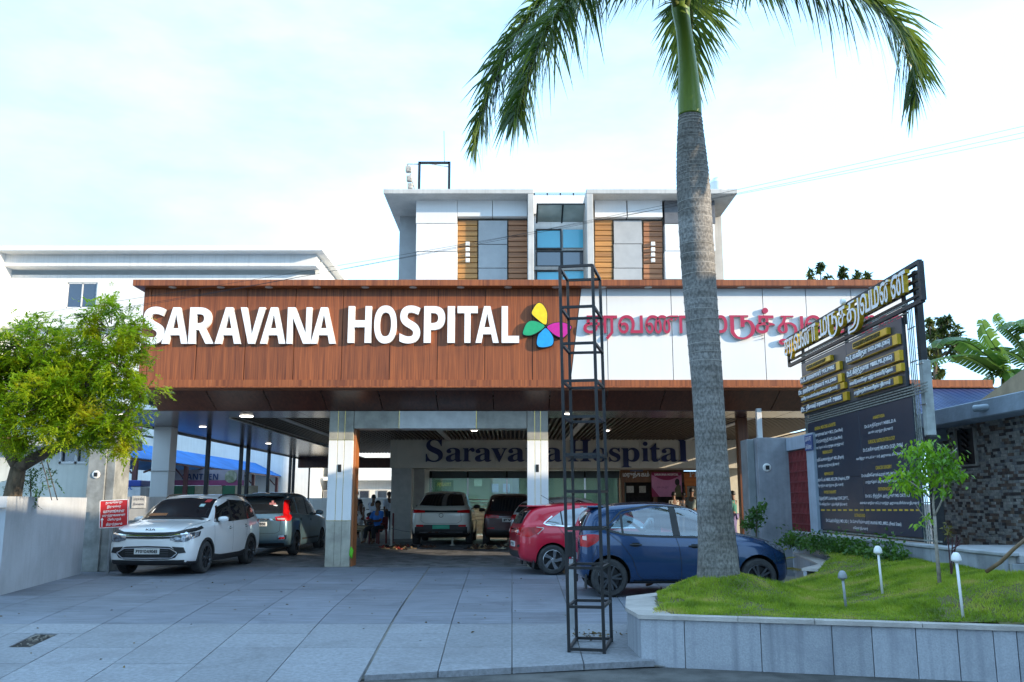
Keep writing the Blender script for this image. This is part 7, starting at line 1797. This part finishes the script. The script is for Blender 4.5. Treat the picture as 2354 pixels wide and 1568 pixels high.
# --- grey blue people carrier, tail to the camera
m_gp = paint('paint_grey_blue', (.11, .19, .24), .45, .28)
gc = Car('grey_people_carrier', 'grey blue people carrier seen from behind with a cross sticker on its rear glass', (0, 0, 0), R(88), dict(st=scale_st(CARENS, .975, .965, .995), ax=1.37, ra=.36, w=.87, clad=.245), m_gp)
gc.both('side_window', [(-1.82, 1.16), (-1.3, 1.10), (-.2, 1.07), (.82, 1.07)], [(-1.74, 1.46), (-1.3, 1.54), (-.3, 1.56), (.50, 1.40)], m_cglass, o=.005, n=22, m=6)
for v in 'RL':
    gc.patch('door_pillar', [(-.24, 1.07), (-.14, 1.07)], [(-.28, 1.565), (-.2, 1.565)], v, m_clad, o=.009, n=3, m=6); gc.patch('door_pillar', [(-1.24, 1.09), (-1.12, 1.09)], [(-1.26, 1.54), (-1.16, 1.545)], v, m_gp, o=.009, n=3, m=6)
    gc.patch('tail_lamp', [(-2.20, .94), (-2.05, .92), (-1.86, 1.0)], [(-2.20, 1.06), (-2.05, 1.10), (-1.86, 1.06)], v, m_tail, o=.014, n=8, m=4)
    gc.line('door_seam', [(-.20, 1.05), (-.14, .75), (-.14, .34)], v, m_seam); gc.line('door_seam', [(.92, 1.02), (.95, .72), (.9, .34)], v, m_seam); gc.line('door_seam', [(-1.18, 1.07), (-1.06, .86), (-.96, .60)], v, m_seam)
    gc.line('side_strip', [(-.9, .42), (.9, .42)], v, m_clad, w=.05, o=.008); gc.line('belt_chrome', [(-1.7, 1.12), (-.2, 1.055), (.8, 1.05)], v, m_chrome, w=.014, o=.008)
gc.patch('rear_window', [(-.66, 1.12), (0, 1.10), (.66, 1.12)], [(-.56, 1.54), (0, 1.58), (.56, 1.54)], 'B', m_cglass, n=18, m=8)
gc.sym('tail_lamp', [(.50, .93), (.80, .92)], [(.46, 1.02), (.78, 1.08)], 'B', m_tail, o=.014, n=8, m=4); gc.sym('tail_lamp', [(.66, 1.08), (.765, 1.08)], [(.60, 1.46), (.66, 1.46)], 'B', m_tail, o=.012, n=4, m=6)
gc.sym('tail_lamp_clear', [(.54, .955), (.72, .95)], [(.52, .99), (.72, .99)], 'B', m_tailw, o=.02, n=4, m=2, lip=.003)
gc.sym('corner_bezel', [(.56, .42), (.76, .44)], [(.58, .54), (.78, .56)], 'B', m_chrome, o=.010, n=4, m=3); gc.sym('reflector', [(.60, .45), (.73, .46)], [(.60, .50), (.73, .51)], 'B', m_tail, o=.016, n=4, m=2)
gc.line('hatch_seam', [(-.62, 1.08), (-.60, .66), (-.50, .60), (.50, .60), (.60, .66), (.62, 1.08)], 'B', m_seam, n=40); gc.patch('lower_bumper', [(-.70, .28), (0, .27), (.70, .28)], [(-.72, .36), (0, .34), (.72, .36)], 'B', m_clad, o=.008)
gc.line('chrome_strip', [(-.46, .96), (.46, .96)], 'B', m_chrome, w=.04, o=.010); gc.plate(0, .84, XB('PY01D3950'), True)
cp = gc.pt(.34, 1.40, 'B', .014)
c_ = gc.pt(.30, 1.36, 'B', .012); b = MB()
for (y0, y1, z0, z1) in ((-.085, .085, -.028, .028), (-.028, .028, -.085, .085)): b.box(c_.x - .006, c_.x + .004 if y1 > .05 else c_.x + .003, -.34 + y0, -.34 + y1, c_.z + z0, c_.z + z1)
b.build('cross_sticker', M('sticker_pink', (.70, .28, .27), .5), gc.t, local=True)
b = MB(); b.box(-2.16, -1.86, -.56, .56, 1.585, 1.615, .012); b.build('spoiler', m_gp, gc.t, local=True)
gc.mirror(.70, 1.12, .82, m_gp); gc.handle(.05, .93, m_gp); gc.handle(-1.0, .95, m_gp); gc.wheels(.318, 'double', m_alloyd)
p = at(675, 1277, 25.0); a_ = R(88); lx_, ly_ = -1.37, -.77
gc.t.location = (p.x - (lx_ * math.cos(a_) - ly_ * math.sin(a_)), 25.0 - (lx_ * math.sin(a_) + ly_ * math.cos(a_)), ground_z(25.5))
# --- cream electric coupe, tail to the camera
COUPE = [(2.24, .36, .66, .72, .50, .48, .40), (2.20, .25, .80, .87, .735, .70, .60), (2.0, .21, .93, 1.0, .87, .82, .68), (1.5, .20, .99, 1.08, .93, .88, .72), (1.1, .20, 1.02, 1.16, .94, .89, .72), (.7, .20, 1.04, 1.40, .94, .88, .69), (.3, .20, 1.05, 1.58, .94, .88, .66), (-.3, .20, 1.07, 1.66, .94, .88, .64), (-.9, .20, 1.09, 1.63, .94, .88, .62), (-1.4, .20, 1.11, 1.50, .94, .885, .61), (-1.8, .22, 1.12, 1.31, .93, .89, .64), (-2.05, .26, 1.10, 1.16, .91, .87, .70), (-2.2, .32, 1.02, 1.08, .86, .82, .68), (-2.25, .42, .88, .94, .76, .74, .6)]
m_crp = paint('paint_cream', (.58, .58, .52), .1, .3)
ev = Car('cream_coupe', 'cream electric coupe with green number plate parked facing the glass entrance', (at(1034, 1236, 32).x, 30.2, ground_z(30.5)), R(90), dict(st=COUPE, ax=1.4, ra=.39, w=.94, clad=.36), m_crp)
ev.patch('rear_window', [(-.70, 1.19), (0, 1.17), (.70, 1.19)], [(-.56, 1.56), (0, 1.60), (.56, 1.56)], 'B', m_cglass, n=16, m=8)
ev.patch('lamp_bar', [(-.84, .98), (0, .985), (.84, .98)], [(-.84, 1.055), (0, 1.035), (.84, 1.055)], 'B', m_seam, o=.010, n=26, m=3); ev.sym('tail_lamp', [(.50, .975), (.86, .965)], [(.50, 1.04), (.86, 1.065)], 'B', m_tail, o=.016, n=8, m=3)
ev.patch('rear_diffuser', [(-.80, .34), (0, .33), (.80, .34)], [(-.80, .55), (-.5, .62), (.5, .62), (.80, .55)], 'B', m_clad, o=.010, n=22, m=4); ev.sym('reflector', [(.54, .56), (.76, .56)], [(.54, .62), (.76, .62)], 'B', m_tail, o=.020, n=4, m=2)
ev.line('chrome_strip', [(-.66, .40), (.66, .40)], 'B', m_chrome, w=.03, o=.022); ev.line('hatch_seam', [(-.60, .97), (-.62, .74), (-.50, .66), (.50, .66), (.62, .74), (.60, .97)], 'B', m_seam, n=40)
ev.plate(0, .55, '', True, M('plate_green', (.02, .42, .26), .4))
c_ = ev.pt(0, .90, 'B', .012); b = MB(); b.lathe([(.055, -.01), (.062, -.014), (.068, -.01), (.068, 0), (.055, 0), (.055, -.01)], 20, c_, 'x'); b.build('badge', m_seam, ev.t, local=True)
ev.both('side_window', [(-1.6, 1.17), (.9, 1.08)], [(-1.1, 1.46), (-.3, 1.55), (.55, 1.42)], m_cglass, o=.005, n=16); ev.mirror(.75, 1.15, .88, m_clad); ev.wheels(.36, 'double', m_alloyd)
# --- dark maroon car and white hatch half hidden
m_mrp = paint('paint_maroon', (.045, .012, .014), .4, .3)
dk = Car('maroon_car', 'dark maroon car parked beside the cream coupe facing the glass entrance', (at(1172, 1236, 31.5).x, 30.0, ground_z(30.5)), R(91), dict(st=scale_st(CARENS, .95, .96, .93), ax=1.32, ra=.36, w=.865, clad=.30), m_mrp)
dk.patch('rear_window', [(-.64, 1.03), (0, 1.02), (.64, 1.03)], [(-.54, 1.42), (0, 1.46), (.54, 1.42)], 'B', m_cglass, n=16, m=8); dk.sym('tail_lamp', [(.36, .82), (.80, .82)], [(.36, .90), (.78, .93)], 'B', m_tail, o=.014, n=8, m=3)
dk.line('chrome_strip', [(-.7, .915), (.7, .915)], 'B', m_chrome, w=.014, o=.012); dk.plate(0, .76, XB('PY01'), True); dk.patch('lower_bumper', [(-.72, .32), (.72, .32)], [(-.74, .46), (.74, .46)], 'B', m_clad, o=.01); dk.sym('reflector', [(.5, .5), (.7, .5)], [(.5, .54), (.7, .54)], 'B', m_tail, o=.014, n=4, m=2)
dk.mirror(.7, 1.04, .82, m_clad); dk.wheels(.33, 'double', m_alloyd)
m_slp = paint('paint_pale_silver', (.60, .62, .63), .2, .3)
wh_ = Car('white_hatchback', 'pale silver hatchback mostly hidden between the red hatchback and the right portal pillar', (0, 0, 0), R(40), dict(st=HATCH, ax=1.235, ra=.345, w=.84, clad=.24), m_slp)
wh_.patch('rear_window', [(-.56, 1.06), (0, 1.04), (.56, 1.06)], [(-.48, 1.33), (0, 1.34), (.48, 1.33)], 'B', m_cglass); wh_.sym('tail_lamp', [(.48, .86), (.72, .84)], [(.46, 1.0), (.72, 1.0)], 'B', m_tail, o=.014, n=8, m=4); wh_.both('tail_lamp', [(-1.82, .84), (-1.60, .92)], [(-1.80, 1.0), (-1.60, .99)], m_tail, o=.012, n=6, m=4)
wh_.both('side_window', [(-1.26, 1.06), (-.1, .98), (.80, .955)], [(-1.1, 1.2), (-.4, 1.42), (.5, 1.2)], m_cglass, o=.005, n=16); wh_.patch('lower_bumper', [(-.60, .38), (.60, .38)], [(-.62, .52), (.62, .52)], 'B', m_clad, o=.01); wh_.wheels(.30, 'double', m_alloy)
wh_.t.location = (at(1168, 1240, 25.6).x + 1.95, 27.3, ground_z(27.3))
# ---------------------------------------------------------------- people
m_skin = M('brown_skin', (.17, .085, .05), .55, var=.08, scale=9)
m_hair = M('black_hair', (.010, .009, .009), .5, var=.2, scale=40)
def skin_mesh(name, nodes, edges, mat, sub=2):
    me = bpy.data.meshes.new(name); me.from_pydata([n_[0] for n_ in nodes], edges, []); ob = bpy.data.objects.new(name, me)
    sk = ob.modifiers.new('skin', 'SKIN'); sk.use_smooth_shade = True
    if not me.skin_vertices: 
        C.objects.link(ob); bpy.context.view_layer.objects.active = ob; bpy.ops.mesh.customdata_skin_add(); C.objects.unlink(ob)
    for v, n_ in zip(me.skin_vertices[0].data, nodes): v.radius = (n_[1], n_[2] if len(n_) > 2 else n_[1]); v.use_root = False
    me.skin_vertices[0].data[0].use_root = True
    sb = ob.modifiers.new('sub', 'SUBSURF'); sb.levels = sub; sb.render_levels = sub
    out = ev_mesh(ob); out.materials.clear(); out.materials.append(mat); out.polygons.foreach_set('use_smooth', [True] * len(out.polygons)); out.name = name; return out
def person(label, loc, rz, pose='stand', shirt=(.7, .7, .7), legs=(.03, .03, .04), hs=1.0, hair='short', arms=((.05, -.30), (.05, -.30)), group=None, dress=None, turn=0., scarf=None):
    """A figure facing +x. arms: for left and right the elbow (forward, down) and optional hand offset."""
    t = thing('person', label, 'person', loc, group, rz); V = Vector; sit = pose == 'sit'
    pz = .50 if sit else .90; lean = .04 if sit else 0
    pel, bel, che, nek = V((0, 0, pz)), V((.01, 0, pz + .16)), V((lean * .3, 0, pz + .36)), V((lean * .3 + .0, 0, pz + .53))
    hd0, hd1, hd2 = nek + V((.015, 0, .08)), nek + V((.03, 0, .16)), nek + V((.03, 0, .235))
    N = [(pel, .125, .105), (bel, .12, .10), (che, .145, .11), (nek, .055), (hd0, .06), (hd1, .083), (hd2, .07)]; E_ = [(0, 1), (1, 2), (2, 3), (3, 4), (4, 5), (5, 6)]
    cl_t = [(pel + V((0, 0, -.03)), .140, .12), (bel, .138, .118), (che, .160, .125), (nek - V((0, 0, .02)), .075)]; ce = [(0, 1), (1, 2), (2, 3)]
    leg_n = [(pel + V((0, 0, .02)), .142, .122)]; le = []
    for si, s_ in enumerate((1, -1)):
        sh = che + V((0, s_ * .175, .085)); a = arms[si]; el = sh + V((a[0], s_ * .04, a[1])); hnd = el + V((a[2], a[3], a[4])) if len(a) > 2 else el + V((.06, -s_ * .01, -.24))
        k = len(N); d = (hnd - el).normalized(); N += [(sh, .058), (el, .042), (hnd, .028), (hnd + d * .07, .030)]; E_ += [(2, k), (k, k + 1), (k + 1, k + 2), (k + 2, k + 3)]
        sd = d.orthogonal().normalized(); pr = d.cross(sd)
        for q in range(4):
            f0 = hnd + d * .085 + sd * (.018 * (q - 1.5)); L_ = (.062, .072, .068, .052)[q]; k2 = len(N); N += [(f0, .010), (f0 + d * L_ * .5 - pr * .008, .009), (f0 + d * L_ - pr * .026, .008)]; E_ += [(k + 3, k2), (k2, k2 + 1), (k2 + 1, k2 + 2)]
        k2 = len(N); N += [(hnd + d * .03 + sd * .035, .011), (hnd + d * .065 + sd * .05 - pr * .012, .009)]; E_ += [(k + 2, k2), (k2, k2 + 1)]
        c = len(cl_t); cl_t += [(sh, .075), (sh.lerp(el, .85), .062)]; ce += [(2, c), (c, c + 1)]
        hp = pel + V((0, s_ * .09, -.03))
        if sit: kn = hp + V((.42, s_ * .05, .0)); an = V((kn.x + (.04 if si else -.06), kn.y, .09))
        else: kn = V((.03, s_ * .10, .48)); an = V((-.02, s_ * .105, .09))
        toe = an + V((.15, s_ * .02, -.05)); k = len(N); N += [(hp, .09), (kn, .058), (an, .040), (toe, .034)]; E_ += [(0, k), (k, k + 1), (k + 1, k + 2), (k + 2, k + 3)]
        c = len(leg_n); leg_n += [(hp, .105), (kn, .078), (an + V((0, 0, .06)), .062)]; le += [(0, c), (c, c + 1), (c + 1, c + 2)]
    link('body', skin_mesh('body', N, E_, m_skin), t)
    link('shirt', skin_mesh('shirt', cl_t, ce, M('cloth_%02d%02d%02d' % tuple(int(c * 99) for c in shirt), shirt, .85, var=.12, scale=6, bump=.2, bscale=20)), t)
    if dress:
        b = MB(); b.lathe([(.15, pz + .10), (.17, pz - .1), (.19, .5), (.22, .12), (.20, .115)], 18); link('skirt', b.mesh('skirt', M('cloth_%02d%02d%02d' % tuple(int(c * 99) for c in dress), dress, .85, var=.12, scale=6), smooth=True), t)
    link('trousers', skin_mesh('trousers', leg_n, le, M('cloth_%02d%02d%02d' % tuple(int(c * 99) for c in legs), legs, .85, var=.12, scale=6)), t)
    hc = hd1 + V((0, 0, .02)); b = MB(); prof = []
    rows = []
    for i in range(9):
        ph = math.pi * (.0 + .62 * i / 8); row = []
        for j in range(17):
            th = 2 * math.pi * j / 16; fr_ = math.cos(th); lim = 1 if fr_ < .35 else .55; p2 = ph * lim
            row.append(hc + V((math.sin(p2) * math.cos(th) * .104 - .012, math.sin(p2) * math.sin(th) * .092, math.cos(p2) * .112 + .012)))
        rows.append(row)
    b.grid(rows)
    if hair == 'long': b.tube([hd1 + V((-.07, 0, .02)), hd1 + V((-.10, 0, -.14)), hd1 + V((-.10, 0, -.34)), hd1 + V((-.08, 0, -.48))], [.085, .095, .08, .03], 12)
    link('hair', b.mesh('hair', m_hair, smooth=True), t)
    b = MB()
    for s_ in (-1, 1): b.lathe([(0, -.006), (.010, -.002), (.010, .004), (0, .007)], 8, hd1 + V((.083, s_ * .032, .025)), 'x')
    link('eyes', b.mesh('eyes', m_hair), t)
    b = MB(); b.tube([hd1 + V((.085, 0, .02)), hd1 + V((.108, 0, -.012)), hd1 + V((.090, 0, -.02))], [.008, .014, .010], 6); 
    for s_ in (-1, 1): b.box(hd1.x - .015, hd1.x + .012, s_ * .088 - .008, s_ * .088 + .008, hd1.z - .025, hd1.z + .03, .006)
    o_ = link('nose_and_ears', b.mesh('nose_and_ears', m_skin, smooth=True), t); o_['kind'] = 'stuff'
    b = MB(); b.box(hd1.x + .078, hd1.x + .088, -.022, .022, hd1.z - .05, hd1.z - .04, .003); link('mouth', b.mesh('mouth', M('lips', (.14, .05, .045), .5)), t)
    b = MB()
    for s_ in (-1, 1):
        an = N[[i for i, n_ in enumerate(N)][-1]][0]
    if scarf:
        b = MB(); b.grid([[V((-.13 - .03 * math.sin(a * 3), .17 * math.cos(a), nek.z - .03 - d * .55)) + V((.04 * math.sin(a), 0, 0)) for a in [math.pi * q / 10 for q in range(11)]] for d in (0, .35, .7, 1.0)]); link('scarf', b.mesh('scarf', M('scarf_white', scarf, .85, var=.1, scale=9), smooth=True), t)
    t.scale = (hs,) * 3; return t
def fl(px, py, Y): p = at(px, py, Y); return (p.x, Y, ground_z(Y))
person('seated man in white shirt and khaki trousers, hand to his chin', fl(824, 1247, 29.5), R(-15), 'sit', (.72, .72, .74), (.38, .29, .18), 1.0, arms=((.10, -.26), (.22, -.20, .0, .03, .26)))
person('seated man in bright blue shirt and dark trousers, right of the pair', fl(868, 1247, 29.2), R(-120), 'sit', (.035, .17, .55), (.018, .018, .022), 1.02, arms=((.16, -.24, .2, -.06, .0), (.16, -.24, .2, .06, .0)))
person('man in dark clothes standing behind the seated man in white', fl(817, 1200, 33.5), R(-80), 'stand', (.02, .022, .03), (.02, .02, .025), 1.0)
person('man in white and blue shirt sitting on the motorbike, seen from behind', (fl(857, 1200, 37)[0], 37, ground_z(37) + .28), R(85), 'sit', (.62, .66, .74), (.05, .06, .12), 1.0, arms=((.26, -.16, .25, -.05, .05), (.26, -.16, .25, .05, .05)))
person('man in pale shirt half hidden behind the corner pier', fl(893, 1200, 37.5), R(-60), 'stand', (.62, .66, .74), (.03, .035, .05), 1.0)
pg2 = 'people waiting at the pharmacy counter'
person('man with black hair at the pharmacy counter below the left paper notice', fl(1551, 1200, 34.4), R(100), 'stand', (.40, .38, .34), (.05, .05, .06), .98, group=pg2)
person('man in grey green shirt standing at the pharmacy in front of the pink poster', fl(1592, 1200, 33.6), R(60), 'stand', (.22, .26, .24), (.04, .04, .05), 1.06, group=pg2)
person('dark haired person at the pharmacy beside the palm trunk', fl(1574, 1200, 34.6), R(120), 'stand', (.05, .05, .06), (.04, .04, .05), .98, group=pg2)
person('person in green top partly hidden right of the palm trunk', fl(1688, 1200, 30.5), R(150), 'stand', (.04, .18, .14), (.16, .13, .26), .97, group=pg2)
person('woman with long black hair and white shawl seen through the blue car window', (at(1496, 1200, 16.7).x, 16.7, 0), R(165), 'stand', (.70, .74, .78), (.70, .72, .75), .87, 'long', arms=((.14, -.22, .20, -.05, .14), (.05, -.28)), scarf=(.78, .82, .85))

# chairs, motorbike, rope posts, footwear
def chair(label, x, y, rz, mat):
    t = thing('plastic_chair', label, 'chair', (x, y, ground_z(y)), 'plastic chairs in the passage', rz)
    link('seat', MB().box(-.22, .22, -.22, .22, .42, .45, .012).mesh('seat', mat), t)
    b = MB(); b.box(-.24, -.21, -.22, .22, .46, .84, .012); link('backrest', b.mesh('backrest', mat), t)
    lg = MB().bar((0, 0, 0), (0, 0, .42), .04).mesh('leg', mat)
    for sx in (-1, 1):
        for sy in (-1, 1): o = link('leg', lg, t); o.location = (sx * .19, sy * .19, 0)
    for sy in (-1, 1): link('armrest', MB().box(-.2, .16, sy * .23 - .02, sy * .23 + .02, .62, .65, .008).mesh('armrest', mat), t)
chair('cream plastic chair under the man in white', *fl(824, 1247, 29.5)[:2], R(-15), M('chair_cream', (.55, .48, .36), .5))
chair('maroon plastic chair under the man in bright blue', *fl(868, 1247, 29.2)[:2], R(-120), M('chair_maroon', (.18, .03, .03), .5))
mx_, my_ = fl(857, 1200, 37)[:2]
mb_ = thing('motorbike', 'motorbike parked behind the seated man in bright blue', 'motorbike', (mx_, my_, ground_z(37)), None, R(85))
for x in (-.62, .65):
    b = MB(); b.lathe([(.20, -.05), (.27, -.05), (.30, -.03), (.30, .03), (.27, .05), (.20, .05)], 24, axis='y'); w_ = link('wheel', b.mesh('wheel', m_tyre, smooth=30), mb_); w_.location = (x, 0, .30)
    b = MB(); b.lathe([(.20, -.03), (.19, -.03), (.19, .03), (.20, .03)], 24, axis='y')
    for k in range(6): b.bar((0, 0, 0), (math.cos(k * 1.047) * .19, 0, math.sin(k * 1.047) * .19), .02)
    link('rim', b.mesh('rim', m_alloyd), w_)
b = MB(); b.tube([(-.75, 0, .80), (-.4, 0, .79), (-.05, 0, .76)], [.08, .12, .11], 10); link('seat', b.mesh('seat', m_clad, smooth=True), mb_)
b = MB(); b.tube([(-.02, 0, .80), (.2, 0, .88), (.42, 0, .82)], [.10, .15, .09], 12); link('fuel_tank', b.mesh('fuel_tank', paint('paint_bike', (.05, .05, .06)), smooth=True), mb_)
b = MB(); b.box(-.2, .3, -.12, .12, .32, .62, .04); link('engine', b.mesh('engine', m_alloyd), mb_)
b = MB(); b.tube([(.65, .08, .30), (.42, .08, .95)], .025, 8); b.tube([(.65, -.08, .30), (.42, -.08, .95)], .025, 8); b.tube([(-.62, .1, .3), (0, .1, .4)], .025, 6); b.tube([(-.62, -.1, .3), (0, -.1, .4)], .025, 6); link('fork', b.mesh('fork', m_ss), mb_)
b = MB(); b.tube([(.30, .36, 1.0), (.40, .1, 1.0), (.40, -.1, 1.0), (.30, -.36, 1.0)], .016, 6); link('handlebar', b.mesh('handlebar', m_steel), mb_)
b = MB(); b.box(-.86, -.80, -.07, .07, .62, .72, .01); link('tail_lamp', b.mesh('tail_lamp', m_tail), mb_)
rp_ = 'rope posts across the courtyard'
rope_pts = []
for px, Y, h, lab, mt in ((903, 29.6, .95, 'maroon rope post behind the seated men', M('chair_maroon', (.18, .03, .03))), (900, 28.2, .62, 'cream rope post beside the corner pier', M('post_cream', (.60, .56, .48), .5)), (1040, 28.5, .66, 'cream rope post in front of the cream coupe', M('post_cream', (.6, .56, .48))), (1168, 29, .66, 'cream rope post in front of the dark maroon car', M('post_cream', (.6, .56, .48)))):
    x = at(px, 1230, Y).x; t = thing('rope_post', lab, 'post', (x, Y, ground_z(Y)), rp_)
    link('shaft', MB().lathe([(.0, 0), (.032, 0), (.030, h - .02), (.022, h), (0, h)], 12).mesh('shaft', mt, smooth=40), t); link('foot', MB().lathe([(0, .0), (.09, 0), (.085, .02), (.03, .03)], 14).mesh('foot', mt), t)
    if lab[0] == 'c': rope_pts.append(Vector((x, Y - .035, ground_z(Y) + h - .08)))
b = MB()
for a, c in zip(rope_pts[:-1], rope_pts[1:]): b.tube([a.lerp(c, k / 10) - Vector((0, 0, .3 * 4 * (k / 10) * (1 - k / 10) * .5)) for k in range(11)], .010, 5)
tag(b.build('rope', M('rope_grey', (.20, .20, .20), .9)), 'thin grey rope hung between the cream rope posts', 'rope')
def shoe_mesh(mat):
    b = MB(); b.prism([(-.13, -.035), (-.05, -.03), (.06, -.045), (.12, -.03), (.135, .01), (.10, .04), (0, .045), (-.1, .035), (-.14, .01)], 0, .025); 
    for s_ in (-.04, .035): b.tube([(.0, s_, .02), (.03, s_ * .6, .055), (.06, 0, .06)], .010, 5)
    b.tube([(.03, -.04, .02), (.035, 0, .065), (.03, .04, .02)], .014, 5); return b.mesh('sandal', mat)
sm_ = {n_: shoe_mesh(M('sandal_' + n_, c, .8)) for n_, c in (('brown', (.14, .06, .03)), ('black', (.015, .015, .015)), ('tan', (.45, .30, .16)), ('red', (.35, .04, .03)), ('cream', (.65, .58, .42)))}
gs = random.Random(5)
for k in range(64):
    px = gs.choice((gs.uniform(905, 1010), gs.uniform(1075, 1165), gs.uniform(1090, 1160), gs.uniform(880, 930))); Y = gs.uniform(27.0, 28.2); n_ = gs.choice(list(sm_) + ['brown', 'brown', 'tan']) if px > 1100 else gs.choice(('brown', 'black', 'brown', 'red', 'tan'))
    p = at(px, 1245, Y); o = link('sandal', sm_[n_]); o.location = (p.x, Y, ground_z(Y) + .004); o.rotation_euler = (0, 0, gs.uniform(0, 6.28))
    tag(o, n_ + ' sandal in the row of footwear on the courtyard paving', 'sandal', 'footwear left on the paving')

# pink hospital poster on the pharmacy front
p, q = at(1497, 1086, 35.1), at(1568, 1142, 35.1)
ps = thing('pink_poster', 'pink and crimson hospital poster hanging on the pharmacy front', 'poster', ((p.x + q.x) / 2, 35.1, q.z))
b = MB(); b.box(p.x, q.x, 35.08, 35.1, q.z, p.z); b.build('sheet', M('poster_pink', (.68, .26, .45), .5, var=.12, scale=2), ps)
W_, H_ = q.x - p.x, p.z - q.z
b = MB(); pts = [(p.x, p.z)] + [(p.x + W_ * k / 16, p.z - H_ * (.08 + .24 * math.sin(math.pi * k / 16))) for k in range(17)] + [(q.x, p.z)]; b.prism(pts[::-1], 35.072, 35.079, 'y')
b.prism([(p.x, q.z), (p.x + W_ * .25, q.z), (p.x, q.z + H_ * .4)], 35.072, 35.079, 'y'); b.build('crimson_print', M('poster_crimson', (.33, .015, .09), .5), ps)
b = MB(); letters(b, XB('SARAVANA HOSPITAL'), (p.x + W_ * .5, 35.071, p.z - H_ * .09), (1, 0, 0), (0, 0, 1), w=W_ * .8, h=.085, depth=.002); b.build('lettering', m_lwhite, ps)
b = MB(); letters(b, vis('மகப்பேறு'), (p.x + W_ * .36, 35.079, p.z - H_ * .62), (1, 0, 0), (0, 0, 1), w=W_ * .38, h=.12, depth=.003); b.build('lettering', M('poster_dark', (.28, .05, .14)), ps)
b = MB(); xx = p.x + W_ * .85; b.prism([(xx - .07, q.z), (xx + .15, q.z), (xx + .13, q.z + .42), (xx + .02, q.z + .5), (xx - .10, q.z + .30)], 35.07, 35.079, 'y'); b.build('printed_dress', M('print_olive', (.16, .14, .06), .5), ps)
b = MB(); b.prism([(xx + .09 * math.cos(k * .52), q.z + .56 + .13 * math.sin(k * .52)) for k in range(12)], 35.07, 35.079, 'y'); b.build('printed_hair', M('print_hair', (.03, .02, .02), .5), ps)
# wooden pillar and small white post at right under the canopy
t = post(1710, 1110, 23.6, .26, wood('wood_pillar', (.10, .035, .015), (.24, .09, .035), 'z', 20), 'wooden_pillar', 'brown wood clad pillar under the canopy right of the palm trunk', 'pillar')
p0 = at(1746, 1000, 21.2); wp2 = thing('white_post', 'short white post between right gate pillar and canopy soffit', 'post', (p0.x, 21.2, 0)); MB().box(p0.x - .06, p0.x + .06, 21.14, 21.26, 0, ZS, .006).build('shaft', m_acp, wp2)
# leaf litter blown against the planter and over the slabs
gl = random.Random(21); b = MB()
for k in range(150):
    if k < 60: x, y = gl.gauss(1.0, .22), gl.gauss(11.2, .12)
    else: x, y = gl.uniform(-7, 1.1), gl.uniform(9.3, 20.5)
    leaf(b.v, b.f, (x, y, ground_z(y) + .008), Vector((gl.uniform(-1, 1), gl.uniform(-1, 1), .1)), gl, gl.uniform(.03, .07), gl.uniform(.012, .03))
b.m = [0] * len(b.f); kind(b.build('fallen_leaves', M('dry_leaf', (.20, .13, .04), .9, var=.35, scale=3)), 'stuff')
# bright green cloth tied to the portal pillar foot
gcl = thing('green_cloth', 'bright green cloth tied at the foot of the left portal pillar', 'cloth', (pxs[0][1] + .08, 21.75, .3))
b = MB(); b.tube([(pxs[0][1] + .03, 21.80, .46), (pxs[0][1] + .05, 21.76, .38), (pxs[0][1] + .04, 21.75, .28), (pxs[0][1] + .06, 21.76, .2)], [.015, .05, .045, .02], 8); b.build('cloth_body', M('cloth_green', (.12, .5, .02), .8), gcl, smooth=True)

# ---------------------------------------------------------------- houses outside the frame: unseen right pair added for shade, street rows for reflections
def plain_house(label, x0, x1, y0, y1, h, col, side):
    t = thing('unseen_house', label, 'house', ((x0 + x1) / 2, (y0 + y1) / 2, -.2)); mt = M('unseen_house_wall_%d' % int(col[0] * 100), col, .8, var=.1, scale=.6, streak=.2)
    MB().box(x0, x1, y0, y1, -.2, h).build('wall', mt, t); MB().box(x0 - .3, x1 + .3, y0 - .3, y1 + .3, h, h + .25, .02).build('roof_slab', m_slabc, t)
    for fl_ in range(int(h // 3)):
        z = fl_ * 3 + .9
        if side == 'y':
            x = x0 + 1.2
            while x < x1 - 1.5: w_ = MB().box(x, x + 1.2, y1 - .05, y1 + .05, z, z + 1.3).build('window', m_black, t); MB().box(x + .06, x + 1.14, y1 + .051, y1 + .06, z + .06, z + 1.24).build('pane', m_dglass, w_); x += 2.6
        else:
            y = y0 + 1.2
            while y < y1 - 1.5: w_ = MB().box(x0 - .05, x0 + .05, y, y + 1.2, z, z + 1.3).build('window', m_black, t); MB().box(x0 - .06, x0 - .051, y + .06, y + 1.14, z + .06, z + 1.24).build('pane', m_dglass, w_); y += 2.6
plain_house('unseen cream two storey house added right of the frame to shade the yard', 14.0, 24, -3.5, 13.2, 7.2, (.50, .46, .38), 'x')
plain_house('unseen low block added beside the cream house to shade the portal', 14.0, 22, 13.6, 16.4, 5.2, (.46, .45, .42), 'x')
plain_house('pale row house across the street behind the camera', -16, -2, -24, -15, 6.5, (.55, .52, .46), 'y')
plain_house('ochre row house across the street behind the camera', 1, 12, -25, -16, 4.2, (.48, .36, .22), 'y')
# small print and thin twigs are joined pieces
for o in C.objects:
    if o.type == 'MESH' and o.parent and o.name.split('.')[0] in ('lettering', 'twig', 'intake_rib', 'leaf_scar_ring', 'brass_strip'): o['kind'] = 'stuff'
